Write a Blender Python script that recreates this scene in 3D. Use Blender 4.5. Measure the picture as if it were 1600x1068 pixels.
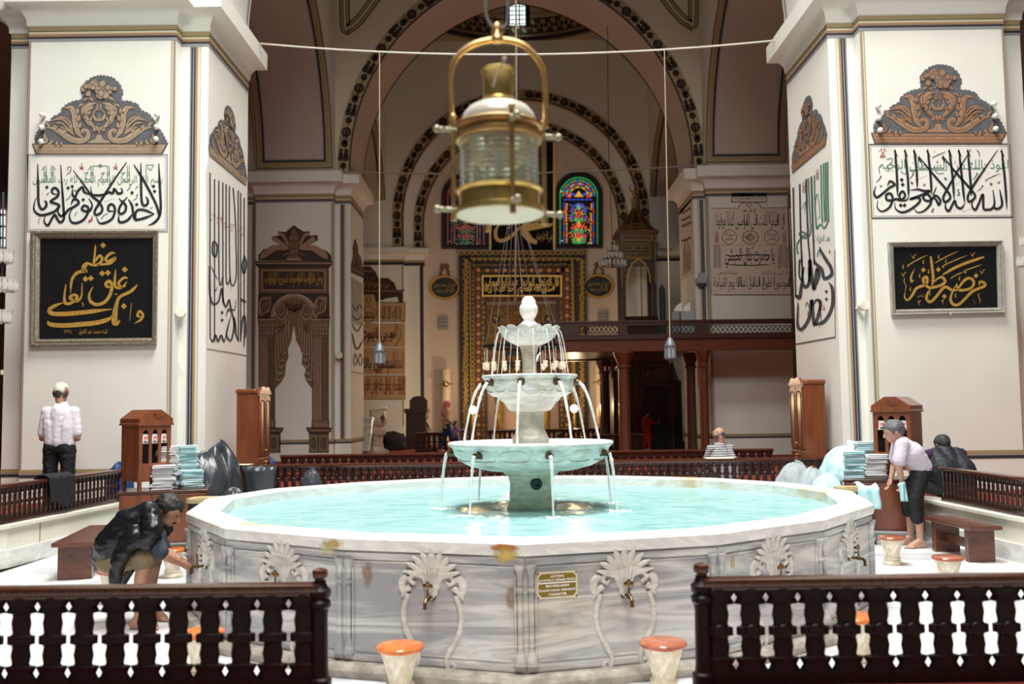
import bpy, bmesh, math, random
from math import sin, cos, pi, radians, sqrt, atan2
from mathutils import Vector, Matrix, Euler, noise as mnoise

for o in list(bpy.data.objects):
    bpy.data.objects.remove(o, do_unlink=True)
SC = bpy.context.scene
COL = SC.collection
R_ = random.Random(7)

# ------------------------------------------------------------------ camera, world, light, exposure
FPX, PITCH, ROLL, CAMZ = 1480.0, radians(4.124), radians(-0.771), 1.73
_c, _s, _cr, _sr = cos(PITCH), sin(PITCH), cos(ROLL), sin(ROLL)
_F = Vector((0, _c, _s)); _U0 = Vector((0, -_s, _c)); _X = Vector((1, 0, 0))
_RT = _cr * _X + _sr * _U0
_UP = -_sr * _X + _cr * _U0
cam = bpy.data.cameras.new('camera')
cam.sensor_width = 36.0
cam.lens = FPX / 1600 * 36.0
cam.clip_start = 0.05; cam.clip_end = 200
cam.dof.use_dof = True
cam.dof.focus_distance = 10.0
cam.dof.aperture_fstop = 1.8
CAM = bpy.data.objects.new('camera', cam)
CAM.matrix_world = Matrix(((_RT.x, _UP.x, -_F.x, 0), (_RT.y, _UP.y, -_F.y, 0), (_RT.z, _UP.z, -_F.z, CAMZ), (0, 0, 0, 1)))
COL.objects.link(CAM); SC.camera = CAM

w = bpy.data.worlds.new('world'); SC.world = w; w.use_nodes = True
bg = w.node_tree.nodes['Background']
bg.inputs[0].default_value = (1.0, 0.84, 0.68, 1); bg.inputs[1].default_value = 0.035

def area(name, loc, size, power, color=(1, 1, 1), rot=(0, 0, 0), shape='SQUARE', sy=None, spread=180):
    l = bpy.data.lights.new(name, 'AREA'); l.energy = power; l.color = color; l.size = size
    l.shape = shape
    if sy: l.shape = 'RECTANGLE'; l.size_y = sy
    l.spread = radians(spread)
    o = bpy.data.objects.new(name, l); o.location = loc; o.rotation_euler = rot; COL.objects.link(o); return o
area('skylight_over_fountain', (0.2, 8.6, 18.0), 7.5, 2500, (1.0, 0.985, 0.94), shape='DISK', spread=124)
area('skylight_entrance_bay', (0.0, -0.5, 14.0), 6.0, 1750, (1.0, 0.97, 0.92), rot=(radians(18), 0, 0), shape='DISK')
area('dome_window_light_middle_bay', (0.3, 21.0, 16.5), 5.0, 85, (1.0, 0.84, 0.64), shape='DISK', spread=72)
area('dome_window_light_mihrab_bay', (0.4, 32.2, 15.0), 5.0, 70, (1.0, 0.80, 0.60), shape='DISK', spread=64)
SC.view_settings.view_transform = 'Standard'
SC.view_settings.look = 'None'
SC.view_settings.exposure = 0.2
SC.view_settings.gamma = 1.0
SC.view_settings.use_curve_mapping = False

# ------------------------------------------------------------------ measuring: a photo pixel to a point on a plane of the place
def ray(px, py):
    a, b = px - 800, py - 534
    u = (a * _cr + b * _sr) / FPX; v = (-a * _sr + b * _cr) / FPX
    return Vector((u, _c + v * _s, _s - v * _c))
def W(px, py, Y=None, X=None, Z=None):
    d = ray(px, py)
    t = Y / d.y if Y is not None else X / d.x if X is not None else (Z - CAMZ) / d.z
    p = d * t; p.z += CAMZ
    return p

# ------------------------------------------------------------------ materials
MATS = {}
def _nt(name):
    m = bpy.data.materials.new(name); m.use_nodes = True
    return m, m.node_tree.nodes, m.node_tree.links, m.node_tree.nodes['Principled BSDF']
def mat(name, col, rough=0.6, metal=0.0, var=0.0, scale=6.0, bump=0.0, bscale=40.0, spec=0.5, emit=None, es=0.0, coat=0.0, trans=0.0, alpha=1.0, ior=1.45, stretch=None, col2=None, sheen=0.0):
    """principled surface; var mixes in a darker noise tone, col2 a second colour"""
    if name in MATS: return MATS[name]
    m, N, L, b = _nt(name)
    b.inputs['Base Color'].default_value = (*col, 1); b.inputs['Roughness'].default_value = rough
    b.inputs['Metallic'].default_value = metal; b.inputs['Specular IOR Level'].default_value = spec
    b.inputs['Coat Weight'].default_value = coat; b.inputs['Transmission Weight'].default_value = trans
    b.inputs['Alpha'].default_value = alpha; b.inputs['IOR'].default_value = ior
    b.inputs['Sheen Weight'].default_value = sheen
    if emit: b.inputs['Emission Color'].default_value = (*emit, 1); b.inputs['Emission Strength'].default_value = es
    tc = N.new('ShaderNodeTexCoord'); mp = N.new('ShaderNodeMapping'); L.new(tc.outputs['Object'], mp.inputs[0])
    if stretch: mp.inputs['Scale'].default_value = stretch
    if var > 0 or col2:
        n = N.new('ShaderNodeTexNoise'); n.inputs['Scale'].default_value = scale; n.inputs['Detail'].default_value = 5
        L.new(mp.outputs[0], n.inputs['Vector'])
        r = N.new('ShaderNodeValToRGB'); r.color_ramp.elements[0].position = 0.35; r.color_ramp.elements[1].position = 0.68
        c2 = col2 or tuple(c * (1 - var) for c in col)
        r.color_ramp.elements[0].color = (*c2, 1); r.color_ramp.elements[1].color = (*col, 1)
        L.new(n.outputs[0], r.inputs[0]); L.new(r.outputs[0], b.inputs['Base Color'])
    if bump > 0:
        n2 = N.new('ShaderNodeTexNoise'); n2.inputs['Scale'].default_value = bscale; n2.inputs['Detail'].default_value = 4
        L.new(mp.outputs[0], n2.inputs['Vector'])
        bp = N.new('ShaderNodeBump'); bp.inputs['Strength'].default_value = bump; bp.inputs['Distance'].default_value = 0.02
        L.new(n2.outputs[0], bp.inputs['Height']); L.new(bp.outputs[0], b.inputs['Normal'])
    MATS[name] = m
    return m
def wood(name, c1, c2, rough=0.3, coat=0.3, stretch=(14, 14, 1.2), spec=0.5):
    if name in MATS: return MATS[name]
    m, N, L, b = _nt(name)
    tc = N.new('ShaderNodeTexCoord'); mp = N.new('ShaderNodeMapping'); mp.inputs['Scale'].default_value = stretch
    L.new(tc.outputs['Object'], mp.inputs[0])
    n = N.new('ShaderNodeTexNoise'); n.inputs['Scale'].default_value = 2.2; n.inputs['Detail'].default_value = 6; n.inputs['Distortion'].default_value = 1.2
    L.new(mp.outputs[0], n.inputs['Vector'])
    r = N.new('ShaderNodeValToRGB'); r.color_ramp.elements[0].position = 0.3; r.color_ramp.elements[1].position = 0.7
    r.color_ramp.elements[0].color = (*c2, 1); r.color_ramp.elements[1].color = (*c1, 1)
    L.new(n.outputs[0], r.inputs[0]); L.new(r.outputs[0], b.inputs['Base Color'])
    b.inputs['Roughness'].default_value = rough; b.inputs['Coat Weight'].default_value = coat; b.inputs['Coat Roughness'].default_value = 0.15
    b.inputs['Specular IOR Level'].default_value = spec
    MATS[name] = m
    return m
def marble(name, base, vein, rough=0.35, scale=1.4, stain=None, stain_amt=0.5, stretch=(1, 1, 3.2), dist=2.5, stain_scale=2.2, lo=0.42, hi=0.62):
    if name in MATS: return MATS[name]
    m, N, L, b = _nt(name)
    tc = N.new('ShaderNodeTexCoord'); mp = N.new('ShaderNodeMapping'); mp.inputs['Scale'].default_value = stretch
    mp.inputs['Rotation'].default_value = (0.12, 0.1, 0.2)
    L.new(tc.outputs['Object'], mp.inputs[0])
    n = N.new('ShaderNodeTexNoise'); n.inputs['Scale'].default_value = scale; n.inputs['Detail'].default_value = 9; n.inputs['Roughness'].default_value = 0.62; n.inputs['Distortion'].default_value = dist
    L.new(mp.outputs[0], n.inputs['Vector'])
    r = N.new('ShaderNodeValToRGB'); r.color_ramp.elements[0].position = lo; r.color_ramp.elements[1].position = hi
    r.color_ramp.elements[0].color = (*vein, 1); r.color_ramp.elements[1].color = (*base, 1)
    L.new(n.outputs[0], r.inputs[0]); out = r.outputs[0]
    if stain:
        n2 = N.new('ShaderNodeTexNoise'); n2.inputs['Scale'].default_value = stain_scale; n2.inputs['Detail'].default_value = 4
        L.new(tc.outputs['Object'], n2.inputs['Vector'])
        r2 = N.new('ShaderNodeValToRGB'); r2.color_ramp.elements[0].position = 0.58; r2.color_ramp.elements[1].position = 0.74
        r2.color_ramp.elements[0].color = (0, 0, 0, 1); r2.color_ramp.elements[1].color = (stain_amt,) * 3 + (1,)
        L.new(n2.outputs[0], r2.inputs[0])
        mx = N.new('ShaderNodeMix'); mx.data_type = 'RGBA'; mx.blend_type = 'MULTIPLY'
        L.new(r2.outputs[0], mx.inputs['Factor']); L.new(out, mx.inputs['A']); mx.inputs['B'].default_value = (*stain, 1)
        out = mx.outputs['Result']
    L.new(out, b.inputs['Base Color']); b.inputs['Roughness'].default_value = rough
    MATS[name] = m
    return m

# ------------------------------------------------------------------ mesh builder
class MB:
    def __init__(s): s.v = []; s.f = []; s.m = []
    def add(s, vs, fs, mi=0):
        o = len(s.v); s.v += [Vector(v) for v in vs]; s.f += [tuple(i + o for i in f) for f in fs]; s.m += [mi] * len(fs); return s
    def box(s, a, b, mi=0, rz=0.0, piv=None):
        x0, y0, z0 = a; x1, y1, z1 = b
        vs = [(x0, y0, z0), (x1, y0, z0), (x1, y1, z0), (x0, y1, z0), (x0, y0, z1), (x1, y0, z1), (x1, y1, z1), (x0, y1, z1)]
        if rz:
            M = Matrix.Rotation(rz, 3, 'Z'); pv = Vector(piv or ((x0 + x1) / 2, (y0 + y1) / 2, 0))
            vs = [M @ (Vector(v) - pv) + pv for v in vs]
        return s.add(vs, [(0, 3, 2, 1), (4, 5, 6, 7), (0, 1, 5, 4), (1, 2, 6, 5), (2, 3, 7, 6), (3, 0, 4, 7)], mi)
    def cbox(s, c, size, mi=0, rot=None):
        c = Vector(c); h = Vector(size) / 2; M = rot if rot is not None else Matrix.Identity(3)
        vs = [c + M @ Vector((sx * h.x, sy * h.y, sz * h.z)) for sz in (-1, 1) for sx, sy in ((-1, -1), (1, -1), (1, 1), (-1, 1))]
        return s.add(vs, [(0, 3, 2, 1), (4, 5, 6, 7), (0, 1, 5, 4), (1, 2, 6, 5), (2, 3, 7, 6), (3, 0, 4, 7)], mi)
    def lathe(s, prof, n=32, c=(0, 0, 0), axis=None, mi=0, ph=0.0, sx=1.0, sy=1.0, mod=None):
        c = Vector(c); M = Matrix.Identity(3)
        if axis is not None: M = Vector((0, 0, 1)).rotation_difference(Vector(axis).normalized()).to_matrix()
        vs = []; fs = []; rows = []
        for j, (r, z) in enumerate(prof):
            if r < 1e-6:
                rows.append([len(vs)]); vs.append(c + M @ Vector((0, 0, z)))
            else:
                row = []
                for i in range(n):
                    a = ph + 2 * pi * i / n; rr = r * (mod(a, j) if mod else 1.0)
                    row.append(len(vs)); vs.append(c + M @ Vector((rr * cos(a) * sx, rr * sin(a) * sy, z)))
                rows.append(row)
        for A, B in zip(rows, rows[1:]):
            if len(A) == 1 and len(B) == 1: continue
            for i in range(n):
                k = (i + 1) % n
                if len(A) == 1: fs.append((A[0], B[k], B[i]))
                elif len(B) == 1: fs.append((A[i], A[k], B[0]))
                else: fs.append((A[i], A[k], B[k], B[i]))
        if len(rows[0]) > 1: fs.append(tuple(reversed(rows[0])))
        if len(rows[-1]) > 1: fs.append(tuple(rows[-1]))
        return s.add(vs, fs, mi)
    def cyl(s, a, b, r, r2=None, n=12, mi=0):
        a = Vector(a); b = Vector(b); d = b - a
        return s.lathe([(r, 0), (r if r2 is None else r2, d.length)], n, a, d, mi)
    def ball(s, c, r, n=14, m=9, mi=0, sc=(1, 1, 1), rot=None):
        c = Vector(c); M = rot if rot is not None else Matrix.Identity(3)
        vs = [c + M @ Vector((0, 0, -r * sc[2]))]; fs = []
        for j in range(1, m):
            t = -pi / 2 + pi * j / m
            for i in range(n):
                a = 2 * pi * i / n; vs.append(c + M @ Vector((r * cos(t) * cos(a) * sc[0], r * cos(t) * sin(a) * sc[1], r * sin(t) * sc[2])))
        vs.append(c + M @ Vector((0, 0, r * sc[2])))
        for i in range(n):
            k = (i + 1) % n
            fs.append((0, 1 + k, 1 + i))
            for j in range(m - 2): fs.append((1 + j * n + i, 1 + j * n + k, 1 + (j + 1) * n + k, 1 + (j + 1) * n + i))
            fs.append((1 + (m - 2) * n + i, 1 + (m - 2) * n + k, len(vs) - 1))
        return s.add(vs, fs, mi)
    def tube(s, pts, r, n=8, mi=0, cap=True):
        pts = [Vector(p) for p in pts]; rs = r if isinstance(r, (list, tuple)) else [r] * len(pts)
        vs = []; fs = []; up = None
        for i, p in enumerate(pts):
            t = (pts[min(i + 1, len(pts) - 1)] - pts[max(i - 1, 0)])
            if t.length < 1e-9: t = Vector((0, 0, 1))
            t.normalize()
            if up is None: up = Vector((0, 0, 1)) if abs(t.z) < 0.9 else Vector((1, 0, 0))
            x = up.cross(t)
            if x.length < 1e-6: x = Vector((1, 0, 0)).cross(t)
            x.normalize(); y = t.cross(x); up = y
            for k in range(n):
                a = 2 * pi * k / n; vs.append(p + rs[i] * (cos(a) * x + sin(a) * y))
        for i in range(len(pts) - 1):
            for k in range(n):
                q = (k + 1) % n; fs.append((i * n + k, i * n + q, (i + 1) * n + q, (i + 1) * n + k))
        if cap: fs.append(tuple(range(n - 1, -1, -1))); fs.append(tuple(range((len(pts) - 1) * n, len(pts) * n)))
        return s.add(vs, fs, mi)
    def prism(s, poly, z0, z1, mi=0, f=None):
        """polygon (x,y) extruded z0..z1; f maps (x,y,z) to a point"""
        f = f or (lambda x, y, z: (x, y, z)); n = len(poly)
        vs = [f(x, y, z0) for x, y in poly] + [f(x, y, z1) for x, y in poly]
        return s.add(vs, [tuple(range(n - 1, -1, -1)), tuple(range(n, 2 * n))] + [(i, (i + 1) % n, n + (i + 1) % n, n + i) for i in range(n)], mi)
    def grid(s, P, mi=0, close=False):
        """rows of points"""
        n = len(P[0]); vs = [p for row in P for p in row]; fs = []
        for j in range(len(P) - 1):
            for i in range(n if close else n - 1):
                k = (i + 1) % n; fs.append((j * n + i, j * n + k, (j + 1) * n + k, (j + 1) * n + i))
        return s.add(vs, fs, mi)
    def build(s, name, mats, parent=None, smooth=35, bevel=0.0, solid=0.0, world=True, sub=0):
        if not isinstance(mats, (list, tuple)): mats = [mats]
        off = Vector((0, 0, 0)); q = parent
        while q is not None and world: off += q.location; q = q.parent
        me = bpy.data.meshes.new(name); me.from_pydata([v - off for v in s.v], [], s.f)
        for m in mats: me.materials.append(m)
        if len(mats) > 1: me.polygons.foreach_set('material_index', s.m)
        me.validate(); me.update()
        bm = bmesh.new(); bm.from_mesh(me); bmesh.ops.recalc_face_normals(bm, faces=bm.faces); bm.to_mesh(me); bm.free()
        if smooth is not None:
            me.polygons.foreach_set('use_smooth', [True] * len(me.polygons))
            if smooth < 180: me.set_sharp_from_angle(angle=radians(smooth))
        o = bpy.data.objects.new(name, me); COL.objects.link(o)
        if parent is not None: o.parent = parent
        if bevel:
            b = o.modifiers.new('bevel', 'BEVEL'); b.width = bevel; b.segments = 2; b.limit_method = 'ANGLE'; b.angle_limit = radians(40)
        if solid:
            b = o.modifiers.new('solid', 'SOLIDIFY'); b.thickness = solid; b.offset = 0
        if sub:
            b = o.modifiers.new('sub', 'SUBSURF'); b.levels = sub; b.render_levels = sub
        return o
def tag(o, label, cat, group=None, kind=None):
    o['label'] = label; o['category'] = cat
    if group: o['group'] = group
    if kind: o['kind'] = kind
    return o
def struct(o, label=None):
    o['kind'] = 'structure'
    if label: o['label'] = label
    return o
def thing(name, label, cat, loc=(0, 0, 0), rz=0.0, group=None):
    o = bpy.data.objects.new(name, None); COL.objects.link(o); o.empty_display_size = 0.1
    o.location = loc; o.rotation_euler = (0, 0, rz)
    return tag(o, label, cat, group)
def dup(src, loc, rz=None, label=None, scale=None):
    kids = {}
    for c in bpy.data.objects:
        if c.parent: kids.setdefault(c.parent, []).append(c)
    def cp(o, par):
        c = o.copy(); COL.objects.link(c)
        if par is not None: c.parent = par
        for k in kids.get(o, []): cp(k, c)
        return c
    r = cp(src, None); r.location = loc
    if rz is not None: r.rotation_euler = (0, 0, rz)
    if scale: r.scale = scale
    if label: r['label'] = label
    return r

# ------------------------------------------------------------------ flat painted work on a wall: strokes in photo pixels laid on the wall's plane
def spline(pts, k=6):
    pts = [Vector(p) for p in pts]
    if len(pts) < 3: return pts
    P = [2 * pts[0] - pts[1]] + pts + [2 * pts[-1] - pts[-2]]; out = []
    for i in range(1, len(P) - 2):
        a, b, c, d = P[i - 1:i + 3]
        for j in range(k):
            t = j / k
            out.append(0.5 * ((2 * b) + (c - a) * t + (2 * a - 5 * b + 4 * c - d) * t * t + (3 * b - a - 3 * c + d) * t ** 3))
    out.append(pts[-1]); return out
class Paint:
    """collects flat shapes in a 2-D frame; fn(u,v,h) gives the point at height h over the wall"""
    def __init__(s, fn): s.fn = fn; s.mb = MB(); s.h = 0.003
    def _q(s, vs, fs): s.mb.add([s.fn(x, y, s.h) for x, y in vs], fs)
    def poly(s, pts):
        from mathutils.geometry import tessellate_polygon
        t = tessellate_polygon([[Vector((p[0], p[1], 0)) for p in pts]])
        s._q([(p[0], p[1]) for p in pts], [tuple(x) for x in t]); return s
    def rect(s, x0, y0, x1, y1): s._q([(x0, y0), (x1, y0), (x1, y1), (x0, y1)], [(0, 1, 2, 3)]); return s
    def frame(s, x0, y0, x1, y1, w):
        s.rect(x0, y0, x1, y0 + w); s.rect(x0, y1 - w, x1, y1); s.rect(x0, y0 + w, x0 + w, y1 - w); s.rect(x1 - w, y0 + w, x1, y1 - w); return s
    def disk(s, x, y, r, n=12, ry=None):
        s._q([(x + r * cos(2 * pi * i / n), y + (ry or r) * sin(2 * pi * i / n)) for i in range(n)], [tuple(range(n))]); return s
    def ring(s, x, y, r0, r1, n=24, ry=1.0):
        a = [(x + r0 * cos(2 * pi * i / n), y + ry * r0 * sin(2 * pi * i / n)) for i in range(n)]; b = [(x + r1 * cos(2 * pi * i / n), y + ry * r1 * sin(2 * pi * i / n)) for i in range(n)]
        s._q(a + b, [(i, (i + 1) % n, n + (i + 1) % n, n + i) for i in range(n)]); return s
    def dia(s, x, y, r): s._q([(x - r, y), (x, y - r), (x + r, y), (x, y + r)], [(0, 1, 2, 3)]); return s
    def stroke(s, pts, w, k=6, taper=True, ends=(0.35, 0.25)):
        P = spline(pts, k); n = len(P)
        ws = w if isinstance(w, (list, tuple)) else [w]
        vs = []
        for i, p in enumerate(P):
            t = (P[min(i + 1, n - 1)] - P[max(i - 1, 0)]); t = t.normalized() if t.length > 1e-9 else Vector((1, 0))
            f = i / (n - 1)
            if len(ws) == 1: ww = ws[0]
            else:
                g = f * (len(ws) - 1); j = min(int(g), len(ws) - 2); ww = ws[j] + (ws[j + 1] - ws[j]) * (g - j)
            if taper:
                ww *= ends[0] + (1 - ends[0]) * min(1, f / 0.15) if f < 0.15 else ends[1] + (1 - ends[1]) * min(1, (1 - f) / 0.2)
            nx = Vector((-t.y, t.x)) * ww / 2
            vs += [(p.x + nx.x, p.y + nx.y), (p.x - nx.x, p.y - nx.y)]
        s._q(vs, [(2 * i, 2 * i + 1, 2 * i + 3, 2 * i + 2) for i in range(n - 1)]); return s
    def build(s, name, m, parent): return s.mb.build(name, m, parent, smooth=None)
def wallfn(Y=None, X=None, s=1.0, ox=0.0, oy=0.0, sgn=-1):
    """zoomed-photo coordinates to a wall plane (Y or X const); h lifts off the wall toward the room"""
    def fn(u, v, h):
        p = W(u / s + ox, v / s + oy, Y=Y, X=X)
        if Y is not None: p.y -= h
        else: p.x += -sgn * h
        return p
    return fn
FORMS = {'ا': (0xFE8D, 2), 'ب': (0xFE8F, 4), 'ت': (0xFE95, 4), 'ة': (0xFE93, 2), 'ث': (0xFE99, 4), 'ج': (0xFE9D, 4), 'ح': (0xFEA1, 4), 'خ': (0xFEA5, 4), 'د': (0xFEA9, 2), 'ذ': (0xFEAB, 2), 'ر': (0xFEAD, 2), 'ز': (0xFEAF, 2), 'س': (0xFEB1, 4), 'ش': (0xFEB5, 4), 'ص': (0xFEB9, 4), 'ض': (0xFEBD, 4), 'ط': (0xFEC1, 4), 'ظ': (0xFEC5, 4), 'ع': (0xFEC9, 4), 'غ': (0xFECD, 4), 'ف': (0xFED1, 4), 'ق': (0xFED5, 4), 'ك': (0xFED9, 4), 'ل': (0xFEDD, 4), 'م': (0xFEE1, 4), 'ن': (0xFEE5, 4), 'ه': (0xFEE9, 4), 'و': (0xFEED, 2), 'ي': (0xFEF1, 4), 'ى': (0xFEEF, 2)}
def shape_arabic(t):
    out = []; prev = False
    for i, ch in enumerate(t):
        if ch not in FORMS: out.append(ch); prev = False; continue
        b, n = FORMS[ch]; nx = i + 1 < len(t) and t[i + 1] in FORMS
        if n == 4: k = (3 if nx else 1) if prev else (2 if nx else 0); prev = nx
        else: k = 1 if prev else 0; prev = False
        out.append(chr(b + k))
    if out and all(0x660 <= ord(c) <= 0x669 for c in out): return ''.join(out)
    return ''.join(reversed(out))
_TXT = {}
def text_geo(body, off=0.0):
    k = (body, off)
    if k not in _TXT:
        c = bpy.data.curves.new('lettering', 'FONT'); c.body = body; c.resolution_u = 3; c.offset = off
        o = bpy.data.objects.new('lettering', c); COL.objects.link(o)
        bpy.context.view_layer.update()
        me = bpy.data.meshes.new_from_object(o.evaluated_get(bpy.context.evaluated_depsgraph_get()))
        vs = [(v.co.x, v.co.y) for v in me.vertices]; fs = [tuple(p.vertices) for p in me.polygons]
        bpy.data.objects.remove(o); bpy.data.curves.remove(c); bpy.data.meshes.remove(me)
        xs = [v[0] for v in vs]; ys = [v[1] for v in vs]; x0, x1, y0, y1 = min(xs), max(xs), min(ys), max(ys)
        _TXT[k] = ([((x - x0) / (x1 - x0), (y - y0) / (y1 - y0)) for x, y in vs], fs)
    return _TXT[k]
def paint_text(P, body, x0, y0, x1, y1, off=0.0, arabic=True):
    """lettering stretched into the box x0..x1, y0 (top)..y1 (bottom)"""
    vs, fs = text_geo(shape_arabic(body) if arabic else body, off)
    P._q([(x0 + a * (x1 - x0), y1 + b * (y0 - y1)) for a, b in vs], fs)
# ================================================================== materials of the place
PLASTER = mat('plaster_cream', (0.81, 0.80, 0.74), 0.75, var=0.05, scale=1.2, bump=0.05, bscale=60)
PLASTER2 = mat('plaster_ivory', (0.87, 0.85, 0.78), 0.75, var=0.03, scale=1.5, bump=0.04, bscale=60)
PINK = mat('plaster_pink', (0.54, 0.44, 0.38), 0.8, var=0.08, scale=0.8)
OLIVE = mat('paint_olive', (0.36, 0.29, 0.14), 0.7)
CREAMP = mat('paint_cream', (0.66, 0.59, 0.40), 0.7)
BROWNP = mat('paint_brown', (0.36, 0.22, 0.13), 0.7)
NAVY = mat('paint_navy', (0.035, 0.032, 0.045), 0.7)
GREYB = mat('paint_greyblue', (0.30, 0.31, 0.33), 0.7)
TANP = mat('paint_tan', (0.60, 0.42, 0.26), 0.7, var=0.2, scale=12)
TAND = mat('paint_tan_dark', (0.30, 0.19, 0.115), 0.7)
BAND = mat('paint_band', (0.42, 0.33, 0.19), 0.75)
FLORAL = mat('paint_floral_brown', (0.045, 0.025, 0.014), 0.75)
INK = mat('paint_ink', (0.018, 0.018, 0.024), 0.6)
GREENP = mat('paint_green', (0.09, 0.22, 0.15), 0.65)
REDP = mat('paint_red', (0.35, 0.05, 0.04), 0.65)
CARPET = mat('carpet_red', (0.26, 0.034, 0.018), 0.95, var=0.25, scale=9, bump=0.3, bscale=180)
MARB_FLOOR = marble('marble_floor', (0.86, 0.86, 0.85), (0.52, 0.54, 0.58), 0.28, 0.55, stretch=(1, 2.2, 1), dist=1.5, lo=0.36, hi=0.58)
MARB_WALL = marble('marble_low_wall', (0.80, 0.80, 0.74), (0.58, 0.60, 0.58), 0.4, 0.9)
ZR = 0.45
CB, CT = 7.72, 8.30           # cornice bottom and top

def sp(o, par=None):
    return struct(o)

# ------------------------------------------------------------------ floors
f = MB(); f.box((-9.5, 4.55, -0.1), (9.5, 10.5, 0)); f.box((-5.75, 10.5, -0.1), (5.75, 14.75, 0)); struct(f.build('floor', MARB_FLOOR, smooth=None))
f = MB()
f.box((-34, 14.6, 0), (22, 40, ZR)); f.box((-34, 40, 0), (-15, 53, ZR)); f.box((-22, 10.9, 0), (-6.0, 15.4, ZR)); f.box((-6.0, 11.7, 0), (-5.8, 15.4, ZR)); f.box((5.68, 10.3, 0), (22, 15.4, ZR))
f.box((-22, 3.9, 0), (22, 4.40, ZR)); f.box((-9, 4.40, 0), (-0.96, 4.58, ZR)); f.box((0.96, 4.40, 0), (9, 4.58, ZR))
struct(f.build('floor_carpet', CARPET, smooth=None))
f = MB(); f.box((-22, -8, 0), (22, 3.9, ZR)); struct(f.build('floor_bounce', mat('bounce_stone', (.42, .40, .36), .5, var=.15, scale=3), smooth=None))  # unseen floor behind the camera, pale stone added to bounce neutral light
# joints between the marble floor slabs
j = MB()
for x in (-7.2, -5.2, -3.4, 3.5, 5.3, 7.1): j.box((x, 4.6, 0), (x + 0.012, 10.5, 0.0015))
for y in (5.6, 7.0, 8.4, 9.8): j.box((-9.4, y, 0), (-3.0, y + 0.012, 0.0015)); j.box((3.2, y, 0), (9.4, y + 0.012, 0.0015))
struct(j.build('floor_joint', mat('joint_grey', (0.5, 0.5, 0.5), 0.8), smooth=None))

# low marble walls that edge the sunken court, under the balustrades
def low_wall(pts, name, thick=0.30, closed_up=True):
    """pts: the court-side line of the wall; grooved cream upper part over a grey marble foot"""
    a = MB(); b = MB()
    def off(d):
        P = [Vector((x, y)) for x, y in pts]; out = []
        for i, p in enumerate(P):
            n = Vector((0, 0))
            for q0, q1 in ((i - 1, i), (i, i + 1)):
                if 0 <= q0 and q1 < len(P):
                    t = (P[q1] - P[q0]).normalized(); n += Vector((-t.y, t.x))
            n.normalize(); out.append(p + n * d)
        return out
    def slab(mb, d0, d1, z0, z1):
        A = off(d0); B = off(d1)
        mb.grid([[(p.x, p.y, z0) for p in A], [(p.x, p.y, z1) for p in A], [(p.x, p.y, z1) for p in B], [(p.x, p.y, z0) for p in B], [(p.x, p.y, z0) for p in A]])
        for e in (0, -1): mb.add([(A[e].x, A[e].y, z0), (A[e].x, A[e].y, z1), (B[e].x, B[e].y, z1), (B[e].x, B[e].y, z0)], [(0, 1, 2, 3)])
    slab(a, 0.0, -thick, 0.0, 0.20); slab(b, 0.02 if False else -0.03, -thick, 0.20, ZR); slab(b, 0.01, -thick - 0.02, ZR, ZR + 0.035)
    o = struct(b.build(name, mat('cream_stone', (0.78, 0.77, 0.66), 0.5, var=0.1, scale=5), smooth=None))
    q = struct(a.build('marble_foot', MARB_WALL, o, smooth=None))
    return o
LEFT_LINE = [(-5.5, 14.6), (-5.58, 13.9), (-5.78, 11.6), (-5.83, 11.05), (-5.93, 10.85), (-6.1, 10.72), (-9.4, 10.60)]
RIGHT_LINE = [(9.3, 10.0), (5.75, 10.08), (5.6, 10.16), (5.5, 10.35), (5.46, 10.7), (5.42, 12.4), (5.36, 14.6)]
low_wall(LEFT_LINE, 'wall_court_left'); low_wall(RIGHT_LINE, 'wall_court_right')
low_wall([(5.3, 14.45), (-5.4, 14.45)][::-1][::-1], 'wall_court_back')

# ------------------------------------------------------------------ piers
def offs(poly, d):
    n = len(poly); out = []
    for i in range(n):
        p0, p1, p2 = Vector(poly[i - 1]), Vector(poly[i]), Vector(poly[(i + 1) % n])
        a = (p1 - p0).normalized(); b = (p2 - p1).normalized()
        na = Vector((a.y, -a.x)); nb = Vector((b.y, -b.x))
        out.append(p1 + (na + nb) * (d / (1 + na.dot(nb))))
    return out
def cross_plan(xa, xb, la, lb, ya, yb, n=0.27):
    """front arm xa..xb, ledges out to la..lb, from y=ya to yb (counter-clockwise)"""
    return [(xa, ya), (xb, ya), (xb, ya + n), (lb, ya + n), (lb, yb - n), (xb, yb - n), (xb, yb), (xa, yb), (xa, yb - n), (la, yb - n), (la, ya + n), (xa, ya + n)]
def ring(mb, poly, d, z0, z1, mi):
    P = offs(poly, d); n = len(P)
    mb.add([(p.x, p.y, z0) for p in P] + [(p.x, p.y, z1) for p in P], [(i, (i + 1) % n, n + (i + 1) % n, n + i) for i in range(n)], mi)
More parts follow.
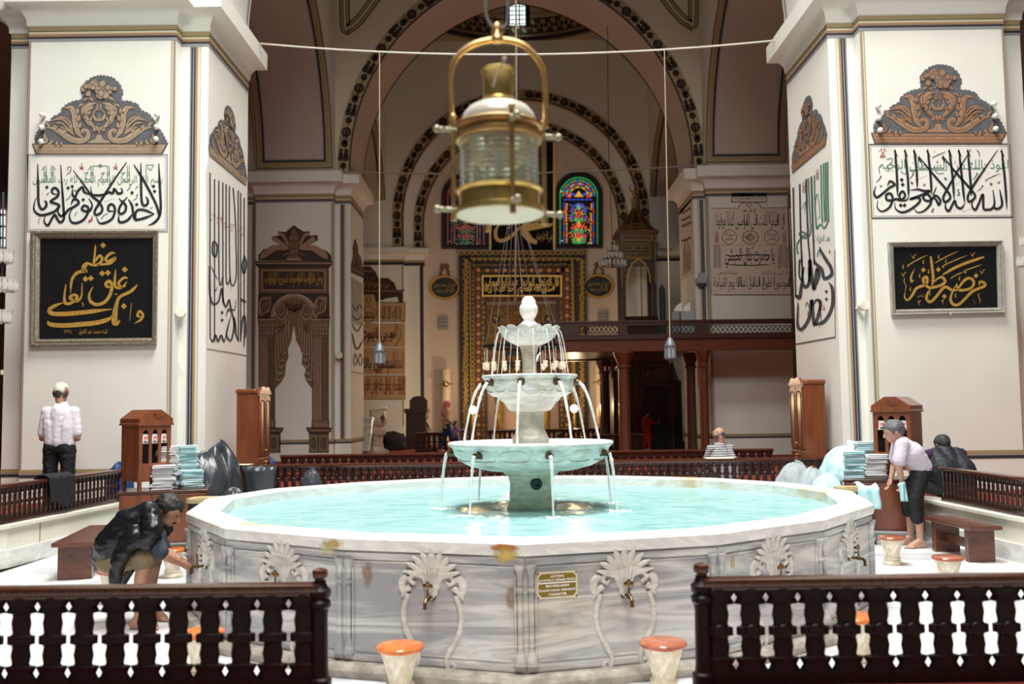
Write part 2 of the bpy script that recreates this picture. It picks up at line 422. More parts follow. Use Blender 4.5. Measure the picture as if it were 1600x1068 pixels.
def pier(poly, name, zb, m=PLASTER):
    b = MB(); b.prism(poly, 0.0, CB + 0.02)
    p = struct(b.build(name, m, smooth=None))
    c = MB(); rows = [(0.004, CB - 0.01), (0.03, CB), (0.03, CB + 0.03)]
    for i in range(9):
        t = i / 8 * pi / 2
        rows.append((0.03 + 0.22 * (1 - cos(t)), CB + 0.03 + 0.25 * sin(t)))
    rows += [(0.27, CB + 0.28), (0.27, CB + 0.30), (0.275, CT - 0.01), (0.25, CT), (0.0, CT + 0.01)]
    c.grid([[(v.x, v.y, z) for v in offs(poly, d)] for d, z in rows], close=True)
    c.build('cornice', m, p, smooth=50)
    s = MB(); mats = [OLIVE, NAVY, CREAMP, BROWNP, GREYB]
    for z0, z1, mi in ((-0.075, 0.0, 0), (-0.088, -0.075, 1), (-0.125, -0.088, 2), (-0.165, -0.125, 3), (-0.2, -0.165, 1), (-0.24, -0.2, 4)): ring(s, poly, 0.006, CB + z0, CB + z1, mi)
    for z0, z1, mi in ((0.0, 0.045, 0), (-0.015, 0.0, 3), (-0.075, -0.03, 1), (-0.03, -0.015, 4)): ring(s, poly, 0.006, zb + z0, zb + z1, mi)
    s.build('painted_band', mats, p, smooth=None)
    return p
PY1 = 14.2
xl = W(38, 400, Y=PY1).x; xr = W(271, 400, Y=PY1).x
lr = W(323, 400, Y=PY1 + .27).x
PL = cross_plan(xl, xr, xl - (lr - xr), lr, PY1, 16.95)
xl2 = W(1357, 400, Y=PY1).x; xr2 = W(1586, 400, Y=PY1).x
ll2 = W(1306, 400, Y=PY1 + .27).x
PRP = cross_plan(xl2, xr2, ll2, xr2 + (xl2 - ll2), PY1, 16.95)
ZB1 = W(150, 737, Y=PY1).z
pier_l = pier(PL, 'wall_pier_left', ZB1, PLASTER); pier_r = pier(PRP, 'wall_pier_right', ZB1 + 0.1, PLASTER)
PY2 = 25.6
xl3 = W(398, 400, Y=PY2).x; xr3 = W(521, 400, Y=PY2).x; lr3 = W(548, 400, Y=PY2 + .27).x
PL2 = cross_plan(xl3, xr3, xl3 - (lr3 - xr3), lr3, PY2, 28.35)
xl4 = W(1106, 400, Y=PY2).x; ll4 = W(1085, 400, Y=PY2 + .27).x
PR2 = cross_plan(xl4, xl4 + 2.25, ll4, xl4 + 2.25 + (xl4 - ll4), PY2, 28.35)
ZB2 = W(1150, 680, Y=PY2).z
pier_l2 = pier(PL2, 'wall_pier_left_far', ZB2); pier_r2 = pier(PR2, 'wall_pier_right_far', ZB2)

# painted vertical borders on the piers' ledges and edges
def vband(par, X0, Y, z0, z1, seq, sgn=1):
    """stripes side by side on a frontal face, from X0 on in direction sgn"""
    by = {}
    x = X0
    for wdt, m in seq:
        if m is not None: by.setdefault(m.name, (m, MB()))[1].add([(x, Y - 0.006, z0), (x + sgn * wdt, Y - 0.006, z0), (x + sgn * wdt, Y - 0.006, z1), (x, Y - 0.006, z1)], [(0, 1, 2, 3)])
        x += sgn * wdt
    ms = [a for a, b in by.values()]; mb = MB()
    for i, (a, b) in enumerate(by.values()): mb.add(b.v, b.f, i)
    mb.build('painted_border', ms, par, smooth=None)
for par, poly, sg, zb in ((pier_l, PL, 1, ZB1), (pier_r, PRP, -1, ZB1 + .1), (pier_l2, PL2, 1, ZB2), (pier_r2, PR2, -1, ZB2)):
    xe = poly[1][0] if sg > 0 else poly[0][0]; le = poly[3][0] if sg > 0 else poly[10][0]
    Yf = poly[0][1]; Yl = Yf + .27
    vband(par, xe - sg * 0.07, Yf, zb + .05, CB - .25, [(0.012, OLIVE), (0.02, CREAMP), (0.018, BROWNP), (0.02, GREYB)], sg)
    vband(par, le - sg * 0.29, Yl, zb + .05, CB - .25, [(0.02, GREYB), (0.03, NAVY), (0.012, GREYB), (0.028, NAVY), (0.035, BROWNP), (0.025, CREAMP), (0.012, None), (0.008, GREYB)], sg)
    xo = poly[0][0] if sg > 0 else poly[1][0]; lo = poly[10][0] if sg > 0 else poly[3][0]
    vband(par, xo - sg * 0.005, Yl, zb + .05, CB - .25, [(0.03, NAVY), (0.05, BROWNP), (0.04, OLIVE), (0.02, NAVY)], -sg)
    vband(par, xo, Yf, zb + .05, CB - .25, [(0.012, GREYB), (0.02, BROWNP)], sg)

# ------------------------------------------------------------------ arches
def pointed(r, c, zc, t, v=0.0):
    """point at t (0..pi, left to right) of an arch of two arcs whose centres lie c beyond the axis; v: offset outwards"""
    R = r + c; am = math.acos(c / R); a = (t if t <= pi / 2 else pi - t) / (pi / 2) * am
    x = min(0.0, c - (R + v) * cos(a)); return (x if t <= pi / 2 else -x, zc + (R + v) * sin(a))
def arch_wall(name, fn, r, zc, zs, hw, ztop, t0, t1, m, soffit=None, n=48, par=None, c=0.0):
    """wall slab t0..t1 with an arched opening; fn(a, z, t) puts across/height/thickness into the place"""
    P = [(-r, zs)] + [pointed(r, c, zc, pi * i / n) for i in range(n + 1)] + [(r, zs)]
    mb = MB()
    for t in (t0, t1):
        vs = []; fs = []
        for a, z in P: vs += [fn(a, z, t), fn(a, ztop, t)]
        fs = [(2 * i, 2 * i + 2, 2 * i + 3, 2 * i + 1) for i in range(1, len(P) - 2)]
        mb.add(vs, fs)
        for sg in (-1, 1): mb.add([fn(sg * r, zs, t), fn(sg * hw, zs, t), fn(sg * hw, ztop, t), fn(sg * r, ztop, t)], [(0, 1, 2, 3)])
    mb.grid([[fn(a, z, t0) for a, z in P], [fn(a, z, t1) for a, z in P]], mi=1 if soffit else 0)
    o = mb.build(name, [m, soffit] if soffit else m, par, smooth=30)
    return struct(o)
def floral_band(par, fn, r, zc, zs, width, period=1.25, t=-0.02, n=64, edge=True, c=0.0):
    """painted band with leaf garlands round an arch; fn(a,z,t) as above"""
    L = 2 * (r + c) * math.acos(c / (r + c)); S = zc - zs
    def pos(s, v, h):
        rr = r + v
        if s < 0: return fn(-rr, zc + s, t - h)
        if s > L: return fn(rr, zc - (s - L), t - h)
        return fn(*pointed(r, c, zc, pi * s / L, v), t - h)
    A = Paint(pos); B = Paint(pos); C = Paint(pos); A.h = 0.004; B.h = 0.010; C.h = 0.008
    N = n
    ss = [-S + (L + 2 * S) * i / N for i in range(N + 1)]
    for a, b in zip(ss, ss[1:]):
        A._q([(a, 0), (b, 0), (b, width), (a, width)], [(0, 1, 2, 3)])
        if edge: C._q([(a, -0.01), (b, -0.01), (b, 0.05), (a, 0.05)], [(0, 1, 2, 3)])
    m = width * 0.55; u = width
    def garland(s0, d):
        B.disk(s0 + d * 0.12 * period, m, u * 0.26, 8)
        for k in range(3):
            q = s0 + d * (0.28 + 0.085 * k) * period
            for sg in (-1, 1): B.disk(q, m + sg * u * 0.2, u * (0.23 - 0.03 * k), 7)
        q = s0 + d * 0.6 * period
        for a in (-0.9, -0.45, 0, 0.45, 0.9): B.stroke([(q, m), (q + d * u * 0.7 * cos(a), m + u * 0.55 * sin(a))], u * 0.22, taper=True)
        B.disk(q, m, u * 0.28, 8)
        q = s0 + d * 0.86 * period
        B.ring(q, m, u * 0.16, u * 0.38, 9); B.disk(q, m, u * 0.14, 6)
        B.stroke([(s0, m), (s0 + d * period, m)], u * 0.06, taper=False)
    k = 0; s = -S + 0.1
    while s + period < L / 2: garland(s, 1); garland(L - s, -1); s += period
    A.build('painted_band', BAND, par); B.build('painted_garland', FLORAL, par); C.build('painted_edge', mat('paint_edge', (0.09, 0.05, 0.03), 0.7), par)
# great arch towards the mihrab bay
AX2 = (lr3 + ll4) / 2; R2 = (ll4 - lr3) / 2
def fx2(a, z, t): return Vector((AX2 + a, t, z))
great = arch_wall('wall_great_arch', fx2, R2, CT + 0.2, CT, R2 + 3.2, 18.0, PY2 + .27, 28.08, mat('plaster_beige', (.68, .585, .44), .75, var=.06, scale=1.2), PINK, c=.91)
floral_band(great, lambda a, z, t: Vector((AX2 + a, PY2 + .27 + t, z)), R2, CT + 0.2, CT, 0.37, c=.91)
def edge_pt(u, v, h): x, z = pointed(R2, .91, CT + .2, u, -h); return Vector((AX2 + x, v, z))
e = Paint(edge_pt)
for i in range(60): e._q([(pi * i / 60, 27.98), (pi * (i + 1) / 60, 27.98), (pi * (i + 1) / 60, 28.08), (pi * i / 60, 28.08)], [(0, 1, 2, 3)])
e.build('painted_edge', FLORAL, great)
# spandrel frames beside the arch crown
def spandrel(sg):
    P = Paint(lambda u, v, h: Vector((AX2 + sg * u, PY2 + .27 - h, v)))
    x0 = R2 + 0.26
    def line(d, w_, m_, hh):
        q = Paint(P.fn); q.h = hh
        pts = [(x0 - d, 16.5), (x0 - d, 12.55 + d * 2.6), (x0 - 0.12 - d * 1.2, 12.25 + d * 2.6), (x0 - 0.45 - d, 12.55 + d * 2.2), (x0 - 1.0 - d, 13.35 + d * 1.5), (x0 - 1.8, 14.2 + d), (x0 - 3.2, 15.2 + d)]
        q.stroke(pts, w_, 8, taper=False); q.build('painted_frame', m_, great)
    line(0.10, 0.30, NAVY, .003); line(0.10, 0.24, OLIVE, .006); line(0.10, 0.10, NAVY, .009); line(0.10, 0.06, CREAMP, .012)
spandrel(1); spandrel(-1)
# nave arch over the near piers, mostly above the picture
AX1 = (lr + ll2) / 2; R1 = (ll2 - lr) / 2
near = arch_wall('wall_near_arch', lambda a, z, t: Vector((AX1 + a, t, z)), R1, CT + 0.2, CT, R1 + 3.2, 15.5, PY1 + .27, 16.68, PLASTER, PLASTER)
for sg, xx in ((1, lr), (-1, ll2)):
    q = Paint(lambda u, v, h, sg=sg: Vector((AX1 - sg * (R1 - h) * cos(v), u, CT + .2 + (R1 - h) * sin(v)))); q2 = Paint(q.fn); q.h = 0.006; q2.h = 0.01
    for i in range(20):
        a0, a1 = -0.04 + i * 0.05, -0.04 + (i + 1) * 0.05
        for y0, y1 in ((PY1 + .36, PY1 + .45), (16.5, 16.59)): q._q([(y0, a0), (y1, a0), (y1, a1), (y0, a1)], [(0, 1, 2, 3)])
        q2._q([(PY1 + .40, a0), (PY1 + .46, a0), (PY1 + .46, a1), (PY1 + .40, a1)], [(0, 1, 2, 3)])
    q.build('painted_frame', GREYB, near); q2.build('painted_frame', NAVY, near)
# side arches that run from pier to pier away from the camera, with framed soffits
def side_arch(name, xi, xo, y0, y1, rows):
    r = (y1 - y0) / 2; yc = (y0 + y1) / 2; zc = CT + 0.1
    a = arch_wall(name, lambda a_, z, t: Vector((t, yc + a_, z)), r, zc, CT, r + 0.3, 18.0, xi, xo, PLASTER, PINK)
    sg = 1 if xo > xi else -1; wd = abs(xo - xi)
    def fn(u, s, h): return Vector((xi + sg * u, yc + (r - h) * cos(s), zc + (r - h) * sin(s)))
    ms = []
    for d0, d1, m_, hh in rows:
        q = Paint(fn); q.h = hh
        N = 40; sm = pi * 0.97; s0 = d0 / r
        for u0, u1 in ((d0, d1), (wd - d1, wd - d0)):
            for i in range(N):
                a0 = s0 + (sm - s0) * i / N; a1 = s0 + (sm - s0) * (i + 1) / N
                q._q([(u0, a0), (u1, a0), (u1, a1), (u0, a1)], [(0, 1, 2, 3)])
        q._q([(d0, d0 / r), (wd - d0, d0 / r), (wd - d0, d1 / r), (d0, d1 / r)], [(0, 1, 2, 3)])
        q.build('painted_frame', m_, a)
    return a
ROWS = ((0.02, 0.20, OLIVE, 0.006), (0.03, 0.05, NAVY, 0.010), (0.13, 0.17, BROWNP, 0.010), (0.20, 0.26, NAVY, 0.012), (0.275, 0.29, GREYB, 0.010))
side_arch('wall_side_arch_left', xr3, xl3, 16.95, PY2, ROWS); side_arch('wall_side_arch_right', xl4, xl4 + 2.25, 16.95, PY2, ROWS)
MY = 36.9
side_arch('wall_side_arch_left_far', xr3 + .02, xl3 + .02, 28.35, MY - 0.3, ROWS); side_arch('wall_side_arch_right_far', xl4 + .05, xl4 + 2.3, 28.35, MY - 0.3, ROWS)

# ------------------------------------------------------------------ mihrab wall with stepped blind arches and the dome ring over it
AXM = W(816, 500, Y=MY).x
mw = MB(); mw.box((-16, MY, 0), (18, MY + 0.6, W(800, 66, Y=MY - .4).z))
wall_m = struct(mw.build('wall_mihrab', mat('plaster_mihrab', (0.70, 0.58, 0.48), 0.8, var=0.06, scale=0.8), smooth=None))
def fm(d): return lambda a, z, t: Vector((AXM + a, MY - d + t, z))
RA, RB = W(630, 385, Y=MY - .6).x - AXM, W(662, 385, Y=MY - .3).x - AXM
RA, RB = abs(RA), abs(RB)
zsA = W(620, 387, Y=MY - .6).z
DZ = W(800, 66, Y=MY - .4).z
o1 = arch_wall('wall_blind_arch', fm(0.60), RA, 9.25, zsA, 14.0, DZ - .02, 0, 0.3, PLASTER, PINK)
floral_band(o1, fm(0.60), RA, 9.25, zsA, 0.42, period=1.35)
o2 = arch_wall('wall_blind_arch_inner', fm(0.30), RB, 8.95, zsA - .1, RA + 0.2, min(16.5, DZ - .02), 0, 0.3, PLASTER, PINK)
floral_band(o2, fm(0.30), RB, 8.95, zsA - .1, 0.40, period=1.35)
# stepped wall pilaster left of the mihrab with its cornice
def pilaster(sg):
    xs = [AXM - sg * (RA + 2.3), AXM - sg * RA, AXM - sg * RB]
    fa, fb = MY - 0.6, MY - 0.3
    first = None
    for nm, x0, x1, y in (('wall_pilaster', xs[0], xs[1], fa), ('wall_pilaster_inner', xs[1], xs[2], fb)):
        b = MB(); b.box((min(x0, x1), y, 0), (max(x0, x1), MY, zsA - 0.4)); o = struct(b.build(nm, PLASTER, smooth=None)); first = first or o
        c = MB(); x0_, x1_ = min(x0, x1), max(x0, x1)
        pl = [(x0_, y), (x1_, y), (x1_, MY), (x0_, MY)]
        rows = [(0.0, zsA - 0.46), (0.03, zsA - 0.44)] + [(0.03 + 0.2 * (1 - cos(i / 6 * pi / 2)), zsA - 0.44 + 0.24 * sin(i / 6 * pi / 2)) for i in range(7)] + [(0.25, zsA - 0.02), (0.23, zsA), (0.0, zsA + .01)]
        c.grid([[(v.x, v.y, z) for v in offs(pl, d)] for d, z in rows], close=True); c.build('cornice', PLASTER, o, smooth=50)
        s = MB(); ring(s, pl, 0.006, zsA - .54, zsA - .46, 0); ring(s, pl, 0.006, zsA - .66, zsA - .54, 1); s.build('painted_band', [OLIVE, NAVY], o, smooth=None)
        q = Paint(lambda u, v, h, y=y: Vector((u, y - h, v))); q.rect(x1 - sg * .16 if nm.endswith('inner') else x1 - sg * .05, 1.2, x1 - sg * .02, zsA - .55); q.h = .006; q.build('painted_border', NAVY, o)
    return first
pil_l = pilaster(1); pilaster(-1)
zb3 = W(610, 678, Y=MY - .6).z
q = Paint(lambda u, v, h: Vector((u, MY - .6 - h, v))); q.h = 0.01; q.rect(AXM - RA - 2.3, zb3 - .1, AXM - RA, zb3 + .02); q.build('painted_band', NAVY, pil_l)
# dome: ring of garlands, plain drum with windows
DR = 4.65; DY = MY - 0.35 - DR
d = MB(); d.grid([[(AXM + r * cos(2 * pi * i / 64), DY + r * sin(2 * pi * i / 64), z) for i in range(64)] for r, z in ((DR + .6, DZ - .02), (DR - .05, DZ - .02), (DR, DZ + .25), (DR + .06, DZ + .3), (DR + .06, DZ + 1.0), (DR - .1, DZ + 1.05), (DR - .1, DZ + 1.2))], close=True)
dome = struct(d.build('ceiling_dome_ring', BAND, smooth=40))
d = MB(); d.grid([[(AXM + r * cos(2 * pi * i / 64), DY + r * sin(2 * pi * i / 64), z) for i in range(64)] for r, z in [(DR - .08, DZ + 1.2), (DR - .12, DZ + 2.6)] + [((DR - .12) * cos(t * pi / 16), DZ + 2.6 + 3.6 * sin(t * pi / 16)) for t in range(1, 8)] + [(0.05, DZ + 6.2)]], close=True)
d.build('dome_shell', mat('dome_plaster', (0.60, 0.52, 0.44), 0.8), dome, smooth=60)
q = Paint(lambda u, v, h: Vector((AXM + (DR + .05 - h) * cos(u), DY + (DR + .05 - h) * sin(u), v))); q.h = .012
for i in range(72):
    a = 2 * pi * i / 72; z = DZ + .66
    for k, (du, dv) in enumerate(((0, 0.17), (0, -0.17), (0.025, 0), (-0.025, 0), (.02, .2), (-.02, -.2))): q.disk(a + du, z + dv, 0.018, 7, 0.10)
    q.rect(a - .04, DZ + .36, a + .05, DZ + .41); q.rect(a - .04, DZ + .93, a + .05, DZ + .98)
q.build('painted_garland', FLORAL, dome)
q = Paint(lambda u, v, h: Vector((AXM + (DR - .02 - h) * cos(u), DY + (DR - .02 - h) * sin(u), v))); q.h = .05
for i in range(72): a = 2 * pi * i / 72; q.rect(a, DZ + .05, a + 2 * pi / 72, DZ + .2)
q.build('painted_edge', FLORAL, dome)
# small window in the drum
wx = W(808, 22, Y=MY - .5)
b = MB(); wz0, wz1 = W(808, 40, Y=MY - .45).z, W(808, 6, Y=MY - .45).z
b.box((wx.x - .33, MY - .6, wz0), (wx.x + .33, MY - .5, wz1))
win = struct(b.build('window_1', mat('daylight_pane', (0.8, 0.9, 0.9), 0.3, emit=(0.75, 0.95, 0.92), es=1.6), smooth=None))
b = MB()
for i in range(6): x = wx.x - .33 + .132 * i; b.box((x - .012, MY - .64, wz0), (x + .012, MY - .6, wz1))
for i in range(6): z = wz0 + (wz1 - wz0) * i / 5; b.box((wx.x - .33, MY - .64, z - .012), (wx.x + .33, MY - .6, z + .012))
b.box((wx.x - .5, MY - .7, wz0 - .1), (wx.x - .33, MY - .5, wz1 + .1)); b.box((wx.x + .33, MY - .7, wz0 - .1), (wx.x + .5, MY - .5, wz1 + .1))
b.build('window_bars', mat('window_lead', (0.03, 0.025, 0.02), 0.6), win, smooth=None)

# walls that close the side aisles
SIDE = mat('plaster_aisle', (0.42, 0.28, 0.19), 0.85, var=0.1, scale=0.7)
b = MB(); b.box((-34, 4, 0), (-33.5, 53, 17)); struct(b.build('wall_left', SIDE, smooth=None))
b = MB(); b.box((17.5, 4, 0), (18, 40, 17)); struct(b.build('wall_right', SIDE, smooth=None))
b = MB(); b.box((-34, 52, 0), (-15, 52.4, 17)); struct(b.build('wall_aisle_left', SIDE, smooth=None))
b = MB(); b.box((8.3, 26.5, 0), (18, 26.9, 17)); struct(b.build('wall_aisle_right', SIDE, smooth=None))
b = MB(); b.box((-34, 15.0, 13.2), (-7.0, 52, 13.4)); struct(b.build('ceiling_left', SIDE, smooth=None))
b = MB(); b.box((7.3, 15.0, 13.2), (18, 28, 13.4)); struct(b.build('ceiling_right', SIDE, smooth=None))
# ================================================================== the fountain
MARB = marble('marble_basin', (0.66, 0.66, 0.63), (0.325, 0.33, 0.34), 0.32, 1.0, stain=(0.74, 0.58, 0.36), stain_amt=0.4, stretch=(0.45, 0.45, 4.6), stain_scale=1.1)
MARB_RIM = marble('marble_rim', (0.86, 0.85, 0.81), (0.68, 0.68, 0.66), 0.35, 2.0, stain=(0.75, 0.50, 0.22), stain_amt=0.8, stain_scale=1.7)
MARB_REL = marble('marble_relief', (0.72, 0.70, 0.65), (0.55, 0.53, 0.48), 0.45, 3.0)
MARB_T = marble('marble_tier', (0.74, 0.74, 0.68), (0.50, 0.51, 0.44), 0.4, 3.0, stain=(0.50, 0.50, 0.28), stain_amt=0.7, stain_scale=4.0, stretch=(1.6, 1.6, 0.8))
MARB_B = marble('marble_bowl', (0.86, 0.835, 0.79), (0.62, 0.60, 0.57), 0.32, 2.6, stain=(0.62, 0.60, 0.38), stain_amt=0.7, stain_scale=4.5, stretch=(1, 1, 2.5))
STONE = mat('stone_kerb', (0.52, 0.48, 0.41), 0.8, var=0.5, scale=9, bump=0.5, bscale=30)
BRONZE = mat('bronze_old', (0.17, 0.115, 0.055), 0.35, metal=0.9, var=0.4, scale=30)
RUST = mat('rust_stain', (0.55, 0.16, 0.012), 0.6, var=0.5, scale=8, col2=(0.62, 0.36, 0.10))
YELLOW = mat('ochre_stain', (0.66, 0.58, 0.30), 0.6)
ZRIM, ZBASE, ZWAT = 0.903, 0.09, 0.80
VPX = [(295.8, 799), (327, 778), (427, 763), (549, 754), (684, 746), (822, 743.5), (965, 743), (1111, 746), (1234, 754), (1327.5, 766.6), (1360, 786), (1281.6, 809), (1118.4, 830), (820, 846), (538.5, 837.3), (356.2, 822)]
PV = [W(x, y, Z=ZRIM) for x, y in VPX]
for k, (dy) in {4: -0.06, 5: 0.12, 6: 0.05, 3: 0.06}.items(): PV[k].y += dy   # true the far side to a regular polygon
PC = Vector((0.13, 9.1, 0))
PV2 = [(p.x, p.y) for p in PV]           # runs clockwise seen from above
POLY = PV2[::-1]
BAS = thing('fountain_basin', 'large sixteen-sided pale marble ablution basin with carved palmettes and bronze taps', 'fountain basin', (PC.x, PC.y, 0))
def inset(d): return [(v.x, v.y) for v in offs(POLY, -d)]
def loft(rows, mats, name, par, smooth=None, bevel=0):
    m = MB(); m.grid([[(v.x, v.y, z) for v in offs(POLY, d)] for d, z in rows], close=True); return m.build(name, mats, par, smooth=smooth, bevel=bevel)
loft([(0.10, 0), (0.11, 0.05), (0.09, ZBASE), (-0.05, ZBASE)], STONE, 'stone_kerb', BAS, bevel=0.015)
loft([(-0.02, ZRIM - 0.09), (0.018, ZRIM - 0.088), (0.028, ZRIM - 0.06), (0.028, ZRIM - 0.015), (0.015, ZRIM), (-0.22, ZRIM), (-0.24, ZRIM - 0.012), (-0.24, ZRIM - 0.16), (-0.21, ZRIM - 0.17)], MARB_RIM, 'rim', BAS, smooth=20)
fl = MB(); fl.prism([(v.x, v.y) for v in offs(POLY, -0.1)], 0.1, 0.16); fl.build('basin_floor', MARB, BAS, smooth=None)
# carved palmette of a panel: flat frame (u across, v up), relief height h
def palmette(fn):
    m = MB()
    def leaf(pts, wd, h0, h1, k=5):
        P = spline(pts, k); n = len(P); rows = []
        for i, p in enumerate(P):
            t = (P[min(i + 1, n - 1)] - P[max(i - 1, 0)]).normalized(); f = i / (n - 1)
            ww = wd * (0.45 + 0.55 * sin(pi * min(1, 0.25 + f * 0.75))) * (1 if f < 0.85 else max(0.12, (1 - f) / 0.15)) / 2
            nx = Vector((-t.y, t.x)); h = h0 + (h1 - h0) * f
            rows.append([fn(p.x + nx.x * ww * a, p.y + nx.y * ww * a, hh) for a, hh in ((1, 0.0), (0.75, h * 0.8), (0.0, h), (-0.75, h * 0.8), (-1, 0.0))])
        m.grid(rows)
    for a, L, wd in ((90, .178, .060), (69, .172, .058), (111, .172, .058), (48, .17, .056), (132, .17, .056), (28, .172, .054), (152, .172, .054), (8, .175, .048), (172, .175, .048)):
        c, s = cos(radians(a)), sin(radians(a))
        leaf([(c * .03, .19 + s * .02), (c * .09, .20 + s * .09), (c * L, .205 + s * L)], wd, .014, .034)
    for a in (78, 55, 33, 102, 125, 147):
        c, s = cos(radians(a)), sin(radians(a)); leaf([(c * .08, .2 + s * .08), (c * .15, .205 + s * .15)], .028, .008, .014)
    for sg in (-1, 1):
        leaf([(sg * .03, .12), (sg * .05, .19), (sg * .10, .215), (sg * .135, .18), (sg * .11, .15), (sg * .09, .17)], .035, .02, .02)
        leaf([(sg * .15, .20), (sg * .185, .16), (sg * .18, .10), (sg * .155, .07)], .05, .024, .012)
        leaf([(sg * .13, .13), (sg * .165, .10), (sg * .19, .055)], .04, .018, .012)
        leaf([(sg * .145, .085), (sg * .175, -.02), (sg * .165, -.14), (sg * .115, -.25), (sg * .085, -.33), (sg * .10, -.385), (sg * .135, -.375), (sg * .13, -.345), (sg * .11, -.35)], .034, .022, .022, 8)
    m2 = MB()
    leaf([(0, .24), (0, .18), (0, .10), (0, .05)], .085, .02, .026)
    for x in (-.024, -.008, .008, .024): leaf([(x * 1.8, .25), (x, .17), (x * .6, .08)], .012, .03, .034)
    return m
def tap_at(fn, out, up, par):
    c = fn(0, 0.0, 0.0)
    t = MB(); t.cyl(c, c + out * 0.012, 0.028, n=14); t.cyl(c + out * 0.01, c + out * 0.085, 0.011, n=10)
    t.ball(c + out * 0.075, 0.019, 10, 7)
    t.tube([c + out * .07, c + out * .105 - up * .002, c + out * .122 - up * .018, c + out * .124 - up * .05], [.011, .012, .012, .010], 10); t.cyl(c + out * .124 - up * .045, c + out * .124 - up * .058, .014, n=10)
    o = t.build('tap', BRONZE, par)
    h = MB(); p = c + out * .075; h.cyl(p, p + up * .055, .008, .006, n=8)
    sd = up.cross(out)
    h.ball(p + up * .095, .010, 8, 6)
    for a in (90, 18, 162):
        q = p + up * .072 + (sd * cos(radians(a)) + up * sin(radians(a))) * .022; h.lathe([(.008, -.006), (.015, -.003), (.015, .003), (.008, .006)], 10, q, out)
    h.cbox(p + up * .066, (.008, .008, .03)); h.build('tap_handle', mat('bronze_polished', (0.20, 0.135, 0.055), 0.35, metal=.9), o)
NS = len(PV2)
for i in range(NS):
    a = Vector((*PV2[i], 0)); b = Vector((*PV2[(i + 1) % NS], 0))
    mid = (a + b) / 2; t = (b - a).normalized()
    n = Vector((t.y, -t.x, 0))
    if n.dot(mid - PC) < 0: n = -n
    L = (b - a).length; front = n.y < 0.25
    z0, z1 = ZBASE - 0.005, ZRIM - 0.09
    q = MB(); q.add([a + Vector((0, 0, z0)), b + Vector((0, 0, z0)), b + Vector((0, 0, z1)), a + Vector((0, 0, z1))], [(0, 1, 2, 3)])
    q.add([a - n * .2 + Vector((0, 0, z0)), b - n * .2 + Vector((0, 0, z0)), b - n * .2 + Vector((0, 0, z1)), a - n * .2 + Vector((0, 0, z1))], [(3, 2, 1, 0)])
    panel = q.build('wall_panel', MARB, BAS, smooth=None)
    if not front: continue
    up = Vector((0, 0, 1))
    r = t if t.x > 0 else -t
    fn = lambda u, v, h, mid=mid, r=r, n=n: mid + r * u + up * (0.50 + v) + n * (h + 0.0005)
    palmette(lambda u, v, h, fn=fn: fn(u * 1.14, v * 1.0 - .035, h)).build('palmette_relief', MARB_REL, panel, smooth=60)
    tap_at(lambda u, v, h, fn=fn: fn(u, v + 0.035, h), n, up, panel)
    # border mouldings of the panel and slim columns at its ends
    fr = MB(); hw = L / 2
    def bar(u0, v0, u1, v1, h):
        fr.add([fn(u0, v0, 0), fn(u1, v0, 0), fn(u1, v1, 0), fn(u0, v1, 0), fn(u0 + .006, v0 + .006, h), fn(u1 - .006, v0 + .006, h), fn(u1 - .006, v1 - .006, h), fn(u0 + .006, v1 - .006, h)], [(4, 5, 6, 7), (0, 1, 5, 4), (1, 2, 6, 5), (2, 3, 7, 6), (3, 0, 4, 7)])
    bar(-hw, .255, hw, .305, .012); bar(-hw, .235, hw, .25, .007); bar(-hw, -.41, hw, -.36, .012); bar(-hw + .09, -.35, hw - .09, -.335, .006)
    for sg in (-1, 1):
        x = sg * (hw - .035)
        for u, h in ((x, .02), (x - sg * .03, .012)):
            fr.tube([fn(u, -.33, h * .4), fn(u, .2, h * .4)], .018 if h > .015 else .010, 8)
        fr.tube([fn(x, .1, .012), fn(x, .12, .012)], .026, 8)
        fr.lathe([(.018, 0), (.022, .03), (.034, .075), (.038, .085), (.038, .1)], 10, fn(x, .16, .004), up); fr.lathe([(.045, 0), (.04, .02), (.025, .07), (.018, .1)], 10, fn(x, -.36, .004), up)
    fr.build('panel_moulding', MARB, panel, smooth=50)
# stains where water runs over the rim (rust and ochre patches)
def patch(px, py, w_, h_, m_, par, seed):
    rr = random.Random(seed)
    best = None
    d = ray(px, py)
    for i in range(NS):
        a = Vector((*PV2[i], 0)); b = Vector((*PV2[(i + 1) % NS], 0)); t = (b - a).normalized(); n = Vector((t.y, -t.x, 0)); mid = (a + b) / 2
        if n.dot(mid - PC) < 0: n = -n
        if n.y > 0: continue
        k = (a.x * n.x + a.y * n.y) / (d.x * n.x + d.y * n.y); p = d * k; p.z += CAMZ
        s = (p - a).dot(t)
        if 0 <= s <= (b - a).length: best = (p, t if t.x > 0 else -t, n)
    p, t, n = best
    hh = 0.030 if p.z > ZRIM - 0.09 else 0.003
    q = MB(); N = 22; ring_ = []
    for i in range(N):
        an = 2 * pi * i / N; k = 0.7 + 0.45 * rr.random()
        v = p + t * w_ / 2 * cos(an) * k + Vector((0, 0, h_ / 2 * sin(an) * k)); v.z = min(v.z, ZRIM - .003) if hh > .01 else min(v.z, ZRIM - .095)
        ring_.append(v + n * hh)
    q.add(ring_, [tuple(range(N))]); q.build('rust_stain', m_, par, smooth=None)
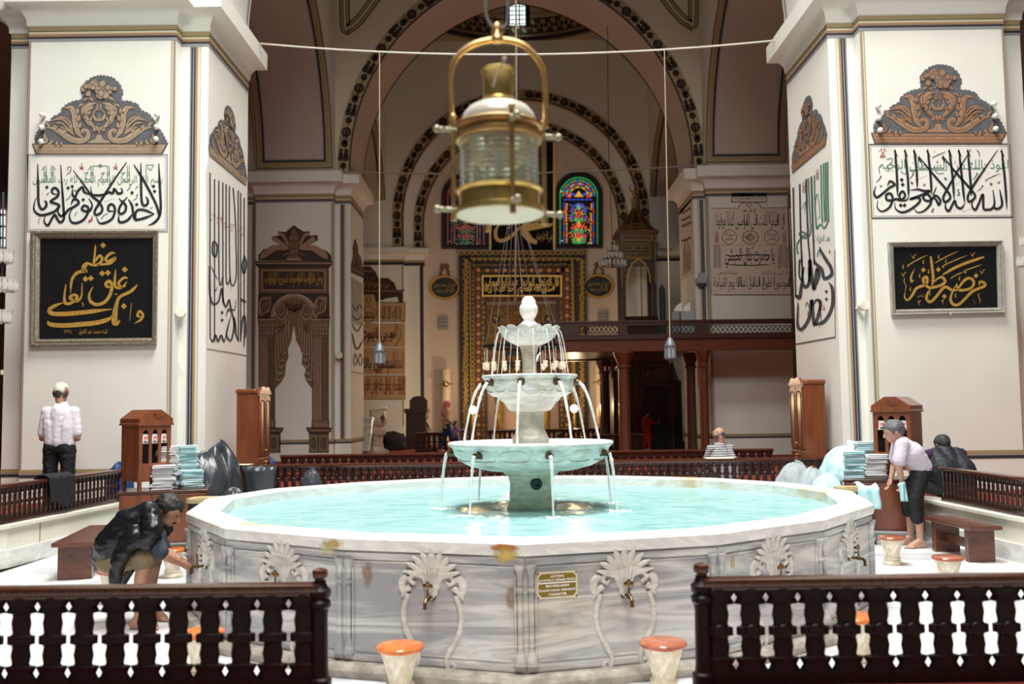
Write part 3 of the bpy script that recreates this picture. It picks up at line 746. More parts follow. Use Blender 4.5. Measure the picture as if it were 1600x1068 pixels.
def stain(name, col, gain=3.2):
    m, N, L, b = _nt(name); b.inputs['Base Color'].default_value = (*col, 1); b.inputs['Roughness'].default_value = .6
    tc = N.new('ShaderNodeTexCoord'); sx = N.new('ShaderNodeSeparateXYZ'); L.new(tc.outputs['Generated'], sx.inputs[0])
    cx = N.new('ShaderNodeCombineXYZ'); L.new(sx.outputs['X'], cx.inputs['X']); L.new(sx.outputs['Z'], cx.inputs['Z'])
    vm = N.new('ShaderNodeVectorMath'); vm.operation = 'DISTANCE'; vm.inputs[1].default_value = (.5, 0, .5); L.new(cx.outputs[0], vm.inputs[0])
    n = N.new('ShaderNodeTexNoise'); n.inputs['Scale'].default_value = 14; n.inputs['Detail'].default_value = 5; L.new(tc.outputs['Object'], n.inputs['Vector'])
    a = N.new('ShaderNodeMath'); a.operation = 'MULTIPLY_ADD'; a.inputs[1].default_value = -gain; a.inputs[2].default_value = gain * .36; L.new(vm.outputs['Value'], a.inputs[0])
    q = N.new('ShaderNodeMath'); q.operation = 'MULTIPLY_ADD'; q.inputs[1].default_value = 1.6; q.inputs[2].default_value = -.75; L.new(n.outputs[0], q.inputs[0])
    s = N.new('ShaderNodeMath'); s.operation = 'ADD'; s.use_clamp = True; L.new(a.outputs[0], s.inputs[0]); L.new(q.outputs[0], s.inputs[1]); L.new(s.outputs[0], b.inputs['Alpha']); return m
S1, S2, S3, S4 = stain('stain_rust', (.50, .13, .008), 5), stain('stain_ochre', (.56, .40, .10), 3), stain('stain_yellow', (.60, .52, .24), 2.6), stain('stain_brown', (.30, .20, .14), 2.4)
for i_, a_ in enumerate(((790, 851, .30, .085, S1), (525, 848, .26, .09, S2), (790, 862, .26, .16, S2), (520, 856, .26, .14, S3), (352, 862, .20, .24, S3), (575, 890, .12, .34, S4), (800, 935, .10, .26, S4), (1150, 858, .12, .12, S3), (830, 930, .05, .55, S3), (365, 870, .05, .3, S4), (1145, 880, .10, .12, S2))): patch(*a_, BAS, i_)
# brown notice screwed to the basin
SGN = None
def sign():
    i = 12; a = Vector((*PV2[i], 0)); b = Vector((*PV2[i + 1], 0)); t = (b - a).normalized(); t = t if t.x > 0 else -t
    n = Vector((t.y, -t.x, 0)); n = n if n.dot((a + b) / 2 - PC) > 0 else -n
    def hit(px, py):
        d = ray(px, py); k = (a.x * n.x + a.y * n.y) / (d.x * n.x + d.y * n.y); p = d * k; p.z += CAMZ; return p
    p0, p1 = hit(838, 936), hit(902, 890); c = (p0 + p1) / 2
    wd = (p1 - p0).dot(t); ht = p1.z - p0.z
    wd *= 0.985
    root = thing('notice_sign', 'small brown notice plate with white capitals screwed to the basin front', 'sign', c)
    fn = lambda u, v, h: c + t * u + Vector((0, 0, v)) + n * h
    q = MB(); q.prism([(-wd / 2, -ht / 2), (wd / 2, -ht / 2), (wd / 2, ht / 2), (-wd / 2, ht / 2)], 0.001, 0.006, f=lambda x, y, z: fn(x, y, z))
    q.build('border_plate', mat('sign_border', (0.66, 0.60, 0.42), 0.4), root, smooth=None)
    P = Paint(fn); P.h = 0.0075; g = .012; k = .02; X_, Y_ = wd / 2 - g, ht / 2 - g
    P.poly([(-X_ + k, -Y_), (X_ - k, -Y_), (X_, -Y_ + k), (X_, Y_ - k), (X_ - k, Y_), (-X_ + k, Y_), (-X_, Y_ - k), (-X_, -Y_ + k)])
    P.build('face', mat('sign_brown', (0.21, 0.135, 0.012), 0.4), root)
    P = Paint(fn); P.h = .0088; P.rect(-X_, Y_ - .40 * 2 * Y_ - .004, X_, Y_ - .40 * 2 * Y_ + .004)
    for txt, v, ww in (('LÜTFEN', .115, .36), ('ÇORAPLA GİRMEYİNİZ', .275, .98), ('BAYANLARIN', .53, .62), ('ŞADIRVANA GİRMESİ', .72, .98), ('YASAKTIR', .90, .50)):
        y = Y_ - v * 2 * Y_; hh = .105 * Y_
        paint_text(P, txt, -X_ * ww, y + hh * (1.35 if 'İ' in txt or 'Ü' in txt else 1), X_ * ww, y - hh * (1.3 if 'Ç' in txt or 'Ş' in txt else 1), off=0.025, arabic=False)
    P.build('lettering', mat('sign_white', (0.85, 0.83, 0.76), 0.5), root)
    for sx in (-1, 1):
        for sy in (-1, 1):
            s = MB(); s.cyl(fn(sx * (wd / 2 - .009), sy * (ht / 2 - .009), .004), fn(sx * (wd / 2 - .009), sy * (ht / 2 - .009), .011), .006, n=8)
            s.build('screw', mat('screw_dark', (0.12, 0.05, 0.04), .4, metal=.6), root)
sign()
# water of the basin
def water():
    m, N, L, b = _nt('water_turquoise')
    tc = N.new('ShaderNodeTexCoord'); mp = N.new('ShaderNodeMapping'); mp.inputs['Scale'].default_value = (1.0, 2.2, 1); L.new(tc.outputs['Object'], mp.inputs[0])
    n = N.new('ShaderNodeTexNoise'); n.inputs['Scale'].default_value = 2.6; n.inputs['Detail'].default_value = 6; n.inputs['Distortion'].default_value = 1.4; L.new(mp.outputs[0], n.inputs['Vector'])
    r = N.new('ShaderNodeValToRGB'); r.color_ramp.elements[0].position = .35; r.color_ramp.elements[1].position = .68
    r.color_ramp.elements[0].color = (.22, .455, .455, 1); r.color_ramp.elements[1].color = (.38, .62, .605, 1)
    L.new(n.outputs[0], r.inputs[0]); L.new(r.outputs[0], b.inputs['Base Color'])
    b.inputs['Roughness'].default_value = .15; b.inputs['IOR'].default_value = 1.33; b.inputs['Specular IOR Level'].default_value = .35
    n2 = N.new('ShaderNodeTexNoise'); n2.inputs['Scale'].default_value = 7; n2.inputs['Detail'].default_value = 5; n2.inputs['Distortion'].default_value = .8; L.new(mp.outputs[0], n2.inputs['Vector'])
    bp = N.new('ShaderNodeBump'); bp.inputs['Strength'].default_value = .35; bp.inputs['Distance'].default_value = .05; L.new(n2.outputs[0], bp.inputs['Height']); L.new(bp.outputs[0], b.inputs['Normal'])
    poly = [(v.x, v.y) for v in offs(POLY, -0.235)]
    q = MB(); R0 = [Vector((x, y, 0)) for x, y in poly]; rows = []
    drops = [(.13 + .87 * sin(a_), 9.1 - .87 * cos(a_)) for a_ in [radians(11.5 + 51.43 * k) for k in range(7)]]
    def hz(x, y):
        z = 0.004 * mnoise.noise(Vector((x * 3, y * 5, 0))) + .003 * mnoise.noise(Vector((x * 9, y * 13, 3)))
        for dx, dy in drops:
            d = sqrt((x - dx) ** 2 + (y - dy) ** 2)
            if d < .8: z += .010 * cos(d * 48) * math.exp(-d * 5)
        return ZWAT + z
    NR = 90; NA = 192; per = []
    for i in range(NA):
        f = i / NA * len(poly); j = int(f); a_ = R0[j]; b_ = R0[(j + 1) % len(poly)]; per.append(a_ + (b_ - a_) * (f - j))
    for k in range(NR + 1):
        g = k / NR * 0.985 + .015
        rows.append([(PC.x + (p.x - PC.x) * g, PC.y + (p.y - PC.y) * g, hz(PC.x + (p.x - PC.x) * g, PC.y + (p.y - PC.y) * g)) for p in per])
    q.grid(rows, close=True); o = q.build('pool_water', m, None, smooth=180)
    tag(o, 'rippled turquoise water filling the big marble basin', 'water', kind='stuff')
    return drops
DROPS = water()

# ------------------------------------------------------------------ tiered fountain in the middle
FT = thing('tiered_fountain', 'three-tiered pale marble fountain with lobed top bowl standing in the basin', 'fountain', (0.165, 9.1, 0.4))
FC = Vector((0.165, 9.1, 0))
def tier(name, prof, m=MARB_T, n=40, mod=None, ph=0, par=FT, smooth=35):
    q = MB(); q.lathe(prof, n, FC, mod=mod, ph=ph); return q.build(name, m, par, smooth=smooth)
MARB_P = marble('marble_pedestal', (0.84, 0.82, 0.68), (0.64, 0.62, 0.46), .5, 4, stain=(.55, .55, .28), stain_amt=.6, stain_scale=5)
tier('pedestal', [(.235, .5), (.235, .80), (.232, .825), (.215, .835), (.215, .86), (.208, .87), (.208, .96), (.204, .965), (.204, 1.05), (.215, 1.09), (.24, 1.12), (.262, 1.13), (.262, 1.17)], MARB_P, 32)
low = tier('lower_bowl', [(.26, 1.155), (.42, 1.165), (.58, 1.205), (.68, 1.26), (.73, 1.32), (.745, 1.37), (.76, 1.385), (.785, 1.40), (.79, 1.42), (.775, 1.435), (.74, 1.437), (.70, 1.425), (.60, 1.39), (.3, 1.37), (0, 1.365)], MARB_B, 64)
tier('middle_column', [(.175, 1.37), (.185, 1.40), (.188, 1.46), (.178, 1.485), (.165, 1.50), (.16, 1.52), (.146, 1.545), (.142, 1.56), (.142, 1.70), (.15, 1.705), (.15, 1.73)], MARB_T, 8, ph=pi / 8, smooth=20)
mid_ = tier('middle_bowl', [(.15, 1.715), (.20, 1.73), (.225, 1.76), (.25, 1.80), (.285, 1.825), (.295, 1.84), (.30, 1.85), (.335, 1.86), (.36, 1.865), (.39, 1.89), (.42, 1.94), (.43, 1.98), (.435, 2.02), (.455, 2.04), (.462, 2.055), (.455, 2.065), (.42, 2.066), (.38, 2.04), (.2, 2.0), (0, 1.99)], MARB_B, 56)
# carved leaf outlines on the bowls
def bowl_carving(par, r0, z0, r1, z1, n, name):
    q = MB()
    for k in range(n):
        a0 = 2 * pi * k / n
        for pts in ([(-.9, 0), (-.75, .75), (-.3, 1), (.3, 1), (.75, .75), (.9, 0), (.6, -.35), (-.6, -.35), (-.9, 0)],):
            P = []
            for u, v in spline([Vector(p) for p in pts], 4):
                v = (v + .35) / 1.35; an = a0 + u * pi / n * .92; r = r0 + (r1 - r0) * v; z = z0 + (z1 - z0) * v
                P.append(FC + Vector((r * cos(an), r * sin(an), z)))
            q.tube(P, .006, 5)
    return q.build(name, MARB_REL, par)
bowl_carving(low, .69, 1.265, .742, 1.365, 14, 'carved_cartouche'); bowl_carving(mid_, .40, 1.90, .43, 2.0, 16, 'carved_leaf')
tier('upper_stem', [(.085, 2.0), (.075, 2.05), (.066, 2.12), (.068, 2.2), (.076, 2.28), (.092, 2.34), (.105, 2.37)], marble('marble_stem', (.62, .60, .50), (.42, .40, .30), .5, 6, stain=(.6, .45, .3), stain_amt=.6), 24)
lob = tier('lobed_bowl', [(.07, 2.345), (.12, 2.35), (.19, 2.385), (.24, 2.43), (.272, 2.475), (.288, 2.515), (.285, 2.525), (.26, 2.51), (.18, 2.47), (0, 2.45)], MARB_B, 112, mod=lambda a, j: 1 + (.0, .03, .05, .07, .085, .095, .095, .08, .06, 0)[j] * (abs(cos(7 * a)) ** .7 - .5), smooth=60)
for v in lob.data.vertices:   # lobes rise and fall along the lip
    r = sqrt((v.co.x) ** 2 + (v.co.y) ** 2); a = atan2(v.co.y, v.co.x)
    if v.co.z > 2.44 - .4 and r > .22: v.co.z += .026 * (abs(cos(7 * a)) ** .7 - .6)
fin = tier('finial', [(.10, 2.45), (.105, 2.47), (.108, 2.50), (.10, 2.535), (.07, 2.57), (.052, 2.59), (.05, 2.605), (.062, 2.625), (.08, 2.66), (.085, 2.69), (.082, 2.73), (.07, 2.745), (.066, 2.752), (.066, 2.775), (.055, 2.80), (.035, 2.825), (0, 2.83)], marble('marble_finial', (.86, .86, .84), (.66, .67, .66), .4, 8), 32, mod=lambda a, j: 1 + .05 * cos(8 * a))
def spouts(par, z, r0, r1, angs, rad, name='spout'):
    for an in angs:
        d = Vector((sin(an), -cos(an), 0)); c = FC + Vector((0, 0, z))
        q = MB(); q.lathe([(rad * .7, 0), (rad * 1.5, 0), (rad * 1.6, .012), (rad * 1.2, .02), (rad * 1.05, r1 - r0), (rad * .82, r1 - r0), (rad * .8, .02)], 14, c + d * r0, d - Vector((0, 0, .12)))
        q.build(name, BRONZE, par)
A8 = [radians(-11.6 + 45 * k) for k in range(8)]; A7 = [radians(11.5 + 51.43 * k) for k in range(7)]
spouts(mid_, 1.995, .415, .475, A8, .026); spouts(low, 1.335, .715, .80, A7, .026)
q = MB(); d = Vector((sin(radians(12)), -cos(radians(12)), 0)); c = FC + Vector((0, 0, 1.045))
q.lathe([(.02, 0), (.055, 0), (.058, .02), (.046, .028), (.046, .04), (.036, .045), (.034, .055), (.024, .055), (.02, .02), (0, .018)], 20, c + d * .195, d); q.build('drain_pipe', mat('pipe_dark', (.05, .07, .07), .4, metal=.5), FT)
# falling water, each stream a thing
WST = mat('water_stream', (0.96, 0.98, 0.98), .12, trans=.25, ior=1.2, alpha=.66, spec=.6)
def stream(an, r0, z0, r1, z1, w0, w1, seed, break_up=True):
    rr = random.Random(seed); d = Vector((sin(an), -cos(an), 0)); sd = Vector((cos(an), sin(an), 0)); P = []; Rs = []; N = 22
    for i in range(N + 1):
        f = i / N; wob = .004 * f * (rr.random() - .5)
        P.append(FC + d * (r0 + (r1 - r0) * f + wob) + sd * wob + Vector((0, 0, z0 - (z0 - z1) * (f * .12 + f * f * .88))))
        Rs.append((w0 + (w1 - w0) * f) * (.8 + .4 * rr.random() if break_up else 1))
    m = MB(); m.tube(P, Rs, 7)
    return m
def place(px): return px
ORD = ['first', 'second', 'third', 'fourth', 'fifth', 'sixth', 'seventh', 'eighth', 'ninth', 'tenth', 'eleventh', 'twelfth', 'thirteenth', 'fourteenth', 'fifteenth', 'sixteenth']
def streams(angs, args, where, grp):
    order = sorted(range(len(angs)), key=lambda k: sin(angs[k]) + (.001 if cos(angs[k]) < 0 else 0))
    for rank, k in enumerate(order):
        o = stream(angs[k], *args, 31 * k + int(args[1] * 100)).build('water_stream', WST, None, smooth=180)
        side = 'front' if cos(angs[k]) > 0 else 'back'
        tag(o, f'{ORD[rank]} water stream from the left falling from the {side} of the {where}', 'water stream', grp)
streams(A8, (.475, 1.985, .66, 1.415, .017, .010), 'middle bowl', 'streams from the middle bowl')
streams(A7, (.80, 1.325, .87, ZWAT - .005, .020, .010), 'lower bowl', 'streams from the lower bowl')
A14 = [radians(6 + 360 / 14 * k) for k in range(14)]
streams(A14, (.293, 2.49, .375, 2.03, .0045, .004), 'lobed top bowl', 'thin streams from the top bowl')
# foam where the streams of the lower bowl meet the water
FOAM = mat('foam', (.92, .97, .97), .6, bump=.6, bscale=90)
q = MB(); rr = random.Random(5)
for x, y in DROPS:
    for k in range(46):
        a = rr.random() * 2 * pi; r = abs(rr.gauss(0, .06)); s = .004 + .009 * rr.random()
        q.ball((x + .035 + r * cos(a) * 1.5, y + r * sin(a), ZWAT + .004), s, 6, 4, sc=(1.4, 1, .6))
o = q.build('splash_foam', FOAM, None); tag(o, 'white foam and droplets where the streams strike the turquoise water', 'foam', kind='stuff')
# ================================================================== balustrades
WOODD = wood('wood_mahogany_dark', (0.040, 0.011, 0.007), (0.016, 0.005, 0.004), 0.25, 0.4)
WOODR = wood('wood_rail', (0.10, 0.030, 0.016), (0.045, 0.014, 0.008), 0.2, 0.5)
WOODC = wood('wood_cabinet', (0.225, 0.066, 0.024), (0.14, 0.038, 0.015), 0.28, 0.5, stretch=(5, 5, 0.6))
WOODB = wood('wood_bench', (0.15, 0.045, 0.022), (0.07, 0.02, 0.012), 0.3, 0.4, stretch=(1.2, 9, 9))
BAL_PROF = [(.0745, 0), (.0745, .014), (.061, .04), (.0745, .070), (.0745, .077), (.046, .083), (.0425, .095), (.049, .135), (.0425, .18), (.046, .193), (.067, .20), (.067, .242), (.046, .249), (.0425, .262), (.049, .31), (.0425, .352), (.046, .363), (.0745, .369), (.0745, .376), (.061, .40), (.0745, .426), (.0745, .455)]
def baluster_mesh(name, h, m, pitch=.149, n=14):
    k = h / .455; q = pitch / .149; b = MB(); b.lathe([(r * q, z * k) for r, z in BAL_PROF], n, sy=.40)
    b.lathe([(0, -.036 * q), (.03 * q, -.036 * q), (.036 * q, -.031 * q), (.038 * q, -.02 * q)], 12, (0, 0, .221 * k), (0, 1, 0))
    o = b.build(name, m, None, world=False); me = o.data; bpy.data.objects.remove(o); return me
def balustrade(label, path, z0, h, pitch, posts=(), group=None, m=WOODD, railw=.07, rail=WOODR, seen=None, postr=.045):
    """path: list of (x,y); balusters along it; posts: ends (0/-1) that carry a turned newel post"""
    P = [Vector((x, y, 0)) for x, y in path]
    root = thing('balustrade', label, 'balustrade', (P[0].x, P[0].y, z0), group=group)
    me = baluster_mesh('baluster', h - .105, m, pitch)
    seg = [(a, b) for a, b in zip(P, P[1:])]; tot = sum((b - a).length for a, b in seg); n = max(1, round(tot / pitch)); pt = tot / n
    done = 0
    extra = MB()
    for i in range(n):
        s = (i + .5) * pt
        for a, b in seg:
            L = (b - a).length
            if s <= L: p = a + (b - a) * (s / L); rz = atan2((b - a).y, (b - a).x); break
            s -= L
        if done < 100:
            o = bpy.data.objects.new('baluster', me); COL.objects.link(o); o.parent = root; o.location = (p.x - P[0].x, p.y - P[0].y, .055); o.rotation_euler = (0, 0, rz); o.scale = (pt / pitch, 1, 1); done += 1
        else:
            M = Matrix.Translation((p.x, p.y, z0 + .055)) @ Matrix.Rotation(rz, 4, 'Z')
            extra.add([M @ v.co for v in me.vertices], [tuple(f.vertices) for f in me.polygons])
    if extra.v: e = extra.build('baluster_run', m, root); e['kind'] = 'stuff'
    def sweep(name, prof, zz, mm):
        rows = []
        for i, p in enumerate(P):
            t = ((P[i + 1] - p).normalized() if i + 1 < len(P) else Vector((0, 0, 0))) + ((p - P[i - 1]).normalized() if i else Vector((0, 0, 0))); t.normalize()
            k = 1.0
            if 0 < i < len(P) - 1: k = 1 / max(.5, (P[i + 1] - p).normalized().dot(t))
            nn = Vector((t.y, -t.x, 0)) * k
            rows.append([p + nn * u + Vector((0, 0, zz + v)) for u, v in prof])
        b = MB(); b.grid(rows + [], close=True)
        b.add(rows[0], [tuple(range(len(prof)))]); b.add(rows[-1], [tuple(range(len(prof)))])
        return b.build(name, mm, root, smooth=40)
    w_ = railw
    sweep('handrail', [(-w_ * .55, 0), (-w_ * .6, .012), (-w_, .02), (-w_ * 1.05, .032), (-w_ * .95, .05), (-w_ * .5, .058), (w_ * .5, .058), (w_ * .95, .05), (w_ * 1.05, .032), (w_, .02), (w_ * .6, .012), (w_ * .55, 0)], z0 + h - .058, rail)
    sweep('bottom_rail', [(-w_ * .6, 0), (-w_ * .6, .058), (w_ * .6, .058), (w_ * .6, 0)], z0, m)
    for e in posts:
        p = P[e]; q = MB()
        q.lathe([(.055, 0), (.055, .05), (.042, .06), (.038, .1), (.036, .34), (.04, .37), (.05, .38), (.052, .40), (.04, .415), (.05, .43), (.052, .455), (.036, .47), (.03, .485), (.026, .50)], 20, (p.x, p.y, z0)); o = q.build('newel_post', m, root)
        q = MB(); q.lathe([(.02, .49), (.024, .505), (.036, .515), (.038, .535), (.034, .548), (.015, .556), (0, .558)], 20, (p.x, p.y, z0)); q.build('finial', WOODR, o)
    return root
YF = 4.5
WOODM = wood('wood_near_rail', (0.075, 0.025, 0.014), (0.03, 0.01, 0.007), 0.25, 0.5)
WOODN = wood('wood_near_shaded', (0.010, 0.0028, 0.0022), (0.004, 0.0014, 0.0012), 0.45, 0.0, spec=.25)  # darker copy of the mahogany, dim light on the near rails put into its colour
xa, xb = W(500, 940, Y=YF).x, W(1097, 940, Y=YF).x
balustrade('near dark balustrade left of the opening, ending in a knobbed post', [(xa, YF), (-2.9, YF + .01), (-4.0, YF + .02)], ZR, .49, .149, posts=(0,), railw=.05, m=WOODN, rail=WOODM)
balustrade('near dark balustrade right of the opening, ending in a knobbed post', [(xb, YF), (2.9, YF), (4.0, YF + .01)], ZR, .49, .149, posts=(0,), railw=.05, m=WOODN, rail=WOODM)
def off_line(L, d):
    P = [Vector(p) for p in L]; out = []
    for i, p in enumerate(P):
        n = Vector((0, 0))
        for a, b in ((i - 1, i), (i, i + 1)):
            if a >= 0 and b < len(P): t = (P[b] - P[a]).normalized(); n += Vector((-t.y, t.x))
        n.normalize(); out.append(tuple(p + n * d))
    return out
ZW = ZR + .036
balustrade('dark balustrade on the left court wall with a jacket draped over it', off_line([(-5.5, 14.5)] + LEFT_LINE[1:6] + [(-8.2, 10.64)], -.15), ZW, .47, .10, railw=.055)
balustrade('dark balustrade on the right court wall beside the long bench', off_line([(8.2, 10.03)] + RIGHT_LINE[1:6], -.15), ZW, .44, .10, railw=.055)
balustrade('long dark balustrade between the near piers behind the basin', [(-4.60, 14.58), (4.84, 14.58)], ZW, .47, .118, railw=.055)
balustrade('farther low balustrade behind the long one, at the back of the piers', [(-4.4, 18.0), (4.9, 18.0)], ZR, .50, .16, railw=.05)

# ================================================================== stools
MARB_S = marble('marble_stool', (0.80, 0.76, 0.64), (0.58, 0.50, 0.34), .4, 7, stretch=(1, 1, .8), stain=(.62, .5, .3), stain_amt=.5, stain_scale=8)
SEATO = marble('stool_seat_orange', (.66, .20, .04), (.45, .11, .025), .15, 5); SEATR = marble('stool_seat_russet', (.42, .15, .08), (.30, .08, .04), .18, 5)
def stool(x, y, label, seat=SEATO, h=.305, group='turned marble stools around the basin'):
    r = thing('marble_stool', label, 'stool', (x, y, 0), group=group); q = MB()
    q.lathe([(.092, 0), (.098, .012), (.094, .028), (.085, .04), (.078, .05), (.08, .055), (.088, .063), (.088, .072), (.078, .078), (.072, .085), (.072, .098), (.08, .13), (.095, .18), (.112, .235), (.120, h - .035)], 28, (x, y, 0)); q.build('pedestal', MARB_S, r)
    q = MB(); q.lathe([(.118, h - .038), (.136, h - .036), (.147, h - .024), (.147, h - .012), (.138, h - .002), (.125, h), (0, h)], 32, (x, y, 0)); q.build('seat', seat, r)
    return r
def st(px, py, lab, seat, h=.305):
    p = W(px, py, Z=h); stool(p.x, p.y, lab, seat, h)
st(625, 1006, 'orange-topped marble stool at the front, left of the notice, beside the near balustrade', SEATO)
st(1036, 1000, 'russet-topped marble stool at the front, next to the right newel post', SEATR)
st(270, 856, 'orange-topped marble stool behind the crouching man, close to the basin', SEATO)
st(1393, 837, 'russet-topped marble stool beside the barefoot man, nearer the basin', SEATR)
st(1481, 868, 'russet-topped marble stool in front of the right bench end', SEATR)
st(316, 984, 'orange-topped marble stool seen through the gaps of the left near balustrade', SEATO)
st(1340, 960, 'orange-topped marble stool seen through the gaps of the right near balustrade', SEATO)
MANST = W(177, 889, Z=.305)
stool(MANST.x, MANST.y, 'marble stool with russet top on which the crouching man sits', SEATR)

# ================================================================== benches
def bench(label, p0, p1, wdt, h=.40):
    a, b = Vector((*p0, 0)), Vector((*p1, 0)); t = (b - a).normalized(); n = Vector((-t.y, t.x, 0)); L = (b - a).length
    r = thing('wooden_bench', label, 'bench', a)
    M = Matrix((t, n, (0, 0, 1))).transposed()
    q = MB(); q.cbox(a + t * L / 2 + Vector((0, 0, h - .02)), (L, wdt, .045), rot=M); q.build('seat', WOODB, r, bevel=.008, smooth=None)
    for s in (.16, L - .16):
        q = MB(); q.cbox(a + t * s + Vector((0, 0, (h - .042) / 2)), (.09, wdt * .82, h - .042), rot=M); q.build('leg', WOODB, r, bevel=.006, smooth=None)
    q = MB(); q.cbox(a + t * L / 2 + Vector((0, 0, .17)), (L - .36, .04, .10), rot=M); q.build('stretcher', WOODB, r, smooth=None)
bench('long dark wooden bench along the right court wall', (5.13, 10.42), (5.10, 11.52), .36)
bench('long dark wooden bench along the left court wall behind the crouching man', (-4.66, 10.1), (-4.98, 11.72), .42)

# ================================================================== towel desks, arched cabinets, wardrobes
CHROME = mat('caster_white', (.62, .62, .60), .35)
BLACK = mat('hollow_shade', (.012, .01, .01), .6)
def towel_desk(label, c, rz, L=1.15, D=.62, H=.78):
    r = thing('towel_desk', label, 'desk', c, rz)
    q = MB(); q.box((-L / 2, -D / 2, .12), (L / 2, D / 2, H - .035)); q.build('carcass', WOODC, r, world=False, smooth=None, bevel=.004)
    q = MB(); q.box((-L / 2 - .02, -D / 2 - .02, H - .035), (L / 2 + .02, D / 2 + .02, H)); q.build('desk_top', WOODR, r, world=False, smooth=None, bevel=.006)
    for x0, x1 in ((-L / 2 + .02, -.14), (-.12, L / 2 - .02)):
        q = MB(); q.box((x0, -D / 2 - .012, .15), (x1, -D / 2 + .002, H - .05)); d_ = q.build('door', WOODC, r, world=False, smooth=None, bevel=.003)
        q = MB(); q.cyl((x1 - .04, -D / 2 - .012, .45), (x1 - .04, -D / 2 - .026, .45), .012); q.build('lock', CHROME, d_, world=False)
    for sx in (-1, 1):
        for sy in (-1, 1):
            q = MB(); q.cyl((sx * (L / 2 - .08), sy * (D / 2 - .07) - .02, .045), (sx * (L / 2 - .08), sy * (D / 2 - .07) + .02, .045), .045, n=16); q.box((sx * (L / 2 - .08) - .02, sy * (D / 2 - .07) - .026, .05), (sx * (L / 2 - .08) + .02, sy * (D / 2 - .07) + .026, .12)); q.build('caster', CHROME, r, world=False)
    return r
DKL = Vector((-4.50, 12.35, 0)); DKR = Vector((4.84, 12.6, 0))
towel_desk('brown wooden desk on casters by the left pier, stacked with white and blue towels', DKL, radians(14), 1.04)
towel_desk('brown wooden desk on casters by the right pier, behind the bending man', DKR, radians(-15), .96)
def arched_cabinet(label, c, rz, wdt=.46, dep=.50, H=1.02):
    """front (three arched windows) faces local -y"""
    r = thing('arched_cabinet', label, 'cabinet', c, rz)
    z0, z1 = .14, H - .20
    fr = MB(); N = 8
    # front panel with three arched openings
    xs = []; wo = wdt * .20
    fn = lambda x, z, y: Vector((x, y, z))
    def plate(y):
        cen = [-wdt * .29, 0, wdt * .29]; zb, zt = z0 + .20, z1 - .13
        edges = [-wdt / 2]
        for cx in cen: edges += [cx - wo / 2, cx + wo / 2]
        edges += [wdt / 2]
        for i in range(0, 8, 2): fr.box((edges[i], y, z0), (edges[i + 1], y + .02, z1))
        for cx in cen:
            fr.box((cx - wo / 2, y, z0), (cx + wo / 2, y + .02, zb))
            pts = [(cx - wo / 2 + wo * k / N, zt + (wo * .85) * sqrt(max(0, 1 - (2 * k / N - 1) ** 2)) ** 1.15) for k in range(N + 1)]
            for (xa_, za), (xb_, zb_) in zip(pts, pts[1:]): fr.prism([(xa_, za), (xb_, zb_), (xb_, z1), (xa_, z1)], y, y + .02, f=lambda x, z, yy: (x, yy, z))
        return cen, zb, zt
    cen, zb, zt = plate(-dep / 2); fr.build('front_panel', WOODC, r, world=False, smooth=None)
    q = MB(); q.box((-wdt / 2, -dep / 2 + .02, z0), (-wdt / 2 + .02, dep / 2, z1)); q.box((wdt / 2 - .02, -dep / 2 + .02, z0), (wdt / 2, dep / 2, z1)); q.box((-wdt / 2, dep / 2 - .02, z0), (wdt / 2, dep / 2, z1)); q.box((-wdt / 2, -dep / 2, z0 - .03), (wdt / 2, dep / 2, z0)); q.build('carcass', WOODC, r, world=False, smooth=None)
    q = MB(); q.box((-wdt / 2 + .02, -dep / 2 + .16, z0), (wdt / 2 - .02, -dep / 2 + .17, z1)); q.build('shade_sheet', BLACK, r, world=False, smooth=None)  # black sheet added to stand in for the shade behind the arches
    q = MB(); k = wdt / 2 + .025
    q.prism([(-k, z1), (k, z1), (k, z1 + .02), (k - .012, z1 + .03), (k - .012, z1 + .085), (wdt * .16, z1 + .20), (-wdt * .16, z1 + .20), (-k + .012, z1 + .085), (-k + .012, z1 + .03), (-k, z1 + .02)], -dep / 2 - .025, dep / 2 + .025, f=lambda x, z, y: (x, y, z)); cp = q.build('pediment', WOODC, r, world=False, smooth=None, bevel=.004)
    P = Paint(lambda u, v, h: Vector((u, -dep / 2 - .025 - h, v)))
    zc = z1 + .085
    for pts in ([(-.06, zc), (-.03, zc + .05), (.0, zc + .02), (-.02, zc - .01), (.03, zc + .005), (.06, zc + .03), (.09, zc)], [(-.05, zc + .04), (-.01, zc + .06), (.02, zc + .03)], [(.02, zc + .01), (.05, zc - .01), (.1, zc + .02)]): P.stroke([Vector(p) for p in pts], .008)
    P.mb.build('carved_scroll', mat('carving_dark', (.07, .02, .01), .5), cp, world=False, smooth=None)
    for cx in cen:
        q = MB(); q.box((cx - wo * .48, -dep / 2 + .025, zt - .10), (cx + wo * .48, -dep / 2 + .028, zt + .02)); n_ = q.build('number_card', mat('card_white', (.82, .80, .78), .6), r, world=False, smooth=None)
        P = Paint(lambda u, v, h: Vector((u, -dep / 2 + .025 - h, v))); P.rect(cx - wo * .46, zt - .07, cx - wo * .36, zt + .015); P.rect(cx - wo * .1, zt - .03, cx + wo * .3, zt - .015); P.rect(cx - wo * .1, zt - .055, cx + wo * .02, zt - .03); P.rect(cx + wo * .15, zt - .045, cx + wo * .3, zt - .03); P.mb.build('card_marks', mat('card_red', (.70, .06, .05), .6), n_, world=False, smooth=None)
        P = Paint(lambda u, v, h: Vector((u, -dep / 2 + .025 - h, v))); P.rect(cx - wo * .2, zt - .09, cx + wo * .36, zt - .078); P.rect(cx - wo * .2, zt - .073, cx + wo * .3, zt - .066); P.mb.build('card_marks', INK, n_, world=False, smooth=None)
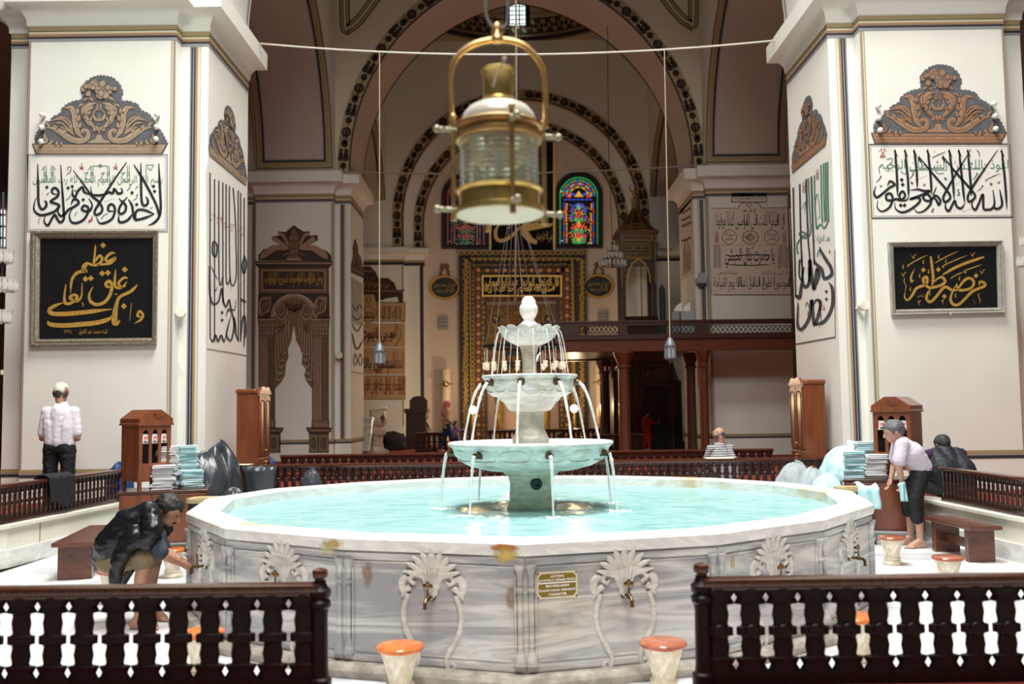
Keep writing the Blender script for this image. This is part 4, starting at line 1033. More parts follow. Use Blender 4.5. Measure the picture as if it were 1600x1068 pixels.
    for sx in (-1, 1):
        for sy in (-1, 1): q = MB(); q.box((sx * (wdt / 2 - .03) - .02, sy * (dep / 2 - .03) - .02, 0), (sx * (wdt / 2 - .03) + .02, sy * (dep / 2 - .03) + .02, z0 - .03)); q.build('leg', WOODC, r, world=False, smooth=None)
    # a stack of folded sheets inside behind the first arch
    return r
def at_desk(c, rz, x, y, z=.781):
    v = Matrix.Rotation(rz, 3, 'Z') @ Vector((x, y, z)); return Vector(c) + v
arched_cabinet('small gabled wooden cabinet with three arched openings, standing left of the pale towel stacks', at_desk(DKL, radians(14), -.25, .02), radians(50), .44, .44, 1.02)
arched_cabinet('small gabled wooden cabinet with three arched openings, behind the bending man', at_desk(DKR, radians(-15), .24, .04), radians(-40), .48, .46, 1.06)
def wardrobe(label, c, rz, wdt=.62, dep=.5, H=1.62):
    r = thing('wardrobe', label, 'wardrobe', c, rz)
    q = MB(); q.box((-wdt / 2, -dep / 2, 0), (wdt / 2, dep / 2, H - .12)); q.build('carcass', WOODC, r, world=False, smooth=None, bevel=.004)
    q = MB(); pts = [(-wdt / 2 - .02, H - .12), (wdt / 2 + .02, H - .12)]
    top = [(wdt / 2 + .02 - (wdt + .04) * i / 24, H - .10 + .10 * (max(0, sin(pi * i / 24)) ** .8) - .02 * cos(4 * pi * i / 24)) for i in range(25)]
    q.prism(pts + top, -dep / 2 - .03, -dep / 2 + .02, f=lambda x, z, y: (x, y, z)); q.build('crest', WOODC, r, world=False, smooth=40)
    q = MB(); q.box((-wdt / 2 - .02, -dep / 2 + .02, H - .12), (wdt / 2 + .02, dep / 2 + .02, H - .04)); q.build('top', WOODC, r, world=False, smooth=None, bevel=.03)
    for sg in (-1, 1):
        for z0, z1, nm in ((.62, H - .15, 1), (.06, .58, 0)):
            x0, x1 = (sg * .01, sg * (wdt / 2 - .015)) if sg > 0 else (sg * (wdt / 2 - .015), sg * .01)
            q = MB(); q.box((x0, -dep / 2 - .02, z0), (x1, -dep / 2, z1)); d_ = q.build('door', WOODC, r, world=False, smooth=None, bevel=.005)
            q = MB(); xm, hw = (x0 + x1) / 2, (x1 - x0) / 2 - .05
            zt = z1 - .07
            loop = [(xm - hw, z0 + .05), (xm + hw, z0 + .05), (xm + hw, zt - .05)] + [(xm + hw * cos(pi * i / 8), zt - .05 + .05 * sin(pi * i / 8)) for i in range(1, 9)] + [(xm - hw, z0 + .05)]
            q.tube([(x, -dep / 2 - .022, z) for x, z in loop], .009, 6); q.build('door_moulding', WOODR, d_, world=False)
            q = MB(); q.ball((sg * .035, -dep / 2 - .035, z0 + .08 if nm else z1 - .06), .014); q.build('knob', mat('brass_knob', (.55, .38, .12), .3, metal=1), d_, world=False)
    return r
WL = W(392, 640, Y=15.9); WR_ = W(1266, 640, Y=15.7)
wardrobe('tall wooden wardrobe with arched crest against the left near pier', (-4.155, 15.2, ZR), radians(90), .68, .34, 1.71)
wardrobe('tall wooden wardrobe with arched crest against the right near pier', (4.72, 15.2, ZR), radians(-90), .68, .34, 1.74)

# ================================================================== folded towels, one object each
TW = mat('towel_white', (.84, .84, .86), .95, bump=.4, bscale=160); TB = mat('towel_blue', (.50, .80, .84), .95, bump=.4, bscale=160); TBP = mat('towel_pale_blue', (.66, .86, .88), .95, bump=.4, bscale=160)
def towel_mesh(seed, wdt=.27, dep=.2, t=.036):
    rr = random.Random(seed); q = MB()
    for k in range(3):
        z0 = t / 3 * k; rows = []
        dx = (rr.random() - .5) * .012; dy = (rr.random() - .5) * .016
        prof = [(-1, .5), (-.96, .15), (-.8, 0), (.8, 0), (.96, .15), (1, .5), (.96, .85), (.8, 1), (-.8, 1), (-.96, .85)]
        for i in range(9):
            y = -dep / 2 + dep * i / 8; kk = 1 if 0 < i < 8 else .93
            rows.append([(dx + u * wdt / 2 * kk + .004 * rr.random(), dy + y, z0 + (v * .96 if 0 < i < 8 else .3 + .4 * v) * t / 3 + .003 * sin(u * 5 + i + seed)) for u, v in prof])
        q.grid(rows, close=True); q.add(rows[0], [tuple(range(10))]); q.add(rows[-1], [tuple(range(10))])
    o = q.build('folded_towel', TW, None, world=False, smooth=50); me = o.data; bpy.data.objects.remove(o); return me
TWM = [towel_mesh(s) for s in (1, 2, 3, 4)]
TWB = []
for m_ in TWM:
    c_ = m_.copy(); c_.materials.clear(); c_.materials.append(TB); TWB.append(c_)
    c_ = m_.copy(); c_.materials.clear(); c_.materials.append(TBP); TWB.append(c_)
def towel_stack(base, rz, n, blue, where, seed=0, t=.039):
    rr = random.Random(seed + 11)
    for i in range(n):
        me = rr.choice(TWB if blue else TWM)
        o = bpy.data.objects.new('folded_towel', me); COL.objects.link(o)
        o.location = (base[0] + (rr.random() - .5) * .03, base[1] + (rr.random() - .5) * .03, base[2] + .002 + i * t); o.rotation_euler = (0, 0, rz + (rr.random() - .5) * .36)
        pos = 'topmost' if i == n - 1 else 'lowest' if i == 0 else f'{ORD[i]} from the bottom'
        tag(o, f'folded {"light blue" if blue else "white"} towel, {pos} of {where}', 'towel', f'towels of {where}')
rz = radians(14)
towel_stack(at_desk(DKL, rz, -.02, -.17), rz + .1, 8, False, 'the front white stack, left desk', 1)
towel_stack(at_desk(DKL, rz, .02, .06), rz - .1, 14, False, 'the tall white stack, left desk', 2)
towel_stack(at_desk(DKL, rz, .32, -.06), rz + .3, 6, True, 'the low blue stack, left desk', 3)
towel_stack(at_desk(DKL, rz, .24, .19), rz, 14, True, 'the tall blue stack, left desk', 4)
rz = radians(-15)
towel_stack(at_desk(DKR, rz, -.33, -.10), rz, 9, True, 'the front blue stack, right desk', 5)
towel_stack(at_desk(DKR, rz, -.06, -.16), rz - .1, 8, False, 'the white stack, right desk', 6)
towel_stack(at_desk(DKR, rz, -.17, .15), rz + .2, 12, True, 'the rear blue stack, right desk', 7)

# ================================================================== bags
def bag_mesh(name, m, parent, c, size, seed, rough=.16, tie=None, fold=9, lean=(0, 0)):
    """slumped, creased plastic sack: wrinkled blob on a flat foot, gathered at the neck"""
    rr = random.Random(seed); ph = [rr.random() * 6.28 for _ in range(6)]
    NA, NZ = 72, 40; rows = []
    for j in range(NZ + 1):
        f = j / NZ
        prof = (.72 + .28 * min(1, f / .10) ** .5) * (1 - .10 * max(0, f - .1)) * (1 if f < .5 else sqrt(max(0.0, 1 - ((f - .5) / .5) ** 2.2)) + .015)
        row = []
        for i in range(NA):
            a = 2 * pi * i / NA
            d = Vector((cos(a), sin(a), f * 2.2 + seed))
            w1 = mnoise.noise(d * 1.5); w2 = abs(mnoise.noise(Vector((cos(a) * 3 + seed, sin(a) * 3, f * 3.5)))); w3 = abs(mnoise.noise(Vector((cos(a) * 8, sin(a) * 8 + seed, f * 5))))
            k = 1 + .14 * w1 + rough * (.4 - 1.1 * w2) + rough * .5 * (.35 - 1.1 * w3) + .05 * max(0, f - .6) * cos(fold * a + ph[0] + 4 * f)
            r = prof * k
            z = f * (1 + .12 * mnoise.noise(Vector((cos(a), sin(a), seed + 9))))
            row.append((c[0] + (r * cos(a) * size[0] / 2) + lean[0] * f * f, c[1] + r * sin(a) * size[1] / 2 + lean[1] * f * f, c[2] + z * size[2]))
        rows.append(row)
    q = MB(); q.grid(rows, close=True); q.add(rows[0], [tuple(range(NA))]); q.add(rows[-1], [tuple(range(NA))])
    return q.build(name, m, parent, smooth=180)
BAGK = mat('bag_black', (.040, .046, .056), .32, spec=.6, bump=.22, bscale=16); BAGT = mat('bag_clear', (.66, .74, .78), .22, trans=.35, alpha=.8, bump=.5, bscale=20, ior=1.15); BAGB = mat('bag_pale_blue', (.50, .74, .78), .3, bump=.5, bscale=18)
def bag(name, label, c, size, seed, m, **k):
    o = bag_mesh(name, m, None, c, size, seed, **k); tag(o, label, 'bag'); return o
def bx(px, Y): return W(px, 740, Y=Y).x
bag('garbage_bag', 'big black garbage bag leaning at the front of the left heap', (bx(316, 13.35), 13.35, 0), (.66, .56, 1.20), 3, BAGK, lean=(.03, .05))
bag('garbage_bag', 'tall black garbage bag at the right of the left heap', (bx(343, 13.85), 13.85, 0), (.64, .52, 1.28), 8, BAGK)
bag('garbage_bag', 'black garbage bag at the back of the left heap near the cabinet', (bx(293, 13.9), 13.9, 0), (.56, .44, 1.22), 5, BAGK)
bag('garbage_bag', 'small black garbage bag on the ground under the left heap', (bx(366, 13.1), 13.1, 0), (.40, .38, .72), 12, BAGK)
bag('garbage_bag', 'small crumpled black bag peeking over the basin rim', (bx(484, 13.7), 13.8, 0), (.34, .3, .92), 21, BAGK, rough=.34)
bag('laundry_bag', 'large clear plastic bag full of blue towels beside the right desk', (bx(1325, 13.75), 13.75, 0), (.86, .66, 1.16), 31, BAGB)
bag('laundry_bag', 'crumpled clear plastic bag, leftmost of the right heap', (bx(1246, 13.6), 13.7, 0), (.56, .42, .92), 33, BAGT, rough=.30)
bag('laundry_bag', 'pale blue filled bag lying low in front of the large clear one', (bx(1292, 13.0), 13.0, 0), (.50, .46, .80), 36, BAGB)
bag('laundry_bag', 'low whitish bag between the crumpled bag and the pale blue one', (bx(1268, 13.5), 13.45, 0), (.46, .40, .86), 39, BAGT)
# open black sack used as a bin liner
def open_sack(label, c, r, h, seed):
    q = MB(); rr = random.Random(seed); rows = []
    for j in range(15):
        f = j / 14; row = []
        for i in range(48):
            a = 2 * pi * i / 48; k = 1 + .10 * mnoise.noise(Vector((cos(a) * 2, sin(a) * 2, f * 3 + seed))) + .06 * sin(9 * a + 5 * f) * f
            rad = r * (.8 + .25 * f) * k; row.append((c[0] + rad * cos(a), c[1] + rad * sin(a) * .8, c[2] + h * f + (.05 * mnoise.noise(Vector((cos(a) * 2.2, sin(a) * 2.2, seed))) if j == 14 else 0)))
        rows.append(row)
    for j in range(6):
        f = j / 5; rows.append([(c[0] + (x - c[0]) * (.93 - .25 * f), c[1] + (y - c[1]) * (.93 - .25 * f), z - .03 - .22 * f) for x, y, z in rows[14]])
    q.grid(rows, close=True); q.add(rows[0], [tuple(range(48))]); q.add(rows[-1], [tuple(range(48))]); o = q.build('open_sack', BAGK, None, smooth=180); tag(o, label, 'bag')
open_sack('open black sack standing behind the basin by the left heap', (bx(405, 13.6), 13.6, 0), .22, .98, 4)
# ================================================================== bins
def bin_(label, c, draped):
    r = thing('waste_bin', label, 'bin', c); q = MB()
    sq = lambda a, k: (abs(cos(a)) ** .5 * (1 if cos(a) > 0 else -1) * k, abs(sin(a)) ** .5 * (1 if sin(a) > 0 else -1) * k * .8)
    A = [2 * pi * i / 40 for i in range(40)]
    q.grid([[(*sq(a, k), z) for a in A] for k, z in ((.02, 0), (.18, 0), (.19, .02), (.215, .66), (.2, .66), (.16, .05), (.02, .05))], close=True); q.build('bucket', mat('bin_black', (.02, .018, .018), .4), r, world=False, smooth=40)
    q = MB(); q.grid([[(*sq(a, k), z) for a in A] for k, z in ((.222, .65), (.234, .67), (.23, .705), (.21, .71), (.18, .69), (.185, .67), (.222, .65))], close=True); q.build('rim', mat('bin_rim_tan', (.46, .38, .20), .45), r, world=False, smooth=60)
    q = MB(); q.box((-.09, -.185, .30), (.13, -.180, .50)); n_ = q.build('notice', mat('card_white', (.82, .80, .78), .6), r, world=False, smooth=None)
    P = Paint(lambda u, v, h: Vector((u, -.185 - h, v))); 
    for u in (-.07, -.03, .01, .05): P.rect(u, .42, u + .02, .48)
    P.mb.build('notice_lettering', mat('card_red', (.70, .06, .05), .6), n_, world=False, smooth=None)
    return r
pl = W(324, 775, Y=11.8); bin_('black bin with tan rim between the left desk and the basin', (pl.x, 11.8, 0), False)
pr = W(1335, 770, Y=12.1); bin_('black bin with tan rim by the right desk, a blue towel over it', (pr.x, 12.1, 0), True)
q = MB(); rows = []
for i in range(13):
    u = i / 12; row = []
    for j in range(15):
        v = j / 14; x = -.02 + .26 * u; y = -.20 + .02 * sin(u * 9) ; s = v * .44
        if s < .12: p = (x, -.20 + .18 - s * 1.2 + .04, .735 + .035 * sin(u * 6 + v * 5))
        elif s < .18: p = (x, -.20 - (s - .12) * .5 + .04, .73 - (s - .12) * .4)
        else: p = (x + .01 * sin(v * 9), -.215 + .012 * sin(u * 12), .706 - (s - .18))
        row.append((pr.x + p[0], 12.1 + p[1], p[2] + .0))
    rows.append(row)
q.grid(rows); o = q.build('towel', TB, None, smooth=180, solid=.012); tag(o, 'light blue towel hanging over the edge of the right bin', 'towel')
# blue satchel and white papers on the rails
p = W(172, 722, Y=13.5); o = bag_mesh('sports_bag', mat('nylon_blue', (.012, .05, .16), .5, bump=.3, bscale=30), None, (p.x - .06, 13.98, ZR), (.40, .26, .58), 44, rough=.08); tag(o, 'dark blue bag on the carpet behind the left balustrade', 'bag')
p = W(420, 714, Y=16.5); o = bag_mesh('backpack', mat('nylon_blue', (.012, .05, .16), .5), None, (p.x + .03, 16.4, ZR), (.26, .22, .52), 47, rough=.08); tag(o, 'small navy backpack beside the left wardrobe', 'bag')
q = MB(); p = W(376, 718, Y=14.58); q.box((p.x - .17, 14.46, ZW + .47), (p.x + .17, 14.70, ZW + .478)); o = q.build('paper', mat('paper_cream', (.80, .74, .58), .7), None, smooth=None); tag(o, 'cream paper lying on the long balustrade by the left wardrobe', 'paper')
# black jacket hung over the left balustrade
def jacket():
    rail = off_line([(-5.5, 14.5)] + LEFT_LINE[1:6], -.15); a = Vector((-5.865, 12.55, 0)); b = Vector((-5.915, 11.97, 0)); t = (b - a).normalized(); n = Vector((-t.y, t.x, 0))
    if n.x < 0: n = -n
    q = MB(); rows = []; zt = ZW + .478
    for i in range(25):
        u = i / 24; row = []
        for j in range(31):
            v = j / 30; s = -.22 + .68 * v
            base = a + t * (.05 + .55 * u * (1 - .25 * max(0, s))); fold = .030 * sin(u * 17 + v * 2) + .014 * sin(u * 31 + 7 * v)
            r_ = .075
            if s < -.09: p = base - n * (r_ + .02) + Vector((0, 0, zt + (s + .09) * .9))
            elif s < .09: an = s / .09 * pi / 2; p = base + n * (r_ + .01) * sin(an) + Vector((0, 0, zt + .035 * cos(an)))
            else: p = base + n * (r_ + .02 + max(0, fold)) + Vector((0, 0, zt - (s - .09) * (.95 + .12 * sin(u * 5))))
            row.append(p)
        rows.append(row)
    q.grid(rows); o = q.build('jacket', mat('cloth_black', (.016, .016, .018), .8, bump=.4, bscale=60), None, smooth=180, solid=.02); tag(o, 'black jacket draped over the left balustrade', 'jacket')
jacket()
# ================================================================== painted work on the near piers
def strokes(P, S, w, **k):
    for s in S: P.stroke(s, w, **k)
def kufic(P, body, x0, y0, x1, y1): paint_text(P, body, x0, y0, x1, y1)
# --- left front panel
f = wallfn(Y=PY1, s=6.957, ox=40, oy=235)
B = Paint(f); B.h = .010; G = Paint(f); G.h = .008; RD = Paint(f); RD.h = .008; GB = Paint(f); GB.h = .006; CR = Paint(f); CR.h = .004
CR.rect(20, 42, 1545, 880); GB.frame(18, 40, 1548, 885, 16); GB.frame(46, 66, 1520, 860, 5)
strokes(B, [
 [(1450,140),(1462,400),(1472,620),(1455,720),(1400,785),(1335,815)], [(1180,155),(1300,350),(1400,540),(1440,640),(1448,720)],
 [(1255,135),(1258,350),(1262,520),(1275,585),(1300,600),(1330,575),(1328,530),(1305,500)],
 [(1120,530),(1160,600),(1172,680),(1190,745),(1240,750),(1330,722),(1402,692)], [(1402,692),(1300,650),(1225,648),(1196,690),(1205,775)],
 [(1165,690),(1120,750),(1060,780),(1018,770),(1015,700)], [(1110,505),(1040,590),(1015,660),(1040,690),(1085,660),(1092,600),(1050,555),(1015,520)],
 [(1040,405),(1055,455),(1010,468),(985,440),(965,420),(950,465),(905,455),(850,482),(770,488),(725,472),(710,390)],
 [(1100,130),(960,330),(800,580),(755,660),(768,700),(825,675),(835,620),(790,550),(720,490),(620,350),(520,215)],
 [(700,482),(640,450),(620,400),(570,445),(542,508),(512,475),(515,410)],
 [(960,660),(905,655),(905,605),(940,585),(972,620),(970,680),(940,745),(870,785),(805,788),(772,720)],
 [(690,520),(726,590),(705,650),(650,662),(615,635),(640,600),(682,620),(680,680),(630,755),(560,788),(500,775),(480,700),(520,620)],
 [(500,590),(515,545),(550,530),(582,570),(530,612),(470,645),(430,690),(385,712),(355,660),(385,600)],
 [(385,155),(400,400),(415,620),(420,740),(380,782),(345,740),(320,700),(285,750),(245,815),(205,770),(222,690)],
 [(350,480),(300,468),(290,430),(325,408),(360,445),(350,500),(275,555),(340,580),(365,600),(330,655),(250,690),(160,702),(97,650),(100,570),(122,510)],
 [(135,145),(140,400),(145,570),(180,640),(228,605),(225,560),(205,545)]], 28, k=6)
for x, y in ((235,400),(465,408),(510,392),(630,535),(1160,460),(1210,588),(1393,390),(1405,445)): B.dia(x, y, 21)
strokes(B, [[(860,560),(980,518)],[(1100,440),(1130,410),(1145,370),(1125,380)],[(1170,545),(1205,520),(1220,480),(1205,490)],[(440,545),(480,510),(490,480)],[(820,750),(860,700),(905,690)],[(540,720),(550,680),(565,675)],[(145,800),(150,745),(165,740)],[(440,270),(490,230),(495,180),(460,190),(470,220)],[(230,490),(245,470),(260,455)],[(190,480),(185,455)],[(1195,420),(1215,395),(1230,395)],[(1355,620),(1370,630),(1385,612)],[(520,450),(545,430),(550,450)]], 7)
kufic(G, "بسم الله الرحمن الرحيم الحمد لله رب العالمين", 80, 270, 1490, 392)
for x in (205,228,283,303,714,735,893,913,1108,1130): G.rect(x - 4, 165, x + 4, 350)
G.rect(735, 165, 893, 172); G.rect(1310, 155, 1400, 162); G.rect(1310, 155, 1318, 335)
for x in (216, 293, 724, 903, 1119): G.ring(x, 255, 10, 17, 10)
G.ring(815, 168, 12, 20, 10)
strokes(G, [[(180,220),(205,175)],[(330,215),(303,175)],[(680,215),(712,172)],[(640,250),(680,240),(650,290),(690,320)],[(820,250),(860,245),(825,290),(860,330)],[(1040,250),(1080,240),(1045,290),(1080,330)],[(1330,180),(1360,215),(1390,165)]], 8, taper=False)
for x, y in ((610, 180), (980, 180)): strokes(RD, [[(x,y-45),(x+6,y-20),(x-8,y)],[(x-26,y-10),(x-10,y+10),(x,y-12),(x+14,y+10),(x+26,y-8)],[(x-22,y+32),(x,y+12),(x+22,y+32),(x,y+18),(x-22,y+32)]], 7)
strokes(RD, [[(725,705),(722,760),(690,775),(715,740)],[(650,770),(665,775)],[(680,800),(690,770)]], 14)
CR.build('painted_field', mat('paint_field', (.80, .78, .72), .7), pier_l); GB.build('painted_frame', GREYB, pier_l); G.build('painted_lettering_green', GREENP, pier_l); RD.build('painted_lettering_red', REDP, pier_l); B.build('painted_calligraphy', INK, pier_l)
# --- right front panel
f = wallfn(Y=PY1, s=6.667, ox=1350, oy=215)
B = Paint(f); B.h = .010; G = Paint(f); G.h = .008; RD = Paint(f); RD.h = .008; GB = Paint(f); GB.h = .006; CR = Paint(f); CR.h = .004
q4 = [(48, 72), (1515, 68), (1550, 828), (80, 838)]
CR.poly(q4)
for a, b in zip(q4, q4[1:] + q4[:1]): GB.stroke([a, b], 13, taper=False)
q5 = [(68, 92), (1495, 88), (1530, 808), (100, 818)]
for a, b in zip(q5, q5[1:] + q5[:1]): GB.stroke([a, b], 4, taper=False)
AL = [[(320,130),(340,400),(346,610)],[(425,130),(455,450),(462,620)],[(520,130),(545,350),(552,530)],[(660,130),(690,400),(702,600)],[(885,130),(920,420),(936,650)],[(985,130),(1020,450),(1045,690)],[(1078,130),(1105,450),(1116,610)],[(1430,130),(1465,450),(1485,750)]]
strokes(B, AL + [
 [(570,200),(720,385),(860,550),(895,625),(845,672),(822,625),(870,525),(960,370),(1112,120)], [(820,195),(960,370),(1110,540),(1155,615),(1095,668),(1078,615),(1130,510),(1250,330),(1388,130)],
 [(1340,545),(1355,690),(1325,742),(1285,750),(1242,735),(1235,590),(1195,680),(1155,752),(1120,705),(1138,640)], [(1410,540),(1435,690),(1400,738),(1360,735),(1345,700)],
 [(1045,690),(1010,735),(965,720),(942,660),(912,710),(878,765),(845,725),(852,650)],
 [(750,515),(722,600),(755,660),(775,700),(792,655),(745,605),(690,655),(640,655),(612,620),(645,588),(688,620),(690,690),(625,760),(555,778),(515,735)],
 [(480,548),(560,540),(620,555),(682,560),(560,612),(478,640),(560,625),(578,665),(490,742),(400,778),(330,745),(315,675)],
 [(462,615),(440,650),(380,650),(368,595),(400,560),(425,605),(385,650),(330,640),(290,655),(232,645),(232,595),(275,585),(295,640),(262,725),(185,768),(135,725),(142,650)],
 [(242,500),(268,455),(318,490),(262,522),(195,580),(130,622),(103,575),(122,500)]], 26)
for s in AL + [[(570,200)],[(820,195)]]: x, y = s[0]; B.poly([(x - 14, y + 14), (x + 2, y - 14), (x + 14, y + 26), (x + 34, y + 78), (x + 10, y + 52), (x - 2, y + 40)])
for x, y in ((390,440),(400,490),(380,705),(420,705)): B.dia(x, y, 22)
strokes(B, [[(1260,460),(1270,440),(1340,405),(1420,370)],[(700,215),(770,180),(855,145)],[(945,490),(1000,460)],[(575,430),(660,390)],[(1020,775),(1110,740)],[(715,160),(740,140)],[(1175,560),(1215,530),(1235,500),(1215,510)],[(1130,440),(1165,400),(1180,370),(1160,380)],[(120,470),(160,430),(178,400),(160,410)],[(465,435),(500,400),(515,370),(495,380)],[(1170,125),(1195,160),(1200,205)],[(965,545),(985,540),(975,565),(995,580),(970,600),(1000,605)],[(700,745),(725,745),(700,770),(730,775)],[(1310,500),(1315,470),(1325,495),(1335,470)],[(835,440),(840,415),(850,440),(862,412)],[(485,485),(490,460),(500,485),(512,460)],[(940,740),(945,770)],[(790,575),(798,590)],[(180,705),(185,660)],[(610,480),(625,500),(640,475)],[(160,495),(172,512),(185,490)],[(1385,460),(1400,475),(1415,452)],[(1285,360),(1295,390)],[(945,235),(955,265)]], 8)
kufic(G, "اعوذ بالله من الشيطان الرجيم", 150, 228, 1500, 378)
G.rect(480, 332, 860, 340); G.rect(1030, 322, 1220, 330); strokes(G, [[(235,230),(285,215),(290,250),(245,300),(265,350)],[(380,345),(410,375),(450,370)],[(740,345),(770,375),(830,370)]], 9, taper=False)
strokes(RD, [[(155,150),(180,115),(182,150)],[(205,150),(207,115),(232,150)],[(182,150),(205,175),(180,205),(205,205),(182,175),(205,150)],[(165,205),(180,180),(170,212)],[(222,205),(207,180),(218,212)]], 6, taper=False)
CR.build('painted_field', mat('paint_field', (.80, .78, .72), .7), pier_r); GB.build('painted_frame', NAVY, pier_r); G.build('painted_lettering_green', GREENP, pier_r); RD.build('painted_lettering_red', REDP, pier_r); B.build('painted_calligraphy', INK, pier_r)
# --- side faces: tall lettering
GRAY = mat('paint_charcoal', (.055, .055, .065), .7)
sf = lambda poly_x, ox, oy, sg: wallfn(X=poly_x, s=2.544, ox=ox, oy=oy, sgn=-sg)
f = sf(lr, 310, 140, 1)
def fnl(u, v, h): p = W(u / 2.544 + 310, v / 2.544 + 140, X=lr); p.x += h; return p
def fnr(u, v, h): p = W(u / 2.544 + 1230, v / 2.544 + 130, X=ll2); p.x -= h; return p
B = Paint(fnl); B.h = .010; RD = Paint(fnl); RD.h = .008; GB = Paint(fnl); GB.h = .006; CR = Paint(fnl); CR.h = .004
CR.poly([(33, 300), (190, 385), (190, 1055), (33, 1028)]); GB.stroke([(33, 1028), (190, 1055)], 3, taper=False)
strokes(B, [[(44,330),(44,660),(45,985)],[(62,355),(62,600),(62,1000)],[(79,360),(79,560),(80,745),(87,775),(95,740)],[(95,368),(95,600),(96,850)],[(108,375),(108,600),(108,745),(116,772),(125,742)],[(121,382),(121,600),(124,745),(135,778),(148,742),(149,650),(146,640)],[(136,390),(140,440),(145,520),(148,640)],[(156,400),(157,700),(157,1000)],[(166,410),(166,700),(166,1000)],[(180,430),(180,700),(180,1020)]], 5, taper=False)
strokes(B, [[(40,700),(42,800),(55,850),(78,840),(90,790),(97,840),(108,862),(120,835),(128,870),(142,872),(148,832)],[(45,985),(55,1000),(66,975),(76,1000),(88,975),(100,1000),(110,965)],[(108,900),(116,875),(128,880),(140,930),(128,995),(110,975),(118,930),(128,895)],[(157,1000),(145,960),(140,905),(150,960)],[(166,1000),(172,920),(182,900),(186,960),(180,1000)],[(62,600),(72,620),(68,660),(55,650),(55,610),(62,600)],[(180,655),(188,690),(180,730),(172,700),(180,655)]], 7)
for x, y in ((92, 885), (172, 835), (182, 842), (92, 915)): B.dia(x, y, 7)
strokes(B, [[(48,700),(62,730),(75,755)],[(172,770),(188,755)],[(62,780),(66,800),(74,780)],[(95,600),(102,620)]], 3)
rr = random.Random(3)
for i in range(46):
    x = 45 + 140 * rr.random(); y = 505 + (x - 45) * .45 + 36 * (rr.random() - .5); RD.stroke([(x, y), (x + 5 * (rr.random() - .3), y + 9 * (rr.random() - .5)), (x + 8 * rr.random(), y + 16 * (rr.random() - .5))], 2.4)
strokes(RD, [[(50,760),(52,800)],[(125,780),(128,800)],[(140,1010),(146,1020)]], 3)
CR.build('painted_field', mat('paint_field', (.80, .78, .72), .7), pier_l); GB.build('painted_frame', GREYB, pier_l); RD.build('painted_lettering_red', mat('paint_red_pale', (.62, .25, .22), .7), pier_l); B.build('painted_calligraphy', GRAY, pier_l)
B = Paint(fnr); B.h = .010; RD = Paint(fnr); RD.h = .008; GB = Paint(fnr); GB.h = .006; CR = Paint(fnr); CR.h = .004; G = Paint(fnr); G.h = .008
CR.poly([(17, 395), (165, 285), (192, 1008), (36, 1038)]); GB.stroke([(36, 1036), (192, 1008)], 4, taper=False); GB.stroke([(192, 1008), (190, 660)], 2, taper=False)
strokes(B, [[(26,415),(30,600),(36,850)],[(52,400),(56,600),(64,800)],[(78,380),(84,600),(92,700),(88,790)],[(98,370),(104,560),(110,720)],[(52,700),(50,760),(60,780),(68,730)]], 7, taper=False)
strokes(B, [[(130,650),(150,690),(175,730),(178,760),(150,775),(140,740),(120,720),(108,700)],[(60,690),(66,800),(90,790),(92,700),(108,820),(120,740),(130,760),(120,800)],[(36,840),(52,850),(60,780)],[(45,870),(44,960),(62,975),(90,930),(100,860),(110,960),(135,880),(120,860),(105,880)],[(110,960),(150,945),(180,890),(182,820),(168,790)],[(130,860),(138,950)]], 13)
for x, y in ((158, 827), (158, 857)): B.dia(x, y, 7)
strokes(B, [[(60,660),(66,690)],[(120,690),(130,660),(136,690)],[(45,720),(50,690)],[(75,890),(82,870),(90,895)]], 3)
strokes(G, [[(136,325),(138,450),(142,555)],[(146,318),(148,450),(152,550)],[(154,315),(156,450),(158,545)],[(162,312),(163,420),(166,540)],[(110,365),(112,480),(118,575)],[(76,385),(80,500),(86,590)],[(86,378),(90,480),(94,560)],[(118,580),(135,560),(150,575),(168,540)],[(40,640),(60,610),(78,600),(60,590),(50,600),(70,615),(92,600),(96,560)],[(40,640),(42,670),(48,676)]], 6.5, taper=False)
strokes(G, [[(112,480),(122,440),(132,520),(122,540)],[(60,500),(75,470),(70,520)]], 3); paint_text(G, "بعد المئات", 108, 600, 172, 640)
for x, y in ((68, 415), (122, 365)): strokes(RD, [[(x,y-25),(x-5,y-10),(x+5,y),(x-5,y+12),(x+5,y+20)],[(x,y-25),(x+5,y-10),(x-5,y),(x+5,y+12),(x-5,y+20)]], 2.2)
strokes(RD, [[(168,660),(172,672),(166,672)],[(82,735),(84,760)],[(48,880),(50,930)],[(82,905),(86,920),(80,920)],[(146,880),(150,900),(142,895)],[(62,985),(66,995)],[(128,965),(130,975)],[(102,800),(106,815)]], 3.5)
CR.build('painted_field', mat('paint_field', (.80, .78, .72), .7), pier_r); GB.build('painted_frame', NAVY, pier_r); RD.build('painted_lettering_red', REDP, pier_r); G.build('painted_lettering_green', GREENP, pier_r); B.build('painted_calligraphy', GRAY, pier_r)

